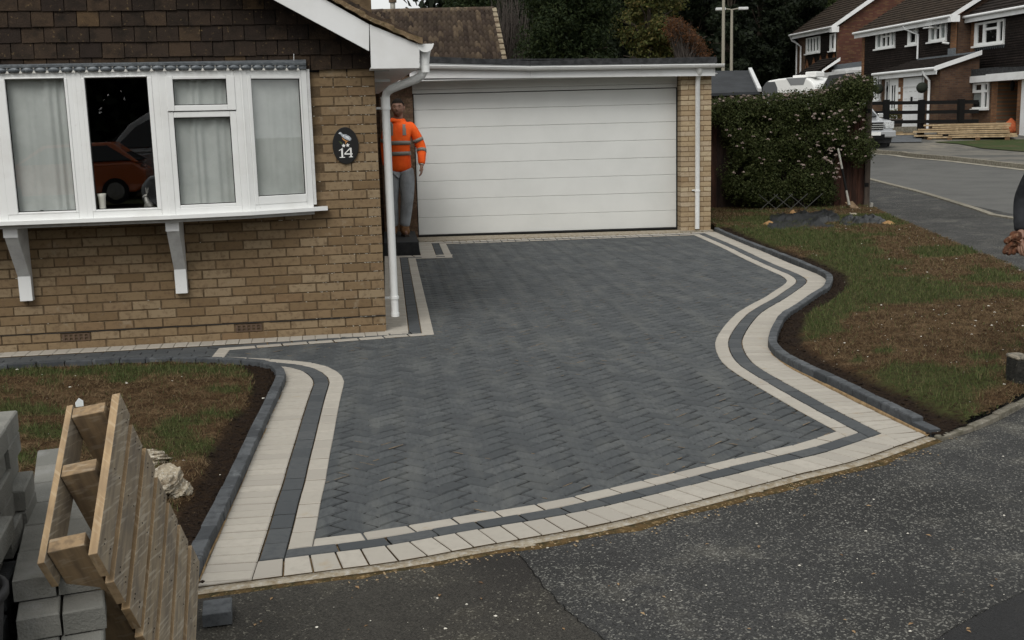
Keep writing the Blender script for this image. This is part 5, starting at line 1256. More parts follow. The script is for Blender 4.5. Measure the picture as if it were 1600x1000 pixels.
# ---------------------------------------------------------------- people
def skin_mesh(name, verts, radii, edges, mat_, parent, sub=2, root=0):
    me = bpy.data.meshes.new(name); org = ORG.get(parent.name, np.zeros(3)) if parent is not None else np.zeros(3)
    me.from_pydata([tuple(np.array(v)-org) for v in verts], edges, []); me.materials.append(mat_)
    o = bpy.data.objects.new(name, me); link(o, parent); ORG[o.name] = org
    md = o.modifiers.new('skin', 'SKIN'); md.use_smooth_shade = True; md.branch_smoothing = .6
    for i, s in enumerate(me.skin_vertices[0].data):
        r_ = radii[i]; s.radius = r_ if isinstance(r_, (tuple, list)) else (r_, r_); s.use_root = (i == root)
    sb = o.modifiers.new('sub', 'SUBSURF'); sb.levels = sub; sb.render_levels = sub
    return o
class Sk:
    def __init__(s): s.v = []; s.r = []; s.e = []
    def p(s, pos, r, par=None):
        s.v.append(np.array(pos, float)); s.r.append(r); i = len(s.v)-1
        if par is not None: s.e.append((par, i))
        return i
    def chain(s, pts, par=None):
        for pos, r in pts: par = s.p(pos, r, par)
        return par
M['skinm'] = mat('skin', (.25, .145, .10), .6, c2=(.19, .10, .07), ns=12, spec=.35)
M['hair'] = mat('dark_hair', (.012, .009, .007), .85, spec=.1, bs=120, bst=.6)
M['lip'] = mat('lip', (.20, .08, .06), .6); M['stubble'] = mat('stubbled_skin', (.17, .10, .07), .8, spec=.1)
M['hiviz'] = mat('fluorescent_orange_jacket', (.95, .13, .015), .7, c2=(.80, .085, .01), ns=7, lo=.4, hi=.7, bs=14, bst=.5, bd=.02, spec=.2)
M['reflect'] = mat('grey_reflective_tape', (.20, .19, .165), .45, spec=.5)
M['sweat'] = mat('grey_work_trousers', (.28, .295, .31), .9, c2=(.20, .21, .22), ns=9, lo=.4, hi=.7, bs=22, bst=.5, bd=.015, spec=.1)
M['boot'] = mat('tan_leather_boot', (.17, .085, .035), .75, c2=(.10, .05, .022), ns=18, spec=.25)
M['sole'] = mat('dark_boot_sole', (.03, .022, .016), .8)
M['dkjacket'] = mat('dark_charcoal_sweatshirt', (.028, .029, .032), .95, c2=(.018, .019, .021), ns=8, bs=18, bst=.5, bd=.02, spec=.1)
M['dktrouser'] = mat('black_trousers', (.018, .018, .020), .9, spec=.15)
M['glove'] = mat('soiled_rust_brown_glove', (.13, .055, .030), .95, c2=(.06, .03, .02), ns=30, lo=.4, hi=.62, c3=(.26, .17, .11), ns3=45, lo3=.55, hi3=.7, bs=60, bst=1, bd=.012, spec=.1)
def hand(sk, wrist, d, side, palmn, s, par, curl=.5, r=.0105):
    """palm and five fingers: d finger direction, side towards the thumb, palmn palm normal"""
    d, side, palmn = [np.array(a, float)/np.linalg.norm(a) for a in (d, side, palmn)]
    pc_ = sk.p(wrist+d*.035*s, (.030*s, .020*s), par); pk = sk.p(wrist+d*.075*s, (.034*s, .017*s), pc_)
    for k, (off, ln) in enumerate(((.028, .068), (.010, .076), (-.009, .071), (-.027, .056))):
        b = wrist+d*.085*s+side*off*s; d1 = d+palmn*curl*.35; d1 /= np.linalg.norm(d1); d2 = d+palmn*curl*1.3; d2 /= np.linalg.norm(d2); d3 = d+palmn*curl*2.6; d3 /= np.linalg.norm(d3)
        a = sk.p(b, r*s, pk); a = sk.p(b+d1*ln*.45*s, r*.92*s, a); a = sk.p(b+d1*ln*.45*s+d2*ln*.32*s, r*.85*s, a); sk.p(b+d1*ln*.45*s+d2*ln*.32*s+d3*ln*.26*s, r*.7*s, a)
    t = wrist+d*.030*s+side*.03*s; a = sk.p(t, r*1.15*s, pc_); a = sk.p(t+(side*.55+d*.8)*.034*s+palmn*.006*s, r*1.05*s, a); sk.p(t+(side*.5+d*1.0)*.058*s+palmn*.016*s, r*.85*s, a)
def person(base, face, s, label, J, palette, group=None, boots=True):
    """base: point between the feet; face: unit vector the body faces; s: scale to 1.80 m; J: joint overrides in body axes (right, front, up)"""
    f = np.array([face[0], face[1], 0.]); f /= np.linalg.norm(f); rt = np.array([f[1], -f[0], 0.])
    root = thing('person', label, 'person', base, group)
    L = lambda a: np.array(base)+(rt*a[0]+f*a[1]+UZ*a[2])*s
    D = dict(hip=(0, 0, .95), waist=(0, .0, 1.08), chest=(0, .0, 1.30), neck=(0, -.01, 1.50), head=(0, .02, 1.66),
             shR=(.20, 0, 1.44), elR=(.26, -.02, 1.16), wrR=(.27, .04, .92), shL=(-.20, 0, 1.44), elL=(-.27, -.02, 1.16), wrL=(-.27, .04, .92),
             hpR=(.095, 0, .90), knR=(.11, .03, .50), anR=(.11, -.02, .10), toR=(.13, .13, .035), hpL=(-.095, 0, .90), knL=(-.11, .03, .50), anL=(-.11, -.02, .10), toL=(-.13, .13, .035))
    D.update(J); P = {k: L(v) for k, v in D.items()}
    sk = Sk(); hip = sk.p(P['hip'], (.13*s, .10*s)); w = sk.p(P['waist'], (.125*s, .095*s), hip); c = sk.p(P['chest'], (.145*s, .105*s), w)
    nb_ = sk.p(P['neck']-UZ*.03*s, (.065*s, .06*s), c); nk = sk.p(P['neck']+UZ*.03*s, .070*s, nb_); hd = P['head']
    j1 = sk.p(hd-UZ*.06*s-f*.012*s, .062*s, nk); sk.p(hd+UZ*.02*s-f*.005*s, .062*s, j1)
    for q in 'RL':
        sh = sk.p(P['sh'+q], .055*s, c); up = sk.p((P['sh'+q]+P['el'+q])/2, .046*s, sh); el = sk.p(P['el'+q], .037*s, up); fa = sk.p((P['el'+q]+P['wr'+q])/2, .034*s, el); wr = sk.p(P['wr'+q], (.026*s, .022*s), fa)
        dv = P['wr'+q]-P['el'+q]; dv /= np.linalg.norm(dv); dv = dv*.8-UZ*.3; inn_ = rt*(-1 if q == 'R' else 1)
        hand(sk, P['wr'+q], dv, f+inn_*.1, inn_, s, wr, curl=.42)
        hp = sk.p(P['hp'+q], .085*s, hip); th = sk.p((P['hp'+q]+P['kn'+q])/2, .074*s, hp); kn = sk.p(P['kn'+q], .055*s, th); cf = sk.p(P['kn'+q]*.62+P['an'+q]*.38-f*.015*s, .053*s, kn); an = sk.p(P['an'+q], .038*s, cf); sk.p(P['to'+q], (.042*s, .03*s), an)
    skin_mesh('body', sk.v, sk.r, sk.e, M['skinm'], root)
    # head: skull, jaw, brow, nose, lips and sockets in one surface; short hair as a shell of its own
    def headpt(th, ph, g=0.):
        x, y, z = math.cos(ph)*math.sin(th), math.cos(ph)*math.cos(th), math.sin(ph)     # y is forward
        jaw = max(0, -z); X_ = x*(.080+g)*(1-.30*jaw**1.3); Y_ = y*(.098+g)*(1-.10*jaw)+.012*jaw*(y > 0); Z_ = z*(.118+g)
        if y > 0:
            e = lambda cx, cz, sx, sz: math.exp(-((X_-cx)/sx)**2-((Z_-cz)/sz)**2)
            Y_ += .024*e(0, -.022, .011, .020)+.010*e(0, .0, .008, .02)+.006*e(0, .032, .05, .008)-.011*(e(-.030, .012, .014, .010)+e(.030, .012, .014, .010))+.006*e(0, -.062, .022, .007)+.006*e(0, -.098, .022, .014)
        return X_, Y_, Z_
    nt_, np_ = 56, 40
    def shell(name, mt, g, keep):
        V = []; Fs = []; ok = []
        for j in range(np_+1):
            for i in range(nt_):
                x, y, z = headpt(2*math.pi*i/nt_, -math.pi/2+math.pi*j/np_, g); V.append(hd+(rt*x+f*y+UZ*z)*s); ok.append(keep(x, y, z))
        for j in range(np_):
            for i in range(nt_):
                q = (j*nt_+i, (j+1)*nt_+i, (j+1)*nt_+(i+1) % nt_, j*nt_+(i+1) % nt_)
                if all(ok[k] for k in q): Fs.append(q)
        m_ = MB(); m_.add(V, Fs, 0, True); return m_.build(name, mt, root)
    shell('head', M['skinm'], 0., lambda x, y, z: True)
    shell('hair', M['hair'], .007, lambda x, y, z: z > (.062 if y > .055 else .062-(.055-y)*1.15) and z > -.075)
    shell('stubble', M['stubble'], .0012, lambda x, y, z: z < -.045 and y > .0 and z > -.112 and not (abs(x) < .020 and -.068 < z < -.055))
    for sx in (-1, 1):
        c_ = hd+(f*.082+rt*sx*.030+UZ*.010)*s; MB().tube([c_-rt*.010*s, c_, c_+rt*.010*s], .004*s, 8, rs=[.001*s, .0048*s, .001*s]).build('eye', M['hair'], root)
        MB().tube([hd+(f*.093+rt*sx*.014+UZ*.032)*s, hd+(f*.090+rt*sx*.030+UZ*.036)*s, hd+(f*.080+rt*sx*.046+UZ*.030)*s], .003*s, 6).build('eyebrow', M['hair'], root)
        MB().lathe(hd+rt*sx*.080*s-UZ*.004*s-f*.005*s, [(0, -.03*s), (.012*s, -.02*s), (.015*s, .008*s), (.010*s, .028*s), (0, .033*s)], 8).build('ear', M['skinm'], root, smooth=True)
    MB().tube([hd+(f*.100-rt*.020-UZ*.062)*s, hd+(f*.106-UZ*.061)*s, hd+(f*.100+rt*.020-UZ*.062)*s], .003*s, 6, rs=[.0015*s, .004*s, .0015*s]).build('mouth', M['lip'], root)
    # jacket
    jm = palette['top']; jk = Sk(); sl_ = palette.get('slv', 1.); fat = palette.get('fat', 1.)
    h0 = jk.p(P['hip']-UZ*.12*s, (.205*s*fat, .16*s*fat)); h1_ = jk.p(P['hip']+UZ*.03*s, (.205*s*fat, .165*s*fat), h0); w = jk.p(P['waist'], (.205*s*fat, .165*s*fat), h1_); c = jk.p(P['chest'], (.215*s*fat, .160*s*fat), w); nb_ = jk.p(P['neck']-UZ*.035*s, (.115*s, .10*s), c); jk.p(P['neck']+UZ*.03*s, (.088*s, .088*s), nb_)
    for q in 'RL':
        sh = jk.p(P['sh'+q], .100*s, c); up = jk.p((P['sh'+q]+P['el'+q])/2, .088*s*sl_, sh); el = jk.p(P['el'+q], .078*s*sl_, up); fa = jk.p((P['el'+q]+P['wr'+q])/2, .068*s*sl_, el); dv = P['wr'+q]-P['el'+q]; jk.p(P['wr'+q]+dv*.02, .054*s*sl_, fa)
    jo = skin_mesh('jacket', jk.v, jk.r, jk.e, jm, root)
    tk = Sk(); h0 = tk.p(P['hip']-UZ*.01*s, (.12*s, .11*s))
    for q in 'RL':
        hp = tk.p(P['hp'+q]-UZ*.05*s, .118*s, h0); th = tk.p((P['hp'+q]+P['kn'+q])/2, .115*s, hp); kn = tk.p(P['kn'+q], .092*s, th); cf = tk.p(P['kn'+q]*.5+P['an'+q]*.5-f*.010*s, .084*s, kn); tk.p(P['an'+q]+UZ*.00*s, .074*s, cf)
    skin_mesh('trousers', tk.v, tk.r, tk.e, palette['legs'], root)
    for q in 'RL':
        bk_ = Sk(); a = bk_.p(P['an'+q]+UZ*.10*s, .068*s); a = bk_.p(P['an'+q]-UZ*.02*s, .070*s, a); b = bk_.p((P['an'+q]+P['to'+q])/2+UZ*-.005*s, (.064*s, .056*s), a); bk_.p(P['to'+q]+UZ*.016*s, (.064*s, .048*s), b)
        bo = skin_mesh('boot', bk_.v, bk_.r, bk_.e, palette['boot'], root)
        d = P['to'+q]-P['an'+q]; d[2] = 0; d /= np.linalg.norm(d); e = np.cross(UZ, d); c0 = np.array([P['an'+q][0], P['an'+q][1], base[2]]); tt = np.array([P['to'+q][0], P['to'+q][1], base[2]])+d*.045*s
        pl = [c0-d*.055*s+e*.03*s, c0-d*.055*s-e*.03*s, c0-e*.045*s, tt-d*.06*s-e*.05*s, tt-e*.025*s, tt+e*.025*s, tt-d*.06*s+e*.05*s, c0+e*.045*s]
        MB().prism(pl, UZ*.024*s).build('sole', M['sole'], bo)
    return root, P, f, rt
pb = G(623.5, 368.5, .155)
toc = np.array([0, 0, 0])-pb; toc /= np.linalg.norm(toc)
sP = (213/FPX*((pb-CAM)@FW))/1.80
root, P, f, rt = person(pb, (toc[0]-.12, toc[1]), sP, 'workman in orange hi-vis jacket and grey trousers standing on the doorstep behind the white downpipe',
    dict(head=(-.06, .03, 1.655), neck=(-.055, 0, 1.505), chest=(-.05, 0, 1.29), waist=(-.05, .02, 1.07), hip=(-.045, 0, .93), shL=(-.225, 0, 1.425), elL=(-.345, -.02, 1.13), wrL=(-.345, .09, .925),
         shR=(.105, 0, 1.425), elR=(.135, -.05, 1.14), wrR=(.12, .06, .92), hpL=(-.135, 0, .88), hpR=(.045, 0, .88), knL=(-.135, .03, .50), knR=(.075, .03, .50), anL=(-.075, 0, .10), toL=(-.115, .14, .035), anR=(.07, -.02, .10), toR=(.09, .12, .035)),
    dict(top=M['hiviz'], legs=M['sweat'], boot=M['boot'], fat=.84, slv=.88))
def band(root, c, ax, rx_, ry_, h, name='reflective_band', n=28, tilt=None):
    """elliptical tape round the body or an arm. ax: local (x, y, axis)"""
    X_, Y_, Z_ = ax; V = []
    for i in range(n):
        a = 2*math.pi*i/n; p = c+X_*rx_*math.cos(a)+Y_*ry_*math.sin(a); V += [p-Z_*h/2, p+Z_*h/2]
    Fs = [(2*i, 2*((i+1) % n), 2*((i+1) % n)+1, 2*i+1) for i in range(n)]
    m_ = MB(); m_.add(V, Fs, 0, True); o = m_.build(name, M['reflect'], root); sdm = o.modifiers.new('solid', 'SOLIDIFY'); sdm.thickness = .006; sdm.offset = 1; return o
jk_obj = [o for o in root.children if o.name.startswith('jacket')][0]
def shrinkband(root, z0, z1, cx, name, target, n=36, rad=.4, axis=None):
    pass
bd = (rt, f, UZ)
def wrapband(c, ax, rx_, ry_, h):
    o = band(root, c, ax, rx_, ry_, h, n=40); sw = o.modifiers.new('wrap', 'SHRINKWRAP'); sw.target = jk_obj; sw.wrap_method = 'NEAREST_SURFACEPOINT'; sw.offset = .006; sw.wrap_mode = 'ABOVE_SURFACE'
    o.modifiers.move(1, 0); return o
hs_ = sP
wrapband(P['waist']*.35+P['chest']*.65, bd, .165*hs_, .125*hs_, .05*hs_)
wrapband(P['waist']+UZ*.005, bd, .165*hs_, .13*hs_, .05*hs_)
for q in 'LR':
    for t in (.62,):
        d_ = P['el'+q]-P['sh'+q]; d_ /= np.linalg.norm(d_); x_ = np.cross(d_, f); x_ /= np.linalg.norm(x_); y_ = np.cross(x_, d_)
        wrapband(P['sh'+q]*(1-t)+P['el'+q]*t, (x_, y_, d_), .06*hs_, .06*hs_, .045*hs_)
    if q == 'R': continue
    d_ = P['wr'+q]-P['el'+q]; d_ /= np.linalg.norm(d_); x_ = np.cross(d_, f); x_ /= np.linalg.norm(x_); y_ = np.cross(x_, d_)
    wrapband(P['el'+q]*.85+P['wr'+q]*.15, (x_, y_, d_), .055*hs_, .055*hs_, .045*hs_)
for q in 'LR':
    # shoulder strap
    m_ = MB(); c0 = P['sh'+q]*.55+P['neck']*.45; m_.add([c0+f*.16*hs_-rt*.025*hs_-UZ*.15*hs_, c0+f*.16*hs_+rt*.025*hs_-UZ*.15*hs_, c0+f*.12*hs_+rt*.025*hs_+UZ*.0, c0+f*.12*hs_-rt*.025*hs_+UZ*.0], [(0, 1, 2, 3)])
    o = m_.build('reflective_band', M['reflect'], root); sbm = o.modifiers.new('s', 'SUBSURF'); sbm.subdivision_type = 'SIMPLE'; sbm.levels = sbm.render_levels = 3
    sw = o.modifiers.new('wrap', 'SHRINKWRAP'); sw.target = jk_obj; sw.wrap_method = 'NEAREST_SURFACEPOINT'; sw.offset = .006; sw.wrap_mode = 'ABOVE_SURFACE'
wt = P['wrL']; dv = P['wrL']-P['elL']; dv /= np.linalg.norm(dv); MB().tube([wt-dv*.012, wt+dv*.006], .031*hs_, 12).build('watch', M['steel'], root)

# second workman, mostly out of the picture at the right edge
dep = 6.8; hb2 = CAMP(1583, 378, dep); g0 = np.array([hb2[0], hb2[1], 0.]); rdir = np.array([RT[0], RT[1], 0]); fdir = np.array([FW[0], FW[1], 0.]); fdir /= np.linalg.norm(fdir)
base2 = g0+rdir*.31+fdir*.0; base2[2] = T(*base2[:2])
zf = lambda px, py: CAMP(px, py, dep)[2]-base2[2]
face2 = -fdir*.9+rdir*.35; face2 /= np.linalg.norm(face2)
rt2 = np.array([face2[1], -face2[0], 0])
def loc2(px, py, dd=0.):
    p = CAMP(px, py, dep+dd)-base2; return (p@rt2, p@face2, p[2])
root2, P2, f2_, rtb = person(base2, face2, 1.0, 'workman in dark sweatshirt and rust-brown glove cut off by the right edge', dict(shR=(.185, 0, 1.43), neck=(0, -.01, 1.51), elR=loc2(1598, 312, .02), wrR=loc2(1595, 362, -.06), elL=(-.30, -.05, 1.16)),
    dict(top=M['dkjacket'], legs=M['dktrouser'], boot=M['boot'], fat=.95, slv=.78))
gk = Sk(); w0 = P2['wrR']; gd = CAMP(1582, 388, dep-.05)-w0; gd /= np.linalg.norm(gd); hv = np.cross(gd, rdir); hv /= np.linalg.norm(hv)
a = gk.p(w0-gd*.01, .040); pc2 = gk.p(w0+gd*.045, (.052, .044), a); pk2 = gk.p(w0+gd*.085, (.058, .04), pc2)
for off, ln in ((-.040, .060), (-.014, .070), (.013, .066), (.038, .052)):
    b_ = w0+gd*.095+rdir*off; i_ = gk.p(b_, .019, pk2); i_ = gk.p(b_+gd*ln*.5+hv*.004, .018, i_); i_ = gk.p(b_+gd*ln*.9+hv*.022, .017, i_)
b_ = w0+gd*.04-rdir*.045; i_ = gk.p(b_, .020, pc2); gk.p(b_-rdir*.022+gd*.035, .018, i_)
skin_mesh('glove', gk.v, gk.r, gk.e, M['glove'], root2)

# ---------------------------------------------------------------- pallet leaning over the block stack
def CP(c): return CAM+RT*c[0]-UP*c[1]+FW*c[2]      # camera-aligned metres: right, down, ahead
TL = np.array([-1.118, .216, 3.1]); sv = np.array([.085, .5875, .5]); bv = np.array([.092, .318, -.40]); bv = bv-sv*(bv@sv)/(sv@sv)
tv = np.cross(sv, bv); tv /= np.linalg.norm(tv); tv = -tv if tv[0] > 0 else tv
Ls, Lb = np.linalg.norm(sv), np.linalg.norm(bv); su, bu = sv/Ls, bv/Lb
wd = lambda v: RT*v[0]-UP*v[1]+FW*v[2]
O_ = CP(TL); SU, BU, TU = wd(su), wd(bu), wd(tv)
Ls = .80; Lb = .56
pal = thing('pallet', 'weathered wooden pallet tipped on its corner against the block stack', 'pallet', O_)
M['wood'] = woodmat('pallet_board', BU, SU, [(.30, .215, .125), (.37, .275, .17), (.25, .185, .115), (.33, .24, .15)], (.13, .10, .075), (.46, .40, .30)); M['woodbear'] = woodmat('pallet_bearer', SU, BU, [(.25, .175, .10), (.30, .21, .12)], (.11, .08, .055), (.38, .31, .22))
M['woodedge'] = woodmat('pallet_board_edge', BU, TU, [(.34, .235, .13), (.39, .28, .165), (.30, .205, .11)], (.20, .135, .075), (.46, .36, .24))
M['wood'] = woodmat('pallet_board_face', BU, SU, [(.27, .215, .145), (.33, .27, .19), (.23, .185, .13), (.30, .24, .165)], (.12, .10, .08), (.46, .41, .33))
def pb_(c, hs, hb_, ht, name, m=None, parent=None, bev=.002, tilt=0.):
    s2 = SU*math.cos(tilt)+BU*math.sin(tilt); b2 = BU*math.cos(tilt)-SU*math.sin(tilt)
    mb = MB().obox(O_+SU*c[0]+BU*c[1]+TU*c[2], s2*hs, b2*hb_, TU*ht); mb.m = [0, 0, 1, 1, 1, 1]
    return mb.build(name, m or [M['wood'], M['woodedge']], parent or pal, bevel=bev)
pitch = .1135
for i in range(7):
    wdh = R.uniform(.042, .0465)
    pb_((.045+pitch*i, Lb/2-.0+R.uniform(-.006, .006), R.uniform(-.001, .001)-.004), wdh, Lb/2+R.uniform(0, .012), .0115, 'deck_board', tilt=R.uniform(-.008, .008))
for i in (0, 3, 6): pb_((.045+pitch*i, Lb/2, .122), .048, Lb/2, .009, 'base_board')
for j, b in enumerate((.036, Lb*.46, Lb-.05)): pb_((Ls/2+.012, b, .066), Ls/2+.015, .021 if j else .019, .0445, 'bearer', M['wood'] if j < 0 else M['woodbear'] if 'woodbear' in M else M['wood'])
m_ = MB()
for i in range(7):
    for b in (.03, .045, Lb*.46, Lb-.045, Lb-.06):
        for s_ in (-.02, .02):
            c = O_+SU*(.045+pitch*i+s_+R.uniform(-.004, .004))+BU*b-TU*.0172; m_.tube([c, c-TU*.0012], .0024, 6)
m_.build('nail', M['sole'], pal, kind='stuff')
ps = O_+BU*-.01+TU*.105+SU*.02
m_ = MB(); V = [ps+SU*R.uniform(-.01, .02)+TU*R.uniform(-.02, .02)+UP*R.uniform(0, .035) for _ in range(9)]; V[0] = ps+UP*.05; 
m_.add([ps-RT*.010, ps+RT*.012+UP*.003, ps+UP*.026-RT*.002, ps-RT*.012+UP*.012, ps+RT*.008+UP*.018+FW*.008, ps+FW*.012], [(0, 1, 2), (0, 2, 3), (1, 4, 2), (1, 5, 4), (0, 5, 1), (3, 2, 4)])
M['film'] = mat('clear_film_scrap', (.55, .58, .58), .2, spec=.6); o = m_.build('film_scrap', M['film']); tag(o, 'crumpled scrap of clear film caught on the upper corner of the pallet', 'plastic film')

# ---------------------------------------------------------------- stacks of blocks at the left
bl = {}
for s_ in range(4):
    r_ = random.Random(s_+50); m_ = MB(); hx_, hy_, hz_ = .049, .099, .029; c_ = .004
    P8 = [(sx*(hx_-(c_ if k == 3 else 0)), sy*(hy_-(c_ if k == 3 else 0)), z) for k, z in ((0, -hz_), (1, -hz_), (2, hz_-c_), (3, hz_)) for sx, sy in ((-1, -1), (1, -1), (1, 1), (-1, 1))]
    P8 = P8[4:]; P8 = [(x+r_.uniform(-.0012, .0012), y+r_.uniform(-.0012, .0012), z) for x, y, z in P8]
    m_.add(P8, [(3, 2, 1, 0), (8, 9, 10, 11)]+[(i, (i+1) % 4, 4+(i+1) % 4, 4+i) for i in range(4)]+[(4+i, 4+(i+1) % 4, 8+(i+1) % 4, 8+i) for i in range(4)])
    bl[s_] = m_
blm = {m: [mesh_only(bl[i], 'block', M[m]) for i in range(4)] for m in ('greyblock', 'charblock')}
def rotz(a): c, s = math.cos(a), math.sin(a); return np.array([[c, -s, 0], [s, c, 0], [0, 0, 1]])
def put_block(c, a, matn, group, label, tip=None):
    A = rotz(a); 
    if tip is not None: A = A @ tip
    o = bpy.data.objects.new('paving_block', R.choice(blm[matn])); COL.objects.link(o)
    o.matrix_world = Matrix(((A[0][0], A[0][1], A[0][2], c[0]), (A[1][0], A[1][1], A[1][2], c[1]), (A[2][0], A[2][1], A[2][2], c[2]), (0, 0, 0, 1)))
    tag(o, label, 'paving block', group); return o
# low stack: two blocks wide, stepped down towards the camera
fr0 = CAMP(18, 906, 2.72); a0 = .235
ux, uy = rotz(a0)[:, 0], rotz(a0)[:, 1]; sx0 = fr0+ux*.05
gl = 'grey blocks stacked under the pallet'
LBL = 'plain grey paving block in the low stepped stack under the pallet'
tops = [(.0, 0, 4), (-.105, -.064, 4), (-.20, -.128, 5)]
for li in range(9):
    zt_ = fr0[2]-.03-.0625*li
    if zt_ < -.0: break
    yoff = {0: 0., 1: -.10, 2: -.19}.get(li, -.25)
    for cx_ in range(2):
        for ry in range(6 if li == 0 else 5):
            if li > 0 and cx_ == 1 and ry > 0: continue
            yy = yoff+.1+ry*.2035
            if li == 0 and ry in (4, 5) and cx_ == 1: continue
            c = sx0+ux*(cx_*.1035+R.uniform(-.003, .003)+(0.006 if li % 2 else 0))+uy*(yy+R.uniform(-.004, .004)); c = np.array([c[0], c[1], zt_-(.06*(ry >= 3) if li == 0 else 0)])
            if li == 0 and ry >= 3: c[2] = zt_-.0625*0
            lab = ('left' if cx_ == 0 else 'right')+' block, '+('first', 'second', 'third', 'fourth', 'fifth', 'sixth', 'seventh', 'eighth', 'ninth')[li]+' layer down of the low stack, '+('front row', 'second row', 'third row', 'fourth row', 'fifth row', 'rearmost row')[ry]
            if li == 0: lab = ('left' if cx_ == 0 else 'right')+' grey block of the top layer of the low stack, '+('front row', 'second row', 'third row', 'fourth row', 'fifth row', 'rearmost row')[ry]
            if li == 1 and ry == 0: lab = ('left' if cx_ == 0 else 'right')+' grey block on the front step one layer below the top of the low stack'
            if li == 2 and ry == 0: lab = ('left' if cx_ == 0 else 'right')+' grey block on the lowest visible step of the low stack'
            put_block(c, a0+R.uniform(-.012, .012), 'greyblock', gl, lab)
# tall stack at the left edge: pale blocks over charcoal ones
ct = CAMP(27, 640, 3.25); a1 = .16; u1, v1 = rotz(a1)[:, 0], rotz(a1)[:, 1]
nl = int((ct[2])/.0625)
for li in range(nl):
    z = ct[2]-.03-.0625*li
    for cx_ in range(3):
        for ry in range(5):
            if cx_ > 0 and 0 < ry < 4 and li > 0: continue
            if cx_ == 2 and li > 0: continue
            jx = R.choice((0, 0, .018, -.012, .028)) if cx_ == 0 and li > 0 else 0
            c = ct-u1*(.05+cx_*.102-jx)-v1*(.1+ry*.203+(.03 if R.random() < .15 else 0)); c = np.array([c[0], c[1], z])
            m_n = 'greyblock' if li < 5+(ry < 2)*1 else 'charblock'
            lab = ('pale grey' if m_n == 'greyblock' else 'dark charcoal')+' paving block of the tall stack, layer '+('one', 'two', 'three', 'four', 'five', 'six', 'seven', 'eight', 'nine', 'ten', 'eleven', 'twelve', 'thirteen', 'fourteen', 'fifteen')[li]+' down, '+('farthest', 'second farthest', 'middle', 'second nearest', 'nearest')[ry]+' row'+('' if cx_ == 0 else ', inner column')
            if li == 0: lab = 'pale grey paving block on top of the tall stack, '+('rightmost', 'middle', 'left')[cx_]+' column, '+('farthest row', 'second farthest row', 'middle row', 'fourth row', 'nearest row')[ry]
            put_block(c, a1+R.uniform(-.02, .02), m_n, 'pale blocks of the tall stack' if m_n == 'greyblock' else 'charcoal blocks of the tall stack', lab)
# loose block lying against the drive edge
pp = CAMP(340, 951, 1); gp_ = G(340, 957, .02)
o = put_block((gp_[0], gp_[1], .022), .12, 'charblock', 'loose', 'single grey-charcoal block lying on the tarmac at the near corner of the drive'); del o['group']
o.scale = (1.0, .62, .8)
o.data = o.data.copy(); o.data.materials[0] = M['kerb']
# black bucket
bk0 = CAMP(-28, 925, 2.5); bkt = thing('bucket', 'black plastic bucket at the lower left corner beside the block stacks', 'bucket', (bk0[0]-.09, bk0[1], bk0[2]-.26))
b0 = np.array([bk0[0]-.09, bk0[1], bk0[2]-.26]); MB().lathe(b0, [(0, 0), (.10, 0), (.132, .255), (.128, .255), (.097, .006), (0, .006)], 28).build('tub', M['rubber'], bkt); MB().lathe(b0, [(.131, .235), (.141, .240), (.142, .258), (.130, .262), (.126, .25)], 28).build('rim', M['rubber'], bkt)
cr = MB().box((b0[0]-.16, b0[1]-.14, 0), (b0[0]+.12, b0[1]+.14, b0[2]-.001)).build('crate', M['charblock'], None, bevel=.004); tag(cr, 'dark block pedestal beneath the black bucket, lower left corner', 'block')

# rocks on the left lawn
def rock(name, px, py, w, h, dpt, seed, matn, label):
    c = G(px, py, .03); r_ = np.random.default_rng(seed); import bmesh
    bm = bmesh.new(); bmesh.ops.create_icosphere(bm, subdivisions=5, radius=1)
    for v in bm.verts:
        p = v.co; 
        n_ = 0
        for k, (sc, am) in enumerate(((1.3, .34), (2.9, .20), (6.5, .11), (15, .06))):
            n_ += am*(float(vnoise(np.array([p.x*sc+seed*3.1+p.z*sc*1.7]), np.array([p.y*sc+seed-p.z*sc*1.3]), 1, 1)[0])-.5)*2
        s_ = 1+n_; v.co = Vector((p.x*s_*w, p.y*s_*dpt, max(p.z*s_, -.55)*h))
    me = bpy.data.meshes.new(name); bm.to_mesh(me); bm.free(); me.materials.append(M[matn]); o = bpy.data.objects.new(name, me); COL.objects.link(o); o.location = (c[0], c[1], .03+h*.5); o.rotation_euler[2] = seed
    return tag(o, label, 'rock')
rock('rock', 226, 731, .085, .060, .11, 2, 'rock', 'pale flinty concrete lump behind the pallet, the farther of the two')
rock('rock', 263, 776, .105, .080, .10, 5, 'rock', 'larger rough pebbly concrete lump on the left lawn, the nearer of the two')
for i, (px, py, s_) in enumerate(((298, 734, .016), (293, 769, .02), (352, 716, .012), (283, 806, .014), (300, 778, .012), (370, 688, .012))):
    pass
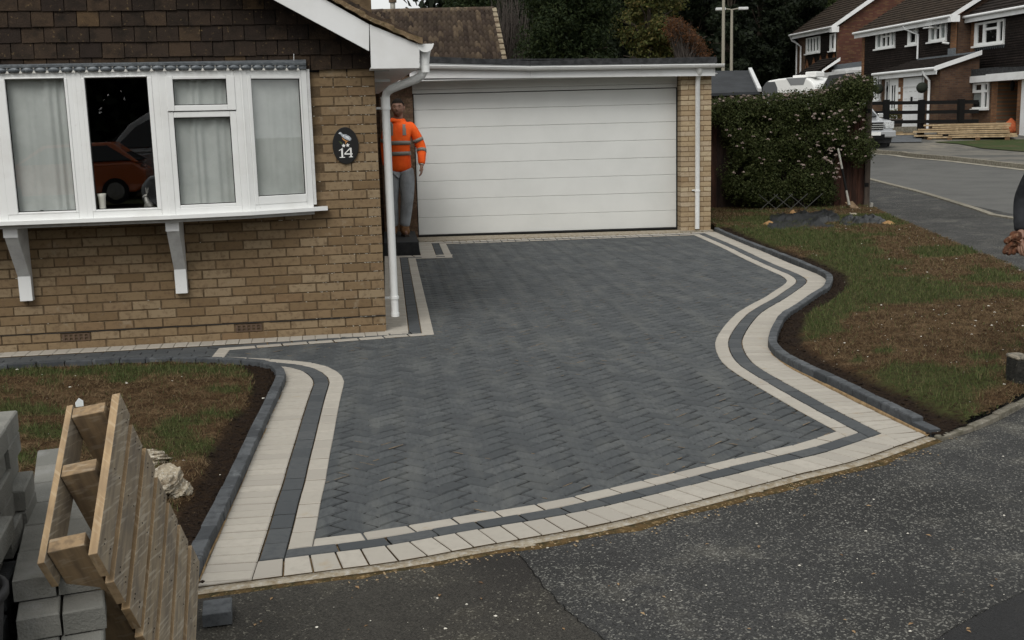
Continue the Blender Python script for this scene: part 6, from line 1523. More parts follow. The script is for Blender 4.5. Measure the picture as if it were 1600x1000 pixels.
# old stone marker post at the right edge
mp = G(1590, 607, .02); mk = thing('marker_stone', 'squat mossy concrete marker stone on the lawn at the right edge', 'stone', (mp[0], mp[1], 0))
M['mstone'] = mat('dark_lichened_stone', (.035, .034, .030), .95, c2=(.02, .02, .018), ns=20, lo=.4, hi=.6, c3=(.22, .20, .16), ns3=40, lo3=.6, hi3=.72, bs=60, bst=1, bd=.01, spec=.1)
M['mtop'] = mat('pale_stone_top', (.26, .23, .18), .95, c2=(.08, .075, .06), ns=30, lo=.4, hi=.6, bs=60, bst=1, bd=.01)
hM = .20
ex = G(1576, 607, .02)-mp; wM = abs(ex @ RT)
m_ = MB(); wM -= .03; m_.box((mp[0]-wM, mp[1]-.02, -.02), (mp[0]+.07, mp[1]+.11, hM)).build('post', M['mstone'], mk, bevel=.012)
m_ = MB(); m_.box((mp[0]-wM-.004, mp[1]-.024, hM-.004), (mp[0]+.072, mp[1]+.112, hM+.022)).build('weathered_top', M['mtop'], mk, bevel=.012)
m_ = MB(); m_.box((mp[0]+.075, mp[1]-.04, -.02), (mp[0]+.16, mp[1]+.10, hM-.02)).build('slab', M['kerb'], mk, bevel=.01)
# ---------------------------------------------------------------- fence, flowering shrub, trellis, shovel, plastic sheet
fA, fB = G(1100, 333), G(1352, 328)
ang = math.degrees(math.atan2(fB[1]-fA[1], fB[0]-fA[0])); FF = Frame(fA, ang); FLn = np.linalg.norm((fB-fA)[:2])
fen = thing('boundary_fence', 'dark brown close-board fence behind the flowering shrub with a weathered end post', 'fence', FF.P(FLn/2, 0, 0))
nbd = int(FLn/.105)
for i in range(nbd):
    x = .01+i*.105; h = 1.80+R.uniform(-.01, .01)
    m_ = MB(); m_.prism([FF.P(x, .0, .03), FF.P(x+.118, -.010, .03), FF.P(x+.118, .006, .03), FF.P(x, .022, .03)][::-1], UZ*h); m_.build('fence_board', M['fencer'] if i < 2 or i > nbd-6 else M['fencew'], fen)
for z in (.35, 1.0, 1.6): MB().box((0, -.07, z), (FLn, -.012, z+.075), 0, FF).build('rail', M['fencew'], fen)
MB().box((0, -.06, 1.835), (FLn-.02, .035, 1.865), 0, FF).build('capping_rail', M['fencew'], fen)
hz_ = FF.L(1354, 148, .0)[1]
m_ = MB(); x0 = FF.L(1355.5, 250, .01)[0]; m_.box((x0-.052, -.04, -.05), (x0+.045, .06, hz_), 0, FF); m_.build('end_post', M['post'], fen, bevel=.004)
for z in (.42, 1.05, 1.72): MB().box((x0-.052, .0605, z), (x0+.02, .066, z+.07), 0, FF).build('post_bracket', M['black'], fen)
stub = G(1361, 331); o = MB().box((stub[0]-.025, stub[1]-.025, -.02), (stub[0]+.025, stub[1]+.025, .16)).build('stake', M['steel'], None, bevel=.004); tag(o, 'short pale stake at the foot of the fence end post', 'stake')

def leaf_cloud(name, centers, normals, size, mat_, parent=None, asp=.5, jitter=.6, kind='stuff', fold=False):
    """one small diamond leaf per centre"""
    n = len(centers); C = np.asarray(centers); a = NR.normal(size=(n, 3)); a /= np.linalg.norm(a, axis=1)[:, None]
    if normals is not None: N_ = normals+a*jitter
    else: N_ = a
    N_ /= np.linalg.norm(N_, axis=1)[:, None]
    t = np.cross(N_, NR.normal(size=(n, 3))); t /= np.linalg.norm(t, axis=1)[:, None]; b = np.cross(N_, t)
    s = (size*NR.uniform(.55, 1.35, n))[:, None]
    V = np.stack([C-t*s*.5, C+b*s*asp*.5+N_*s*.06, C+t*s*.5, C-b*s*asp*.5+N_*s*.06], 1).reshape(-1, 3)
    return np_mesh(name, V, np.arange(4*n).reshape(n, 4), mat_, parent, kind=kind)
def ellip_pts(c, r, n, shell=.35, seed=0, lump=.35, ls=2.2):
    """points near the lumpy surface of an ellipsoid, with normals"""
    d = NR.normal(size=(n, 3)); d /= np.linalg.norm(d, axis=1)[:, None]
    lm = vnoise(d[:, 0]*ls+seed*7.3+d[:, 2]*2.1, d[:, 1]*ls+seed*3.1-d[:, 2]*1.7, 1., 3); k = 1+lump*(lm-.5)*2
    u = 1-shell*NR.random(n)**1.6
    P_ = np.array(c)+d*np.array(r)*(k*u)[:, None]
    return P_, d
# the shrub fills the space before the fence: an uneven slab of leaves
shr = thing('flowering_shrub', 'big leafy shrub with faded pink-white flower heads growing over the dark fence', 'shrub', FF.P(1.9, .45, 0))
blob = []
def shrub_top(x): return np.interp(x, [0, .5, 1.2, 2.0, 2.6, 3.1, 3.5, 3.65], [1.96, 2.04, 2.04, 2.08, 2.12, 2.36, 2.34, 2.05])
for i in range(62):
    x = R.uniform(.12, FLn-.18); top = shrub_top(x*3.65/FLn); z = R.uniform(.40, top-.22)
    if x < .75 and z < 1.3: x += .45
    if x > FLn-.62 and z < .85: continue
    blob.append((x, R.uniform(.10, .40), z, R.uniform(.24, .36)))
blob += [(R.uniform(.45, FLn-.75), R.uniform(.15, .40), R.uniform(.28, .6), R.uniform(.22, .3)) for _ in range(11)]
blob += [(x, R.uniform(.1, .35), shrub_top(x*3.65/FLn)-.18, .24) for x in np.linspace(.1, FLn-.12, 14)]
PT, NN = [], []
for i, (x, d, z, r_) in enumerate(blob):
    p, n_ = ellip_pts(FF.P(x, d, z), (r_, r_*.8, r_), 1300, .5, i, .5); PT.append(p); NN.append(n_)
PT, NN = np.concatenate(PT), np.concatenate(NN)
loc = (PT-FF.o)@FF.n; PT = PT[loc > .03]; NN = NN[loc > .03]; hole = vnoise(PT[:, 0]*1.0, PT[:, 2]*1.0+PT[:, 1]*.6, 3.3, 3); k = hole > .27; PT, NN = PT[k], NN[k]
leaf_cloud('foliage', PT, NN, .042, M['l_shrub'], shr, .5, 1.0)
m_ = MB()
for i in range(26):
    x = 1.55+R.gauss(0, .12); p0 = FF.P(x, .15+R.uniform(0, .1), .0); x2 = x+R.uniform(-1.1, 1.1); m_.tube([p0, FF.P(x*.8+x2*.2+R.uniform(-.1, .1), .22, .4), FF.P(x2, .25, R.uniform(.8, 1.6))], .012, 5, rs=[.014, .010, .004])
m_.build('stems', M['bark'], shr)
# flower heads: little domes of florets, densest along the top and to the right
FP = []
for i in range(240):
    if i < 120: x = R.uniform(.0, FLn-.1); z = shrub_top(x*3.65/FLn)-abs(R.gauss(0, .07))+.03; d = R.uniform(.1, .45)
    elif i < 205: x = R.gauss(FLn-.65, .30); x = min(max(x, .2), FLn-.1); z = R.uniform(.6, 1.9); d = R.uniform(.42, .66)
    else: x = R.uniform(.3, FLn-.4); z = R.uniform(.7, 1.8); d = R.uniform(.45, .66)
    if x > FLn-.55 and z < .95: continue
    if R.random() < .4: FP.append((x, d, z))
    else: FP += [(x, d, z)]
fc = []; fn = []
for x, d, z in FP:
    c = FF.P(x, d, z); r_ = R.uniform(.016, .034); k = 26; v = NR.normal(size=(k, 3)); v /= np.linalg.norm(v, axis=1)[:, None]; v[:, 2] = np.abs(v[:, 2])*.9; fc.append(c+v*r_); fn.append(v)
leaf_cloud('flower_heads', np.concatenate(fc), np.concatenate(fn), .020, M['flower'], shr, .8, .5)
shr2 = ellip_pts(FF.P(-.1, -.1, 1.5), (.35, .35, .45), 1500, .6, 9, .4)
# trellis
trl = thing('trellis', 'diamond wire trellis propped low against the shrub', 'trellis', FF.P(1.1, .85, 0))
M['wirem'] = mat('grey_trellis_lath', (.055, .055, .05), .8)
tx0 = (G(1168, 331)-FF.o)@FF.u; tx1 = (G(1262, 331)-FF.o)@FF.u
for k in range(5):
    for s_ in (-1, 1):
        xa_ = tx0+(tx1-tx0)*k/4; xb_ = xa_+s_*.42
        lo, hi = (xa_, xb_)
        if min(lo, hi) < tx0-.12 or max(lo, hi) > tx1+.2: continue
        MB().bar(FF.P(xa_, .72+s_*.004, .0), FF.P(xb_, .64+s_*.004, .36), .014, .008).build('lath', M['wirem'], trl)
# shovel
sv0 = G(1336, 331, .01); svd = FF
ds0 = (G(1336, 333)-CAM)@FW; bl_t = CAMP(1326, 316, ds0-.03); hd_t = CAMP(1309.5, 232, ds0-.02)
shv = thing('shovel', 'long-handled shovel with a rusty blade leaning on the shrub beside the fence post', 'shovel', sv0)
dd_ = (bl_t-hd_t)/np.linalg.norm(bl_t-hd_t); dep_s = ds0
MB().tube([hd_t, hd_t*.62+bl_t*.38], .019, 10).build('handle', M['steel'], shv); MB().tube([hd_t*.62+bl_t*.38, hd_t*.22+bl_t*.78], .021, 10).build('grip', M['black'], shv); MB().tube([hd_t*.22+bl_t*.78, bl_t+dd_*.05], .019, 10, rs=[.019, .024]).build('socket', M['steel'], shv)
M['blade'] = mat('rusty_blade', (.24, .17, .10), .7, c2=(.14, .09, .05), ns=14, metal=.2)
bb = [CAMP(x, y, dep_s-.02*(y-318)/15) for x, y in ((1320, 316), (1332, 314), (1347, 330), (1341.5, 332), (1335, 330.5))]
m_ = MB(); m_.prism(bb, np.array(FW)*.012); m_.build('blade', M['blade'], shv, bevel=.003)
# a rumpled black plastic sheet over sand, held down by lumps
def sheet_mesh(name, L_, R_, n, m, hfun, mat_, parent):
    V = []; 
    for i in range(n+1):
        for j in range(m+1):
            u, v = i/n, j/m; a = L_[0]*(1-v)+L_[1]*v; b = R_[0]*(1-v)+R_[1]*v; p = a+(b-a)*u; x = np.array([p[0], p[1], 0.]); V.append((x[0]+hfun(u, v)[0], x[1]+hfun(u, v)[1], T(x[0], x[1])+.035+hfun(u, v)[2]))
    Fq = [(i*(m+1)+j, (i+1)*(m+1)+j, (i+1)*(m+1)+j+1, i*(m+1)+j+1) for i in range(n) for j in range(m)]
    V = np.array(V); Fq = np.array(Fq)
    if np.cross(V[Fq[0][1]]-V[Fq[0][0]], V[Fq[0][3]]-V[Fq[0][0]])[2] < 0: Fq = Fq[:, ::-1]
    o = np_mesh(name, V, Fq, mat_, parent, smooth=True); return o
tp = thing('plastic_sheet', 'crumpled black plastic sheet spread over a low heap of sand on the lawn', 'plastic sheet', G(1290, 350))
def ridged(a, b, f_, s_): return 1-abs(2*float(vnoise(np.array([a*f_+s_]), np.array([b*f_*.8+s_]), 1, 1)[0])-1)
def hf(seed, ht):
    def h(u, v):
        e = min(1, 6*u, 6*(1-u))*min(1, 5*v, 5*(1-v)); base = ht*(math.sin(math.pi*v)**.7)*(.55+.6*float(vnoise(np.array([u*4+seed]), np.array([v*2+seed]), 1, 2)[0]))
        cr = .085*(ridged(u*.8+v*.4, v*1.3-u*.3, 3.6, seed)-.5)+.05*(ridged(u*1.1-v*.9, v*1.4+u*.6, 7., seed+7)-.5)+.02*(ridged(u, v, 19., seed+3)-.5)
        ex = (float(vnoise(np.array([u*7+seed]), np.array([v*6.]), 1, 2)[0])-.5)*.25
        return (ex*.5, ex*.6, max(.0, base*min(1, 4*v, 4*(1-v))+cr*(.35+.65*e)*.9))
    return h
sheet_mesh('sheet', [G(1198, 366.5), G(1208, 336)], [G(1316, 359), G(1303, 334)], 110, 56, hf(3, .065), M['tarp'], tp)
sheet_mesh('sheet', [G(1308, 358), G(1322, 342)], [G(1388, 356), G(1372, 343)], 60, 34, hf(8, .045), M['tarp'], tp)
M['sandy'] = mat('orange_building_sand', (.36, .22, .10), .95, c2=(.24, .14, .07), ns=20, bs=60, bst=.6, spec=.05)
def heap(px, py, w, h, label, m='sandy', cat='sand heap', name='sand_heap'):
    c = G(px, py, .03); V = [(c[0], c[1], .035+h)]; n_ = 14
    for r_, z in ((.35, .8), (.7, .4), (1., 0)):
        for i in range(n_): a = 2*math.pi*i/n_; k = R.uniform(.8, 1.2)*r_*w; V.append((c[0]+k*math.cos(a), c[1]+k*1.3*math.sin(a), .028+h*z*R.uniform(.85, 1.1)))
    Fs = [(0, 1+i, 1+(i+1) % n_) for i in range(n_)]+[(1+q*n_+i, 1+(q+1)*n_+i, 1+(q+1)*n_+(i+1) % n_, 1+q*n_+(i+1) % n_) for q in range(2) for i in range(n_)]
    o = MB().add(V, Fs, 0, True).build(name, M[m]); return tag(o, label, cat)
heap(1202, 354, .14, .09, 'small orange sand heap at the left end of the plastic sheet'); heap(1388, 352, .13, .07, 'small orange sand heap at the right end of the plastic sheet'); heap(1239, 337, .09, .10, 'sand showing behind the middle of the plastic sheet')
def lump(px, py, w, h, label):
    c = G(px, py, .03); V = []; 
    for z, k in ((0, 1), (.6, 1.05), (1., .6)):
        for i in range(7): a = 2*math.pi*i/7; q = k*R.uniform(.8, 1.15); V.append((c[0]+w*q*math.cos(a), c[1]+w*.8*q*math.sin(a), .03+h*z*R.uniform(.85, 1.1)))
    V.append((c[0], c[1], .03+h*1.02)); Fs = [(q*7+i, q*7+(i+1) % 7, (q+1)*7+(i+1) % 7, (q+1)*7+i) for q in range(2) for i in range(7)]+[(14+i, 14+(i+1) % 7, 21) for i in range(7)]
    tag(MB().add(V, Fs).build('rock', M['rock'], None), label, 'rock')
lump(1333, 337.5, .085, .05, 'pale flat stone just below the shovel blade'); lump(1322, 344.5, .075, .04, 'white stone holding down the middle of the plastic sheet'); lump(1312, 354, .022, .03, 'small white pebble at the lower fold of the plastic sheet')

# ---------------------------------------------------------------- houses across the road
def rect_pts(fr, x0, x1, z0, z1, d): return [fr.P(x0, d, z0), fr.P(x1, d, z0), fr.P(x1, d, z1), fr.P(x0, d, z1)]
class FH(Frame):
    def __init__(s, o, ang, o2=None): super().__init__(o, ang)
uh = np.array([1.4, -9.0]); hang = math.degrees(math.atan2(uh[1], uh[0]))
cR, cD = RT[:2]/np.linalg.norm(RT[:2]), FW[:2]/np.linalg.norm(FW[:2])
def camxy(lat, dep): return cR*lat+cD*dep
def mkframe(lat, dep, extra=0.):
    o = camxy(lat, dep); d = cR*1.4-cD*9.0; a = math.degrees(math.atan2(d[1], d[0])); return Frame((o[0], o[1]), a+extra)
FBh = mkframe(18.7, 47); FCh = mkframe(19.35, 47.2); FAh = mkframe(18.15, 62)
uu = tuple(FBh.u); nnv = tuple(FBh.n)
M['redb'] = brickmat('red_facing_brick', uu, .225, .075, (.085, .042, .026), (.135, .078, .042), (.085, .068, .05), .010, bias=-.1)
M['redg'] = brickmat('red_gable_brick', nnv, .225, .075, (.085, .030, .020), (.17, .10, .045), (.065, .045, .035), .009, bias=-.5)
M['redbg'] = brickmat('brown_gable_brick', nnv, .225, .075, (.060, .032, .022), (.105, .058, .034), (.07, .055, .042), .010, bias=-.1)
M['hang'] = brickmat('dark_hung_tile', uu, .165, .115, (.026, .020, .018), (.040, .030, .026), (.010, .009, .008), .008, bias=0)
M['quoin'] = brickmat('tawny_quoin_brick', uu, .225, .075, (.25, .12, .055), (.16, .07, .035), (.13, .10, .07), .010)
M['froof'] = mat('far_brown_roof_tile', (.06, .045, .035), .93, c2=(.035, .028, .023), ns=3, lo=.4, hi=.65, c3=(.10, .085, .055), ns3=9, lo3=.55, hi3=.75, spec=.12)
M['froof2'] = mat('far_dark_roof_tile', (.035, .028, .025), .93, c2=(.022, .019, .017), ns=3, c3=(.06, .052, .04), ns3=8, lo3=.6, hi3=.75, spec=.12)
def coursed(name, fr, x0, x1, za, da, zb_, db_, rows, mat_, parent, xskew=0., lip=.03):
    """roof or hung-tile face made of overlapping courses, from (za, da) at the bottom to (zb_, db_) at the top"""
    V = []; Fq = []
    nrm = np.array([zb_-za, -(db_-da)]); nrm = nrm/np.linalg.norm(nrm)      # (d, z) normal
    for r_ in range(rows):
        t0, t1 = r_/rows, (r_+1)/rows; b_ = len(V)
        z0, d0 = za+(zb_-za)*t0, da+(db_-da)*t0; z1, d1 = za+(zb_-za)*t1, da+(db_-da)*t1
        for x in (x0, x1):
            V += [fr.P(x, d0, z0), fr.P(x, d0+nrm[0]*lip, z0+nrm[1]*lip), fr.P(x, d1, z1)]
        Fq += [(b_, b_+3, b_+4, b_+1), (b_+1, b_+4, b_+5, b_+2)]
    o = np_mesh(name, np.array(V), np.array(Fq), mat_, parent, kind='stuff'); return o
def win(fr, parent, pts, d, lights, curtain=.5, sill=True, room=None):
    """pts: photo corners (left-bottom x, y), (right-top x, y); lights: list of (u0,u1,v0,v1) glass panes in unit coordinates"""
    (xa_, ya_), (xb_, yb_) = pts; x0, z0 = fr.L(xa_, ya_, d); x1, z1 = fr.L(xb_, yb_, d)
    w_ = MB(); W_, H_ = x1-x0, z1-z0
    us = sorted(set([0, 1]+[u for l in lights for u in l[:2]])); vs_ = sorted(set([0, 1]+[v for l in lights for v in l[2:]]))
    for i in range(len(us)-1):
        for j in range(len(vs_)-1):
            uc, vc = (us[i]+us[i+1])/2, (vs_[j]+vs_[j+1])/2
            if any(l[0] < uc < l[1] and l[2] < vc < l[3] for l in lights): continue
            w_.box((x0+W_*us[i], d-.03, z0+H_*vs_[j]), (x0+W_*us[i+1], d+.05, z0+H_*vs_[j+1]), 0, fr)
    if sill: w_.box((x0-.06, d, z0-.07), (x1+.06, d+.14, z0-.002), 0, fr)
    f = w_.build('window', M['upvc'], parent)
    for l in lights:
        MB().add(rect_pts(fr, x0+W_*l[0], x0+W_*l[1], z0+H_*l[2], z0+H_*l[3], d+.01), [(0, 1, 2, 3)]).build('pane', M['glassf'], f)
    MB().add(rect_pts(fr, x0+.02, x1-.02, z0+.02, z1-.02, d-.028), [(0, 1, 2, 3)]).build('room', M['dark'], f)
    if curtain:
        for a, b in ((.05, .05+curtain*.45), (.95-curtain*.45, .95)):
            V = []; n_ = 14
            for i in range(n_+1): x = x0+W_*(a+(b-a)*i/n_); V += [fr.P(x, d-.012+.008*math.sin(i*2.1), z0+.03), fr.P(x, d-.012+.008*math.sin(i*2.1), z1-.03)]
            MB().add(V, [(2*i, 2*i+2, 2*i+3, 2*i+1) for i in range(n_)]).build('curtain', M['curtain'], f)
    return f
def gutterline(fr, parent, x0, x1, z, d, name='gutter', r_=.06, fas=.2):
    m_ = MB(); m_.tube([fr.P(x0, d+.06, z), fr.P(x1, d+.06, z)], r_, 8); m_.build(name, M['upvc2'], parent); MB().box((x0, d-.03, z-fas-.03), (x1, d, z+.03), 0, fr).build('fascia', M['upvc2'], parent)
def fpipe(fr, parent, pts, r_=.04):
    MB().tube([fr.P(*p) for p in pts], r_, 8).build('downpipe', M['upvc2'], parent)
# ---- house B (middle)
hB = thing('terraced_house', 'middle house across the road with a lean-to porch, white garage door and dark hung tiles', 'house', (*FBh.P(-4, 0, 0)[:2], 1.0))
zBe = FBh.L(1488, 25, .3)[1]; xBl = FBh.L(1349, 60, 0)[0]; zg = .9
dpR = 4.2; hrise = 2.6
MB().box((xBl, -8.4, zg-.6), (0, 0, zBe-.05), 0, FBh).build('side_wall', M['redbg'], hB)
# gable
MB().prism([FBh.P(0, 0, zBe-.06), FBh.P(0, -dpR, zBe+hrise), FBh.P(0, -8.4, zBe-.06)], -FBh.u*.2).build('gable', M['redbg'], hB)
zT0 = FBh.L(1420, 118, .02)[1]
MB().box((xBl, -.05, zg-.5), (0, .015, zBe-.05), 0, FBh).build('front_wall', M['redb'], hB)
coursed('hung_tiles', FBh, xBl+.25, -.42, zg+2.3, .03, zBe-.12, .03, 24, M['hang'], hB, lip=.022)
MB().box((-.40, .016, zg-.5), (.01, .05, zBe-.05), 0, FBh).build('corner_bricks', M['quoin'], hB); MB().box((xBl-.02, .016, zg-.5), (xBl+.24, .05, zBe-.05), 0, FBh).build('corner_bricks', M['quoin'], hB)
coursed('roof_tiles', FBh, xBl-.2, .22, zBe+.02, .38, zBe+hrise+.1, -dpR, 19, M['froof'], hB, lip=.05)
MB().add([FBh.P(xBl-.2, -dpR, zBe+hrise+.1), FBh.P(.22, -dpR, zBe+hrise+.1), FBh.P(.22, -8.7, zBe), FBh.P(xBl-.2, -8.7, zBe)], [(0, 1, 2, 3)]).build('rear_roof', M['froof'], hB)
MB().prism([FBh.P(.24, .42, zBe-.12), FBh.P(.24, .42, zBe+.06), FBh.P(.24, -dpR, zBe+hrise+.12), FBh.P(.24, -dpR, zBe+hrise-.10)], -FBh.u*.03).build('bargeboard', M['upvc2'], hB)
gutterline(FBh, hB, xBl-.25, .2, zBe+.0, .36); MB().box((.0, .05, zBe-.24), (.26, .44, zBe+.02), 0, FBh).build('box_end', M['upvc2'], hB)
cw = [(.08, .30, .08, .90), (.38, .60, .08, .55), (.38, .60, .64, .90), (.68, .90, .08, .90)]
win(FBh, hB, ((1369, 77), (1399, 45)), .07, [(.08, .27, .1, .93), (.36, .53, .1, .60), (.36, .53, .70, .93), (.60, .76, .1, .60), (.60, .76, .70, .93), (.84, .97, .1, .93)], .6)
win(FBh, hB, ((1419, 71), (1434.5, 36)), .07, [(.25, .85, .12, .62), (.25, .85, .72, .93)], .5)
win(FBh, hB, ((1452, 66), (1480, 29)), .07, [(.14, .34, .1, .62), (.14, .34, .70, .93), (.42, .64, .1, .58), (.42, .64, .68, .93), (.72, .95, .12, .93)], .5)
# an opened top light
x_, z_ = FBh.L(1460, 40, .1); MB().obox(FBh.P(x_, .28, z_-.08), FBh.u*.26, FBh.n*.2+UZ*-.0, UZ*.02).build('open_fanlight', M['upvc'], hB)
x_, z_ = FBh.L(1481, 68, .1); MB().tube([FBh.P(x_, .05, z_), FBh.P(x_-.1, .3, z_+.05)], .05, 8).build('security_light', M['upvc'], hB)
xq, _ = FBh.L(1434.5, 60, .1); fpipe(FBh, hB, [(xq-.75, .42, zBe-.05), (xq-.7, .35, zBe-.2), (xq, .1, zBe-.5), (xq, .1, FBh.L(1434, 92, .1)[1])], .045)
# lean-to porch and garage in front
PJ = 1.7
xl0 = FBh.L(1367, 115, PJ+.25)[0]; xl1 = FBh.L(1463, 107, PJ+.25)[0]; zl = FBh.L(1420, 111, PJ+.25)[1]; ztop = FBh.L(1470, 90, 0)[1]
MB().box((xl0+.15, .05, zg-.6), (xl1-.15, PJ, zl-.1), 0, FBh).build('porch_wall', M['redb'], hB)
MB().box((xl1-.16, .05, zg-.6), (xl1-.12, PJ+.005, zl-.05), 0, FBh).build('porch_side', M['redbg'], hB)
MB().prism([FBh.P(xl1-.14, .02, zl-.1), FBh.P(xl1-.14, PJ+.1, zl-.1), FBh.P(xl1-.14, .02, ztop-.05)], -FBh.u*.1).build('porch_gable', M['redbg'], hB)
coursed('porch_roof_tiles', FBh, xl0, xl1, zl+.02, PJ+.3, ztop, .05, 8, M['froof2'], hB, lip=.05)
MB().prism([FBh.P(xl1+.03, PJ+.33, zl-.10), FBh.P(xl1+.03, PJ+.33, zl+.08), FBh.P(xl1+.03, .03, ztop+.10), FBh.P(xl1+.03, .03, ztop-.08)], -FBh.u*.03).build('porch_bargeboard', M['upvc2'], hB)
gutterline(FBh, hB, xl0-.1, xl1+.02, zl, PJ+.26); MB().box((xl0+.2, .04, ztop+.0), (xl1, .09, ztop+.07), 0, FBh).build('lead_flashing', M['lead'], hB)
MB().box((-.45, .05, ztop-.02), (.06, .12, ztop+.32), 0, FBh).build('lead_soaker', M['lead'], hB)
d_ = PJ+.02
gx0, gz0_ = FBh.L(1409.5, 200, d_); gx1, _ = FBh.L(1441, 198, d_); gz1_ = FBh.L(1425, 121, d_)[1]
m_ = MB(); m_.box((gx0, d_-.02, gz0_-.05), (gx1, d_+.012, gz1_), 0, FBh); gd = m_.build('garage_door', M['upvc2'], hB)
for i in range(1, 6):
    z = gz0_+(gz1_-gz0_)*(i/6*.86); 
    for j in range(4): x = gx0+(gx1-gx0)*(.08+j*.235); MB().box((x, d_+.0125, z), (x+(gx1-gx0)*.15, d_+.02, z+.03), 0, FBh).build('panel_rib', M['bracket'], gd)
MB().box((gx0, d_+.013, gz0_+(gz1_-gz0_)*.80), (gx1, d_+.03, gz0_+(gz1_-gz0_)*.83), 0, FBh).build('panel_rib', M['bracket'], gd)
x_, z_ = FBh.L(1425.5, 155, d_); MB().box((x_-.05, d_+.013, z_-.12), (x_+.05, d_+.06, z_+.10), 0, FBh).build('handle', M['black'], gd)
ex0, _ = FBh.L(1381.5, 190, d_); ex1, _ = FBh.L(1402, 190, d_); ez1 = FBh.L(1390, 123, d_)[1]
m_ = MB(); m_.box((ex0, d_-.02, gz0_-.05), (ex1, d_+.012, ez1), 0, FBh); ed = m_.build('front_door', M['upvc'], hB)
wE = ex1-ex0
MB().box((ex0+wE*.10, d_+.013, gz0_+.75), (ex0+wE*.25, d_+.02, ez1-.12), 0, FBh).build('side_pane', M['carglass'], ed)
for a in (.55, .72): MB().box((ex0+wE*a, d_+.013, gz0_+.85), (ex0+wE*(a+.08), d_+.02, ez1-.3), 0, FBh).build('door_pane', M['carglass'], ed)
MB().box((ex0+wE*.32, d_+.013, gz0_), (ex0+wE*.345, d_+.016, ez1-.05), 0, FBh).build('door_gap', M['gasket'], ed)
x_, z_ = FBh.L(1394.5, 159, d_); MB().box((x_-.14, d_+.013, z_-.04), (x_+.14, d_+.03, z_+.04), 0, FBh).build('letterbox', M['black'], ed)
MB().box((ex1+.01, d_-.02, gz0_-.05), (gx0-.01, d_+.008, ez1+.05), 0, FBh).build('door_pier', M['quoin'], hB)
for py in (140, 151):
    x_, z_ = FBh.L(1406, py, d_); MB().box((x_-.07, d_+.009, z_-.09), (x_+.07, d_+.03, z_+.09), 0, FBh).build('house_sign', M['whitep'], hB)
win(FBh, hB, ((1366, 156.5), (1377, 125)), d_, [(.16, .44, .06, .70), (.16, .44, .80, .95), (.58, .86, .06, .70), (.58, .86, .80, .95)], 0)
x_, _ = FBh.L(1451, 150, PJ+.1); fpipe(FBh, hB, [(xl1-.9, PJ+.3, zl-.04), (xl1-.85, PJ+.28, zl-.2), (x_, PJ+.1, zl-.45), (x_, PJ+.1, zg-.3)], .055)
M['moss_b'] = mat('dark_hanging_foliage', (.012, .016, .010), .9)
for i, (px, py, dd) in enumerate(((1440.5, 137, PJ+.35), (1372.5, 139, PJ+.35))):
    x_, z_ = FBh.L(px, py, dd); c = FBh.P(x_, dd, z_); hb3 = thing('hanging_ball', ('dark topiary ball hanging beside the white garage door', 'dark topiary ball hanging before the little porch window')[i], 'hanging basket', c, 'topiary balls hanging at the porch')
    MB().lathe(c, [(0, -.22), (.12, -.19), (.20, -.10), (.225, 0), (.20, .10), (.12, .19), (0, .22)], 14).build('ball', M['moss_b'], hb3); MB().tube([c+UZ*.2, c+UZ*.55], .012, 5).build('chain', M['black'], hb3)
# ---- house C (right)
hC = thing('terraced_house', 'right-hand house across the road with flat-roofed bay, white window and recessed porch', 'house', (*FCh.P(4, 0, 0)[:2], .9))
zC = FCh.L(1550, 20, .3)[1]; xCr = 9.
MB().box((0, -8, zg-.8), (xCr, 0, zC-.05), 0, FCh).build('walls', M['redb'], hC)
coursed('hung_tiles', FCh, .50, xCr, zg+2.2, .02, zC-.1, .02, 24, M['hang'], hC, lip=.022)
MB().box((-.01, .001, zg-.8), (.42, .05, zC-.05), 0, FCh).build('corner_bricks', M['quoin'], hC)
coursed('roof_tiles', FCh, -.35, xCr, zC+.02, .38, zC+2.7, -4.2, 18, M['froof2'], hC, lip=.05)
MB().add([FCh.P(-.35, -4.2, zC+2.7), FCh.P(xCr, -4.2, zC+2.7), FCh.P(xCr, -8.7, zC), FCh.P(-.35, -8.7, zC)], [(0, 1, 2, 3)]).build('rear_roof', M['froof2'], hC)
gutterline(FCh, hC, -.45, xCr, zC, .36)
win(FCh, hC, ((1523, 72.5), (1570.5, 29)), .06, [(.10, .30, .12, .90), (.38, .78, .10, .62), (.38, .78, .72, .90), (.86, .97, .10, .90)], .0)
m_ = MB(); x_, z_ = FCh.L(1523, 74, .06); x2, _ = FCh.L(1570, 74, .06)
for i in range(14): m_.prism([FCh.P(x_+(x2-x_)*i/14, .08, z_-.02), FCh.P(x_+(x2-x_)*(i+1)/14, .08, z_-.02), FCh.P(x_+(x2-x_)*(i+.5)/14, .08, z_-.16)], -FCh.n*.03)
m_.build('lead_apron', M['lead'], hC)
BJ = .9
bx0, bz0 = FCh.L(1505, 171, BJ); bx1, _ = FCh.L(1547, 170, BJ); bz1 = FCh.L(1525, 128, BJ)[1]; fz = FCh.L(1520, 124, BJ+.2)[1]
fx0 = FCh.L(1500, 122, BJ+.2)[0]; fx1 = FCh.L(1545, 118, BJ+.2)[0]; 
MB().box((bx0-.03, .05, zg-.8), (bx1+.05, BJ-.04, bz1), 0, FCh).build('bay_wall', M['redb'], hC)
MB().box((bx1+.055, .05, zg-.8), (bx1+.45, BJ-.0, bz1+.1), 0, FCh).build('corner_bricks', M['quoin'], hC)
win(FCh, hC, ((1504, 170.5), (1546, 128.5)), BJ, [(.10, .38, .72, .93), (.50, .74, .72, .93), (.10, .76, .06, .62), (.86, .97, .06, .62), (.86, .97, .72, .93)], .0)
lw = FCh.L(1510, 165, BJ)[0]; lw2 = FCh.L(1536, 165, BJ)[0]; V = []
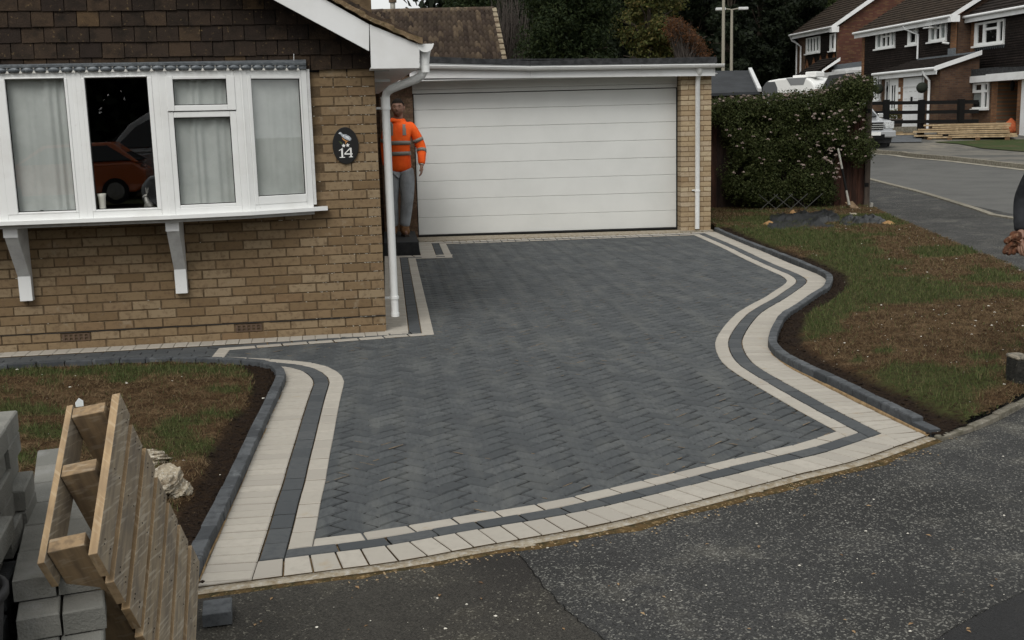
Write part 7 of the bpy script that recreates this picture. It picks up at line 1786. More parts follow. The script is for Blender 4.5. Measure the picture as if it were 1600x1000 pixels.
for i in range(31): x = lw+(lw2-lw)*i/30; V += [FCh.P(x, BJ-.012+.006*math.sin(i*1.9), bz0+.1), FCh.P(x, BJ-.012+.006*math.sin(i*1.9), bz0+(bz1-bz0)*.62)]
MB().add(V, [(2*i, 2*i+2, 2*i+3, 2*i+1) for i in range(30)]).build('net_curtain', M['net'], hC)
for t in (.45, .6): x = lw+(lw2-lw)*(t+.1); MB().lathe(FCh.P(x, BJ-.0, bz0+.1), [(.0, 0), (.07, 0), (.09, .12), (.03, .2), (0, .26)], 8).build('pot_plant', M['black'], hC)
f2z = FCh.L(1575, 118, BJ+.3)[1]
MB().box((fx0, .03, fz-.13), (fx1, BJ+.2, fz+.12), 0, FCh).build('bay_fascia', M['upvc2'], hC); MB().box((fx0, .03, fz+.121), (fx1+.3, BJ+.15, fz+.40), 0, FCh).build('bay_felt_roof', M['felt'], hC)
MB().box((fx1-.02, .03, f2z-.17), (xCr, BJ+.32, f2z+.11), 0, FCh).build('porch_fascia', M['upvc2'], hC); MB().box((fx1-.02, .03, f2z+.111), (xCr, BJ+.2, f2z+.30), 0, FCh).build('porch_felt_roof', M['felt'], hC)
rx0 = FCh.L(1588, 180, BJ)[0]; wg = FCh.L(1594, 180, BJ)[0]
MB().box((rx0, .04, zg-.8), (wg, BJ, f2z-.18), 0, FCh).build('porch_pier', M['quoin'], hC); MB().box((wg+.01, BJ-.3, zg-.8), (xCr, BJ+.01, f2z-.18), 0, FCh).build('garage_door', M['upvc2'], hC)
x_ = FCh.L(1584, 150, BJ)[0]; MB().tube([FCh.P(x_, BJ-.3, zg-.5), FCh.P(x_, BJ-.3, f2z-.2)], .05, 8).build('downpipe', M['bracket'], hC)
x_, z_ = FCh.L(1582, 134, BJ-.1); c = FCh.P(x_, BJ-.1, z_); MB().lathe(c, [(0, -.2), (.05, -.18), (.09, -.05), (.10, .08), (.05, .16), (.0, .22)], 6).build('porch_lantern', M['black'], hC)
# ---- house A (left, farther up)
hA = thing('detached_house', 'left-hand red brick house across the road with a patterned tile panel and speckled gable', 'house', (*FAh.P(-3, 0, 0)[:2], 1.6))
zA = FAh.L(1308, 41, .3)[1]; xAl = FAh.L(1247, 80, 0)[0]
MB().box((xAl, -8.6, .8), (0, -.01, zA-.03), 0, FAh).build('side_wall', M['redg'], hA); MB().prism([FAh.P(0, 0, zA-.04), FAh.P(0, -4.3, zA+3.0), FAh.P(0, -8.6, zA-.04)], -FAh.u*.2).build('gable', M['redg'], hA)
MB().box((xAl, -.009, .8), (-.001, .02, zA-.03), 0, FAh).build('front_wall', M['redb'], hA)
hx0 = FAh.L(1258, 90, .05)[0]
coursed('hung_tiles', FAh, hx0, -.05, FAh.L(1290, 114, .05)[1], .03, zA-.1, .03, 20, M['hang'], hA, lip=.022)
coursed('roof_tiles', FAh, xAl-.3, .25, zA+.03, .40, zA+3.1, -4.3, 18, M['froof'], hA, lip=.05)
MB().add([FAh.P(xAl-.3, -4.3, zA+3.1), FAh.P(.25, -4.3, zA+3.1), FAh.P(.25, -8.9, zA), FAh.P(xAl-.3, -8.9, zA)], [(0, 1, 2, 3)]).build('rear_roof', M['froof'], hA)
MB().prism([FAh.P(.27, .44, zA-.14), FAh.P(.27, .44, zA+.08), FAh.P(.27, -4.3, zA+3.14), FAh.P(.27, -4.3, zA+2.88)], -FAh.u*.03).build('bargeboard', M['upvc2'], hA)
gutterline(FAh, hA, xAl-.3, .22, zA, .38); MB().box((0, .05, zA-.28), (.29, .46, zA+.02), 0, FAh).build('box_end', M['upvc2'], hA)
win(FAh, hA, ((1260, 84.5), (1281.5, 56)), .08, [(.10, .26, .12, .93), (.32, .48, .12, .93), (.54, .70, .12, .93), (.76, .94, .12, .93)], .6)
win(FAh, hA, ((1297, 80), (1305.5, 52)), .08, [(.3, .8, .15, .9)], .4)
M['tawny'] = mat('tawny_pattern_tile', (.20, .085, .035), .9)
m_ = MB(); zt0 = FAh.L(1290, 108, .07)[1]; zt1 = FAh.L(1285, 90, .07)[1]; hh_ = zt1-zt0
for i in range(5):
    px = 1261+i*10.4; x_, _ = FAh.L(px, 100, .07); pw_ = abs(FAh.L(px+8.2, 100, .07)[0]-x_)
    for j in range(6):
        t = j/5
        for s_ in (-1, 1): xx = x_+s_*pw_*.33*(1-t); z = zt0+hh_*(.05+.9*t)+i*.05; m_.box((xx-.07, .075, z-.06), (xx+.07, .085, z+.06), 0, FAh)
    if i > 1:
        for j in range(4):
            t = j/3
            for s_ in (-1, 1): xx = x_+s_*pw_*.30*t; z = zt0-hh_*.62+hh_*.55*(1-abs(t-.5))*1. ; m_.box((xx-.07, .075, z-.06), (xx+.07, .085, z+.06), 0, FAh)
m_.build('pattern_tiles', M['tawny'], hA, kind='stuff')
fpipe(FAh, hA, [(xAl-.15, .45, zA-.02), (xAl-.12, .35, zA-.3), (xAl+.02, .1, zA-.5), (xAl+.02, .1, 1.2)], .05); x_ = FAh.L(1251, 90, .1)[0]; fpipe(FAh, hA, [(x_-.9, .3, zA-.2), (x_, .1, zA-.7), (x_, .1, 2.4)], .05)
zc_ = FAh.L(1270, 114, 1.6)[1]; cx0, cx1 = FAh.L(1256, 114, 1.6)[0], .1
coursed('porch_roof_tiles', FAh, FAh.L(1252, 114, 1.2)[0], FAh.L(1281, 110, 1.2)[0], zc_, 1.5, zc_+.85, .06, 6, M['froof2'], hA, lip=.04)
MB().prism([FAh.P(FAh.L(1281, 110, 1.2)[0]+.05, 1.1, zc_+.02), FAh.P(FAh.L(1281, 110, 1.2)[0]+.05, 1.1, zc_+.14), FAh.P(FAh.L(1281, 110, 1.2)[0]+.05, .06, zc_+.80), FAh.P(FAh.L(1281, 110, 1.2)[0]+.05, .06, zc_+.62)], -FAh.u*.04).build('porch_bargeboard', M['upvc2'], hA)
MB().box((FAh.L(1264, 117, 1.6)[0], .05, FAh.L(1300, 117, 1.6)[1]-.1), (FAh.L(1322, 112, 1.6)[0], 1.6, FAh.L(1300, 114, 1.6)[1]+.05), 0, FAh).build('canopy_fascia', M['upvc2'], hA)
# flat-roofed link with a white fascia in front of the speckled gable
gA0 = FAh.P(.3, 1.0, 0); lk = MB(); lk.box((.02, -3.4, .8), (3.6, .2, FAh.L(1330, 112, .0)[1]), 0, FAh); lk.build('link_wall', M['redb'], hA)
zl_ = FAh.L(1330, 112, .0)[1]; MB().box((.03, -3.4, zl_+.001), (3.7, .3, zl_+.18), 0, FAh).build('link_fascia', M['upvc2'], hA); MB().box((.03, -3.4, zl_+.181), (3.6, .2, zl_+.45), 0, FAh).build('link_roof_edge', M['lead'], hA)

# ---------------------------------------------------------------- things in front of those houses
rl = thing('post_and_rail_fence', 'black post and rail fence in front of the middle house', 'fence', GT(1438, 203))
zf0 = [(1383.5, 203), (1438.5, 203), (1500, 202)]
fdep = [42.4, 41.9, 41.2]; fp = [CAMP(x, y, d) for (x, y), d in zip(zf0, fdep)]
tops = [CAMP(x, y, d) for (x, y), d in zip(((1383.5, 158), (1438.5, 158), (1500, 157)), fdep)]
for p, t in zip(fp, tops): MB().box((p[0]-.10, p[1]-.10, T(p[0], p[1])-.1), (p[0]+.10, p[1]+.10, t[2]+.05)).build('post', M['black'], rl)
ends = [(1364, fp[0]), (1515, fp[2])]
fo = fp[0]; fd_ = (fp[2]-fp[0]); fd_ /= np.linalg.norm(fd_)
for py0, py1 in ((161, 159.5), (176, 174.5), (190.5, 189.5)):
    a = CAMP(1383.5, py0, fdep[0]); b = CAMP(1500, py1, fdep[2]); MB().bar(a-fd_*1.2-np.array(cD.tolist()+[0])*.07, b+fd_*.6-np.array(cD.tolist()+[0])*.12, .05, .13).build('rail', M['black'], rl)
# stack of sawn timber
ts0 = GT(1428, 216, .09); ts1 = GT(1590, 217.5, .09); td = ts1-ts0; td[2] = 0; tl_ = np.linalg.norm(td); td /= tl_; tn_ = np.array([-td[1], td[0], 0])
tst = thing('timber_stack', 'stack of fresh sawn boards lying on the far driveway', 'timber', ts0)
z_b = (ts0[2]+ts1[2])/2+.02; pxm_ = 1/(((ts0-CAM)@FW)/FPX)
lay_ = [(0.12, .98, 0), (0.02, .30, 1), (.32, .97, 1), (.24, .93, 2), (.0, .46, 3), (.40, .92, 3), (.05, .50, 4), (.33, .92, 4), (.17, .60, 5), (.5, .92, 5), (.10, .45, 6), (.3, .92, 6)]
for a, b, l in lay_:
    for w_ in range(4):
        j = R.uniform(-.02, .02); c0 = ts0+td*tl_*(a+j)+tn_*(.25*w_+R.uniform(-.03, .03)); c1 = ts0+td*tl_*(b+j)+tn_*(.25*w_+R.uniform(-.03, .03)); z = z_b+.04+l*.075+R.uniform(-.006, .006)
        c0[2] = z; c1[2] = z; MB().bar(c0, c1, .22, .055).build('board', M['timber'], tst)
for t in (.15, .35, .62, .9): c = ts0+td*tl_*t+tn_*.3; MB().obox((c[0], c[1], z_b-.03), td*.08, tn_*.5, UZ*.06).build('bearer', M['woodend'], tst)
o = thing('timber_offcuts', 'few loose orange-brown offcuts lying by the planter', 'timber', GT(1400, 209, .09))
for i, (px, py, l) in enumerate(((1392, 207, .9), (1403, 210, 1.3), (1410, 208.5, .8))): c = GT(px, py, .12); MB().bar(c-td*l/2, c+td*l/2, .16, .05).build('offcut', M['timber'], o)
# low wall, planter, orange sack
lw0, lw1 = GT(1384, 206, .09), GT(1432, 205, .09); m_ = MB(); m_.bar(lw0+UZ*.08, lw1+UZ*.08, .3, .22); o = m_.build('low_wall', M['edging'], None, bevel=.01); tag(o, 'low pale kerb wall in front of the white garage door opposite', 'wall')
pc_ = GT(1396, 202, .09); pcd = (pc_-CAM)@FW; pl = thing('planter', 'wooden planter with an autumn-tinted bushy plant behind the black fence', 'planter', pc_)
MB().lathe(pc_, [(0, 0), (.30, 0), (.36, .42), (.33, .42), (.30, .38), (0, .38)], 14).build('tub', M['post'], pl)
q, n_ = ellip_pts(pc_+UZ*.58, (.36, .36, .24), 900, .5, 2, .4); leaf_cloud('plant', q, n_, .06, M['l_yel'], pl, .6, .8)
oc = GT(1579, 208, .09); m_ = MB(); m_.lathe(oc, [(0, 0), (.28, 0), (.33, .12), (.27, .34), (.10, .48), (.04, .56), (0, .57)], 12)
M['osack'] = mat('orange_sack', (.42, .10, .03), .8, c2=(.28, .06, .02), ns=8); o = m_.build('sack', M['osack'], None, smooth=True); tag(o, 'orange sack standing at the right end of the timber stack', 'sack')

# ---------------------------------------------------------------- vehicles
def car(name, label, cat, base, fwd, body, L_, W_, prof, cabin, wheels, wr, front=True, group=None, gl_=None):
    """prof: side outline (x along, z) of the lower body; cabin: outline of the glasshouse; x=0 at the nose"""
    f_ = np.array([fwd[0], fwd[1], 0.]); f_ /= np.linalg.norm(f_); s_ = np.array([f_[1], -f_[0], 0.]); base = np.array(base, float)
    root = thing(name, label, cat, base, group)
    Q = lambda x, y, z: base-f_*x+s_*y+UZ*z
    def shell(pr, w0, w1, nm, mt, bev):
        zc0, zc1 = min(p[1] for p in pr), max(p[1] for p in pr); V = []; n_ = len(pr)
        for sgn in (-1, 1):
            for x, z in pr: t = (z-zc0)/(zc1-zc0+1e-6); nose = 1-.10*max(0, 1-x/ .5)-.06*max(0, 1-(L_-x)/.4); V.append(Q(x, sgn*(w0+(w1-w0)*t)*nose/2, z))
        Fs = [tuple(range(n_)), tuple(range(2*n_-1, n_-1, -1))]+[(i, n_+i, n_+(i+1) % n_, (i+1) % n_) for i in range(n_)]
        m_ = MB(); m_.add(V, Fs); o = m_.build(nm, mt, root)
        import bmesh; bm = bmesh.new(); bm.from_mesh(o.data); bmesh.ops.recalc_face_normals(bm, faces=bm.faces); bm.to_mesh(o.data); bm.free()
        md = o.modifiers.new('b', 'BEVEL'); md.width = bev; md.segments = 3; md.limit_method = 'ANGLE'; md.angle_limit = math.radians(30); 
        for p in o.data.polygons: p.use_smooth = False
        return o
    bo = shell(prof, W_, W_*.95, 'body', body, .06)
    if cabin:
        co = shell(cabin, W_*.92, W_*.74, 'cabin', body, .05)
        xs = [p[0] for p in cabin]; zs_ = [p[1] for p in cabin]; cxm, czm = (min(xs)+max(xs))/2, (min(zs_)+max(zs_))/2
        wn_ = [(cxm+(x-cxm)*.88, czm+(z-czm)*.74) for x, z in cabin]
        shell(wn_, W_*.935, W_*.775, 'side_windows', M['carglass'], .02)
        wn_ = [(cxm+(x-cxm)*1.015, czm+(z-czm)*.74) for x, z in cabin]; shell(wn_, W_*.80, W_*.66, 'windscreen', M['carglass'], .02)
    for x in wheels:
        for sgn in (-1, 1):
            c = Q(x, sgn*(W_/2-.10), wr); m_ = MB(); m_.tube([c-s_*.11, c+s_*.11], wr, 24); wo = m_.build('wheel', M['tyre'], root)
            m_ = MB(); cc = c+s_*sgn*.112; m_.tube([cc-s_*.01, cc+s_*.004], wr*.30, 12); 
            for k in range(7): a = 2*math.pi*k/7; dr = f_*math.cos(a)+UZ*math.sin(a); m_.bar(cc, cc+dr*wr*.62, .03, .03, up=s_)
            m_.tube([cc-s_*sgn*.02, cc], wr*.66, 20); rm = m_.build('rim', M['chrome'], wo)
    return root, Q, f_, s_
# pickup truck parked by the far kerb, only its nearside front shows past the fence
tk_c = GT(1366, 237, -.03); tdp = (tk_c-CAM)@FW
pk, Q, f_, s_ = car('pickup_truck', 'silver pickup truck parked at the far kerb behind the fence post', 'pickup truck', CAMP(1361, 237.5, tdp)-np.array([0, 0, 0]), (-cD[0]*1.0+cR[0]*.10, -cD[1]*1.0+cR[1]*.10), M['silver'], 5.0, 1.78,
    [(0.02, .42), (0, .62), (.03, .95), (.12, 1.06), (1.2, 1.16), (5.0, 1.14), (5.0, .45), (4.6, .36), (.4, .32)], [(1.15, 1.14), (1.85, 1.72), (3.2, 1.72), (3.35, 1.14)], (.85, 3.9), .37)
m_ = MB()
MB().obox(Q(-.02, 0, .88), s_*.40, f_*.03, UZ*.13).build('grille', M['black'], pk)
for z in (.80, .87, .94): MB().obox(Q(-.055, 0, z), s_*.40, f_*.012, UZ*.014).build('grille_bar', M['chrome'], pk)
MB().obox(Q(-.06, .405, .88), s_*.018, f_*.012, UZ*.13).build('grille_bar', M['chrome'], pk)
for sg_ in (-1, 1):
    MB().obox(Q(.02, sg_*.62, .91), s_*.17, f_*.06, UZ*.12).build('headlight', M['lampglass'], pk, bevel=.02); MB().obox(Q(.00, sg_*.60, .53), s_*.09, f_*.05, UZ*.06).build('fog_light', M['lampglass'], pk, bevel=.01)
MB().obox(Q(-.06, 0, .60), s_*.82, f_*.10, UZ*.12).build('bumper', M['silver'], pk, bevel=.04); MB().obox(Q(-.165, 0, .52), s_*.40, f_*.005, UZ*.08).build('air_intake', M['black'], pk)
MB().obox(Q(-.172, 0, .62), s_*.26, f_*.004, UZ*.055).build('number_plate', M['whitep'], pk)
MB().obox(Q(.08, 0, .40), s_*.72, f_*.08, UZ*.10).build('undertray', M['rubber'], pk)
MB().obox(Q(.35, 0, .26), s_*.72, f_*.03, UZ*.14).build('front_valance', M['rubber'], pk)
for sg_ in (-1, 1): MB().obox(Q(1.55, sg_*.98, 1.24), s_*.10, f_*.05, UZ*.08).build('door_mirror', M['chrome'], pk, bevel=.02)
# white caravan beyond the hedge: seen end on, rounded roof
cv = CAMP(1229, 160, 36); cvf = mkframe(0, 0); cvn = thing('caravan', 'white touring caravan roof with a skylight showing over the shrub', 'caravan', (cv[0], cv[1], T(cv[0], cv[1])))
zc0 = T(cv[0], cv[1]); lat = lambda px, d=36: CAMP(px, 150, d)
A0, A1 = CAMP(1190, 150, 36.0), CAMP(1277, 150, 34.5)
ax = A1-A0; ax[2] = 0; LA = np.linalg.norm(ax); ax /= LA; ay = np.array([-ax[1], ax[0], 0])
ztp = CAMP(1230, 121.5, 35.2)[2]
prof = [(0, .5), (0, ztp-.45), (.03, ztp-.28), (.10, ztp-.15), (.25, ztp-.06), (.6, ztp-.02), (LA*.5, ztp), (LA-.55, ztp-.01), (LA-.38, ztp-.05), (LA-.24, ztp-.13), (LA-.13, ztp-.25), (LA-.05, ztp-.42), (LA-.01, ztp-.62), (LA+.02, ztp-.9), (LA+.02, .5)]
M['cvwin'] = mat('smoked_caravan_window', (.10, .105, .11), .25, spec=.5)
M['cvwhite'] = mat('caravan_white', (.80, .80, .78), .3, spec=.5, coat=.3)
m_ = MB(); m_.prism([A0*[1, 1, 0]+ax*x+UZ*z for x, z in prof][::1], ay*2.1); cb = m_.build('shell', M['cvwhite'], cvn, bevel=.05)
m_ = MB(); m_.prism([A0*[1, 1, 0]+ax*x-ay*.006+UZ*z for x, z in ((.04, ztp-.62), (.04, ztp-.26), (.18, ztp-.10), (.50, ztp-.10), (.60, ztp-.30), (.62, ztp-.62))], ay*.02); m_.build('front_window', M['cvwin'], cvn)
m_ = MB(); m_.prism([A0*[1, 1, 0]+ax*x-ay*.010+UZ*z for x, z in ((LA*.45, ztp-.015), (LA*.80, ztp-.02), (LA*.76, ztp-.24), (LA*.53, ztp-.24))], ay*.5); m_.build('sunroof', mat('grey_sunroof', (.22, .225, .23), .3, spec=.5), cvn)
m_ = MB(); m_.box((0, 0, 0), (1, 1, 1)); 
MB().obox(A0*[1, 1, 0]+ax*(LA*.52)+ay*1.0+UZ*(ztp+.04), ax*.38, ay*.3, UZ*.05).build('roof_hatch', M['cvwhite'], cvn, bevel=.02); MB().obox(A0*[1, 1, 0]+ax*(LA-.42)+ay*.5+UZ*(ztp+.07), ax*.2, ay*.25, UZ*.09).build('roof_vent', M['cvwhite'], cvn, bevel=.03)
MB().obox(A0*[1, 1, 0]+ax*(LA*.60)-ay*.012+UZ*(ztp-.70), ax*(LA*.38), ay*.012, UZ*.05).build('side_stripe', M['bracket'], cvn)
# two dark roofs beyond the fence
M['shedroof'] = mat('charcoal_felt_shed_roof', (.040, .043, .047), .9, c2=(.030, .032, .035), ns=2, c3=(.07, .07, .068), ns3=60, lo3=.6, hi3=.7, spec=.15)
def dark_roof(name, label, pts, deps, wallh):
    P_ = [CAMP(x, y, d) for (x, y), d in zip(pts, deps)]; c = sum(P_)/4; root = thing(name, label, 'shed', (c[0], c[1], T(c[0], c[1])))
    MB().prism(P_, -UZ*.06).build('roof', M['shedroof'], root); Gp = [np.array([p[0], p[1], T(p[0], p[1])]) for p in P_]
    m_ = MB(); cc = sum(P_)/4; P2_ = [p*.94+cc*.06-UZ*.08 for p in P_]; G2 = [np.array([p[0], p[1], T(p[0], p[1])-.1]) for p in P2_]
    m_.add(G2+P2_, [(0, 1, 5, 4), (1, 2, 6, 5), (2, 3, 7, 6), (3, 0, 4, 7)]); m_.build('walls', M['fencew'], root); return root, P_
r1, P1 = dark_roof('shed', 'charcoal-roofed shed with a pale verge showing over the left of the shrub', [(1095, 111), (1172, 110), (1187, 143), (1080, 147)], [26, 26, 23.5, 23.5], 2)
MB().bar(P1[1]+UZ*.03, P1[2]+UZ*.03, .08, .07).build('verge', M['bracket'], r1)
r2, P2r = dark_roof('shed', 'black-roofed lean-to showing over the right of the shrub near the caravan', [(1281, 143), (1295, 118), (1334, 113), (1348, 140)], [33, 36, 36.5, 34], 2)
for o in r2.children:
    if o.name.startswith('roof'): o.data.materials[0] = M['black']
# street lamps
def lamp(px_b, pytop, dep, label, double):
    top = CAMP(px_b, pytop, dep); z0 = T(top[0], top[1]); b = np.array([top[0], top[1], z0]); top = np.array([top[0], top[1], top[2]])
    lr = thing('street_lamp', label, 'street lamp', b, 'lamp posts beyond the garage'); M.setdefault('lamppost', mat('buff_lamp_post', (.27, .25, .20), .7))
    MB().tube([b, b+UZ*1.2], .10, 10).build('base', M['lamppost'], lr); MB().tube([b+UZ*1.15, top], .07, 10, rs=[.075, .055]).build('column', M['lamppost'], lr)
    rr_ = np.array([cR[0], cR[1], 0])
    for s_ in ((-1, 1) if double else (1,)):
        MB().tube([top-UZ*.02, top+rr_*s_*.32+UZ*.03], .03, 6).build('arm', M['lamppost'], lr); MB().obox(top+rr_*s_*.50+UZ*.02, rr_*.22, np.array([cD[0], cD[1], 0])*.11, UZ*.06).build('lantern', M['bracket'], lr, bevel=.03)
lamp(1131, -60, 44, 'taller buff lamp post rising out of the top of the picture', False)
lamp(1143.5, 14.5, 49, 'shorter lamp post with twin lanterns just right of the taller one', True)
# ---------------------------------------------------------------- trees
def blobs_crown(c, r, n, seed, spread=1.):
    rr = random.Random(seed); out = []
    for _ in range(n):
        while True:
            d = np.array([rr.uniform(-1, 1) for _ in range(3)])
            if np.linalg.norm(d) <= 1: break
        out.append((np.array(c)+d*np.array(r)*.78*spread, rr.uniform(.30, .5)*min(r)))
    return out
def tree(name, label, cat, px0, px1, pytop, dep, pybot, lm, nleaf, lsize, shape='round', trunk='bark', nbl=40, gap=.36, asp=.5, thick=None, seed=1, base_h=None):
    """crown spans photo columns px0..px1 and rows pytop..pybot at distance dep"""
    cx_ = (px0+px1)/2; ct_ = CAMP(cx_, pytop, dep); cb_ = CAMP(cx_, pybot, dep); w = abs((px1-px0)/FPX*dep)/2; z1 = ct_[2]; z0g = T(ct_[0], ct_[1]); zb0 = base_h if base_h is not None else cb_[2]
    root = thing(name, label, cat, (ct_[0], ct_[1], z0g)); cc = np.array([ct_[0], ct_[1], (z1+zb0)/2]); rad = (w, thick or w, (z1-zb0)/2)
    MB().tube([(cc[0], cc[1], z0g-.1), (cc[0]+R.uniform(-.2, .2), cc[1], (z0g+cc[2])/2), (cc[0], cc[1], z1-.3*rad[2])], w*.07, 10, rs=[max(.12, w*.085), max(.09, w*.06), .04]).build('trunk', M[trunk], root)
    m_ = MB()
    for k in range(16):
        a = R.uniform(0, 2*math.pi); h = R.uniform(-.7, .5); p0 = np.array([cc[0], cc[1], cc[2]+h*rad[2]*.8]); p1 = cc+np.array([math.cos(a)*rad[0]*.75, math.sin(a)*rad[1]*.75, rad[2]*(h+.35)]); pm = (p0+p1)/2+UZ*.1*rad[2]; m_.tube([p0, pm, p1], .05, 5, rs=[max(.05, w*.03), max(.03, w*.018), .012])
    m_.build('limbs', M[trunk], root)
    PT, NN = [], []; per = nleaf//nbl; rr = random.Random(seed)
    for i in range(nbl):
        if shape == 'cone':
            h = rr.random()**.75; rr2 = (1-h)**.62; a = rr.uniform(0, 2*math.pi); q = rr.uniform(.3, .86); c = cc+np.array([math.cos(a)*rad[0]*rr2*q, math.sin(a)*rad[1]*rr2*q, rad[2]*(-1+2*h)*.92]); br_ = (.20+.24*rr2)*rad[0]
            er = (br_, br_, br_*1.25)
        else:
            while True:
                d = np.array([rr.uniform(-1, 1) for _ in range(3)])
                if .25 < np.linalg.norm(d) <= 1: break
            c = cc+d*np.array(rad)*.76; br_ = rr.uniform(.26, .42)*min(rad); er = (br_*1.15, br_*1.15, br_*.85)
        p, n_ = ellip_pts(c, er, per, .55, i+seed*13, .55, 3.0); PT.append(p); NN.append(n_)
    PT, NN = np.concatenate(PT), np.concatenate(NN); hole = vnoise(PT[:, 0]+PT[:, 1]*.7, PT[:, 2]+PT[:, 1]*.3+seed, 2.2/max(.6, w*.4), 3); k = hole > gap; PT, NN = PT[k], NN[k]
    leaf_cloud('crown', PT, NN, lsize, M[lm], root, asp, .9)
    return root
tree('conifer_tree', 'big dense dark green conifer directly behind the garage roof', 'tree', 798, 968, -150, 31, 130, 'l_con', 60000, .12, 'round', nbl=100, gap=.30, seed=3, base_h=.9, asp=.35, thick=1.5)
tree('conifer_tree', 'small green tree top showing between the sky gap and the bare twiggy shrub', 'tree', 668, 800, -70, 46, 60, 'l_con', 26000, .16, 'round', nbl=50, gap=.32, seed=8, base_h=1.0, asp=.4, thick=1.8)
tree('deciduous_tree', 'yellowing broadleaf tree between the big conifer and the orange bush', 'tree', 950, 1075, -110, 34, 110, 'l_yel', 24000, .11, nbl=44, gap=.44, seed=5, base_h=1.2)
tree('autumn_bush', 'orange-leaved autumn bush to the left of the lamp posts', 'bush', 1036, 1114, 22, 29, 110, 'l_aut', 1200, .07, nbl=34, gap=.5, seed=6, base_h=1.9, thick=.5)
tree('broadleaf_tree', 'tree with dark reddish leaves hanging in above the bungalow roof', 'tree', 500, 607, -130, 26, 22, 'l_aut2' if False else 'l_dkaut', 9000, .13, nbl=34, gap=.46, seed=12, base_h=5.0, thick=1.1)
ev = [(1105, 1180, -160, 55, 160, 21), (1150, 1235, -190, 60, 170, 22), (1205, 1290, -150, 66, 170, 23), (1040, 1130, -190, 58, 160, 24), (960, 1060, -170, 62, 160, 25), (860, 970, -200, 60, 150, 26), (780, 880, -160, 58, 150, 27), (1270, 1360, -170, 80, 170, 28), (1340, 1450, -180, 84, 170, 29)]
for i, (a, b, t_, d_, bt, sd_) in enumerate(ev):
    lab = ('dark evergreen behind the lamp posts', 'dark evergreen between the lamp posts and the left-hand far house', 'dark evergreen just left of the left-hand far house', 'dark evergreen behind the orange bush', 'dark evergreen behind the yellowing tree', 'dark evergreen behind the right of the big conifer', 'dark evergreen behind the left of the big conifer', 'greenish tree above the left-hand far house roof', 'dark tree hidden behind the far house roofs')[i]
    tree('evergreen_tree', lab, 'tree', a, b, t_, d_, bt, 'l_dark' if i != 7 else 'l_mid', 17000, .26, nbl=44, gap=.22, seed=sd_, base_h=1.5, thick=2.6)
# far wood closing the view behind them
def wood(name, xs_, dep, ztop, lab, seed, lm='l_dark'):
    PT, NN = [], []
    for i, px in enumerate(xs_):
        c = CAMP(px, 100, dep+R.uniform(-3, 3)); zg_ = T(c[0], c[1]); h = ztop*R.uniform(.85, 1.1)
        for k in range(5):
            p, n_ = ellip_pts((c[0]+R.uniform(-2, 2), c[1]+R.uniform(-1.5, 1.5), zg_+h*(.15+.2*k)), (3.1, 2.2, h*.20), 420, .4, i*5+k+seed, .45, 3); PT.append(p); NN.append(n_)
    o = leaf_cloud(name, np.concatenate(PT), np.concatenate(NN), .75, M[lm], None, .6, .7); o['label'] = lab; return o
wood('far_wood', range(690, 1780, 26), 96, 17, 'dark wood closing the view behind the gardens and far houses', 4)
# bare twiggy shrub between the roof and the conifer
tw = thing('bare_shrub', 'grey-brown bare twiggy shrub between the tiled roof and the big conifer', 'shrub', (*CAMP(800, 120, 34)[:2], 0)); m_ = MB()
for i in range(420):
    px = R.uniform(776, 820); b0 = CAMP(px+R.uniform(-4, 4), 115, 38+R.uniform(-.8, .8)); t0 = CAMP(px+R.uniform(-14, 14), R.uniform(-12, 85), 38+R.uniform(-.9, .9)); mid = (b0+t0)/2+np.array([R.uniform(-.15, .15), 0, 0]); m_.tube([b0, mid, t0], .01, 3, cap=False, rs=[.016, .011, .006])
m_.build('twigs', M['twig'], tw, kind='stuff')
m_ = MB(); ab = CAMP(1075, 92, 28.6)
tips = []
for i in range(230):
    q = R.random(); ax_, ay_ = 1040+68*q+R.uniform(-4, 4), 30+62*max(0, q-.25)**1.3*1.25+R.uniform(-6, 16)+14*max(0, .25-q)
    b0 = CAMP(1066+12*q+R.uniform(-4, 4), 112, 28.8+R.uniform(-.4, .4)); t0 = CAMP(ax_, ay_, 28.8+R.uniform(-.6, .6)); m_.tube([b0, (b0*.45+t0*.55)+np.array([R.uniform(-.1, .1), 0, .05]), t0], .01, 3, cap=False, rs=[.012, .007, .003]); tips.append((b0, t0))
P_ = []
for b0, t0 in tips:
    for _ in range(16): t = 1-abs(R.gauss(0, .16)); P_.append(b0+(t0-b0)*t+np.array([R.gauss(0, .06), R.gauss(0, .08), R.gauss(0, .06)]))
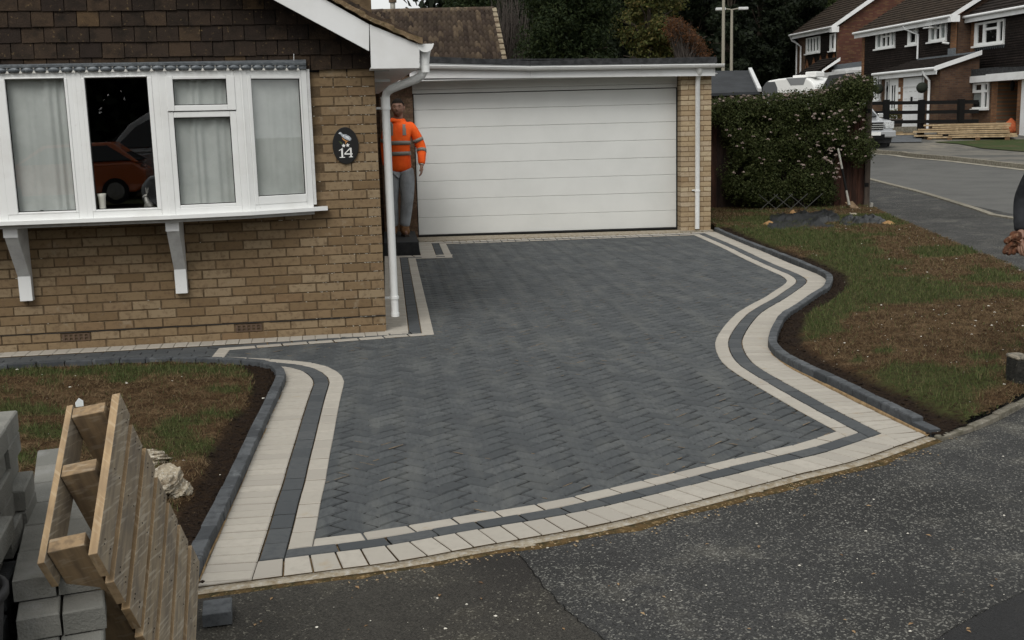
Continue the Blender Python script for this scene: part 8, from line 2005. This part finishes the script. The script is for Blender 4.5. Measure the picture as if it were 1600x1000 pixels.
asx = [o for o in bpy.data.objects if o.name.startswith('autumn_bush')][0]
m_.build('twigs', M['twig'], asx, kind='stuff'); leaf_cloud('leaves', P_, None, .065, M['l_aut'], asx, .45, .9)

# ---------------------------------------------------------------- what the bow window mirrors: street behind the camera
wood('street_trees_behind', [], 1, 1, '', 1) if False else None
PT, NN = [], []
for i in range(26):
    x = -40+i*2.3
    for rw in (0, 1):
        for k in range(4):
            p, n_ = ellip_pts((x+R.uniform(-.8, .8)+rw*1.1, -23-rw*1.6+R.uniform(-.6, .6), .9+2.0*k), (2.2, 1.4, 1.7), 520, .4, i*4+k+rw*7, .35, 3); PT.append(p); NN.append(n_)
o = leaf_cloud('hedge_behind', np.concatenate(PT), np.concatenate(NN), .50, M['l_dark'], None, .7, .7); o['label'] = 'tall dark hedgerow across the street behind the camera'
c0, *_ = car('estate_car', 'silver car parked nearest behind the camera, mirrored low in the bow window', 'car', (-3.35, -6.4, 0), (-1, .02), M['silver'], 4.2, 1.75,
    [(0, .35), (0, .66), (.15, .84), (1.0, 1.0), (4.0, 1.04), (4.2, .80), (4.2, .45), (3.9, .28), (.3, .26)], [(.95, .97), (1.7, 1.44), (3.4, 1.46), (4.0, 1.0)], (.75, 3.35), .32)
c1, *_ = car('hatchback_car', 'orange hatchback parked behind the camera, mirrored in the bow window', 'car', (-7.75, -12.2, 0), (-1, -.02), M['orange'], 4.0, 1.75,
    [(0, .35), (0, .60), (.15, .78), (.95, .95), (3.7, 1.02), (3.98, .80), (4.0, .45), (3.7, .28), (.3, .26)], [(.85, .93), (1.6, 1.47), (3.2, 1.52), (3.85, 1.0)], (.75, 3.25), .32)
c2, *_ = car('campervan', 'pale campervan parked beyond the orange hatchback, mirrored in the bow window', 'van', (-5.5, -16.0, 0), (-1, .03), M['silver'], 4.8, 1.9,
    [(0, .4), (0, 1.0), (.3, 1.15), (4.8, 1.2), (4.8, .4)], [(.25, 1.14), (.95, 1.95), (1.6, 2.35), (4.6, 2.4), (4.8, 1.19)], (.9, 3.7), .34)
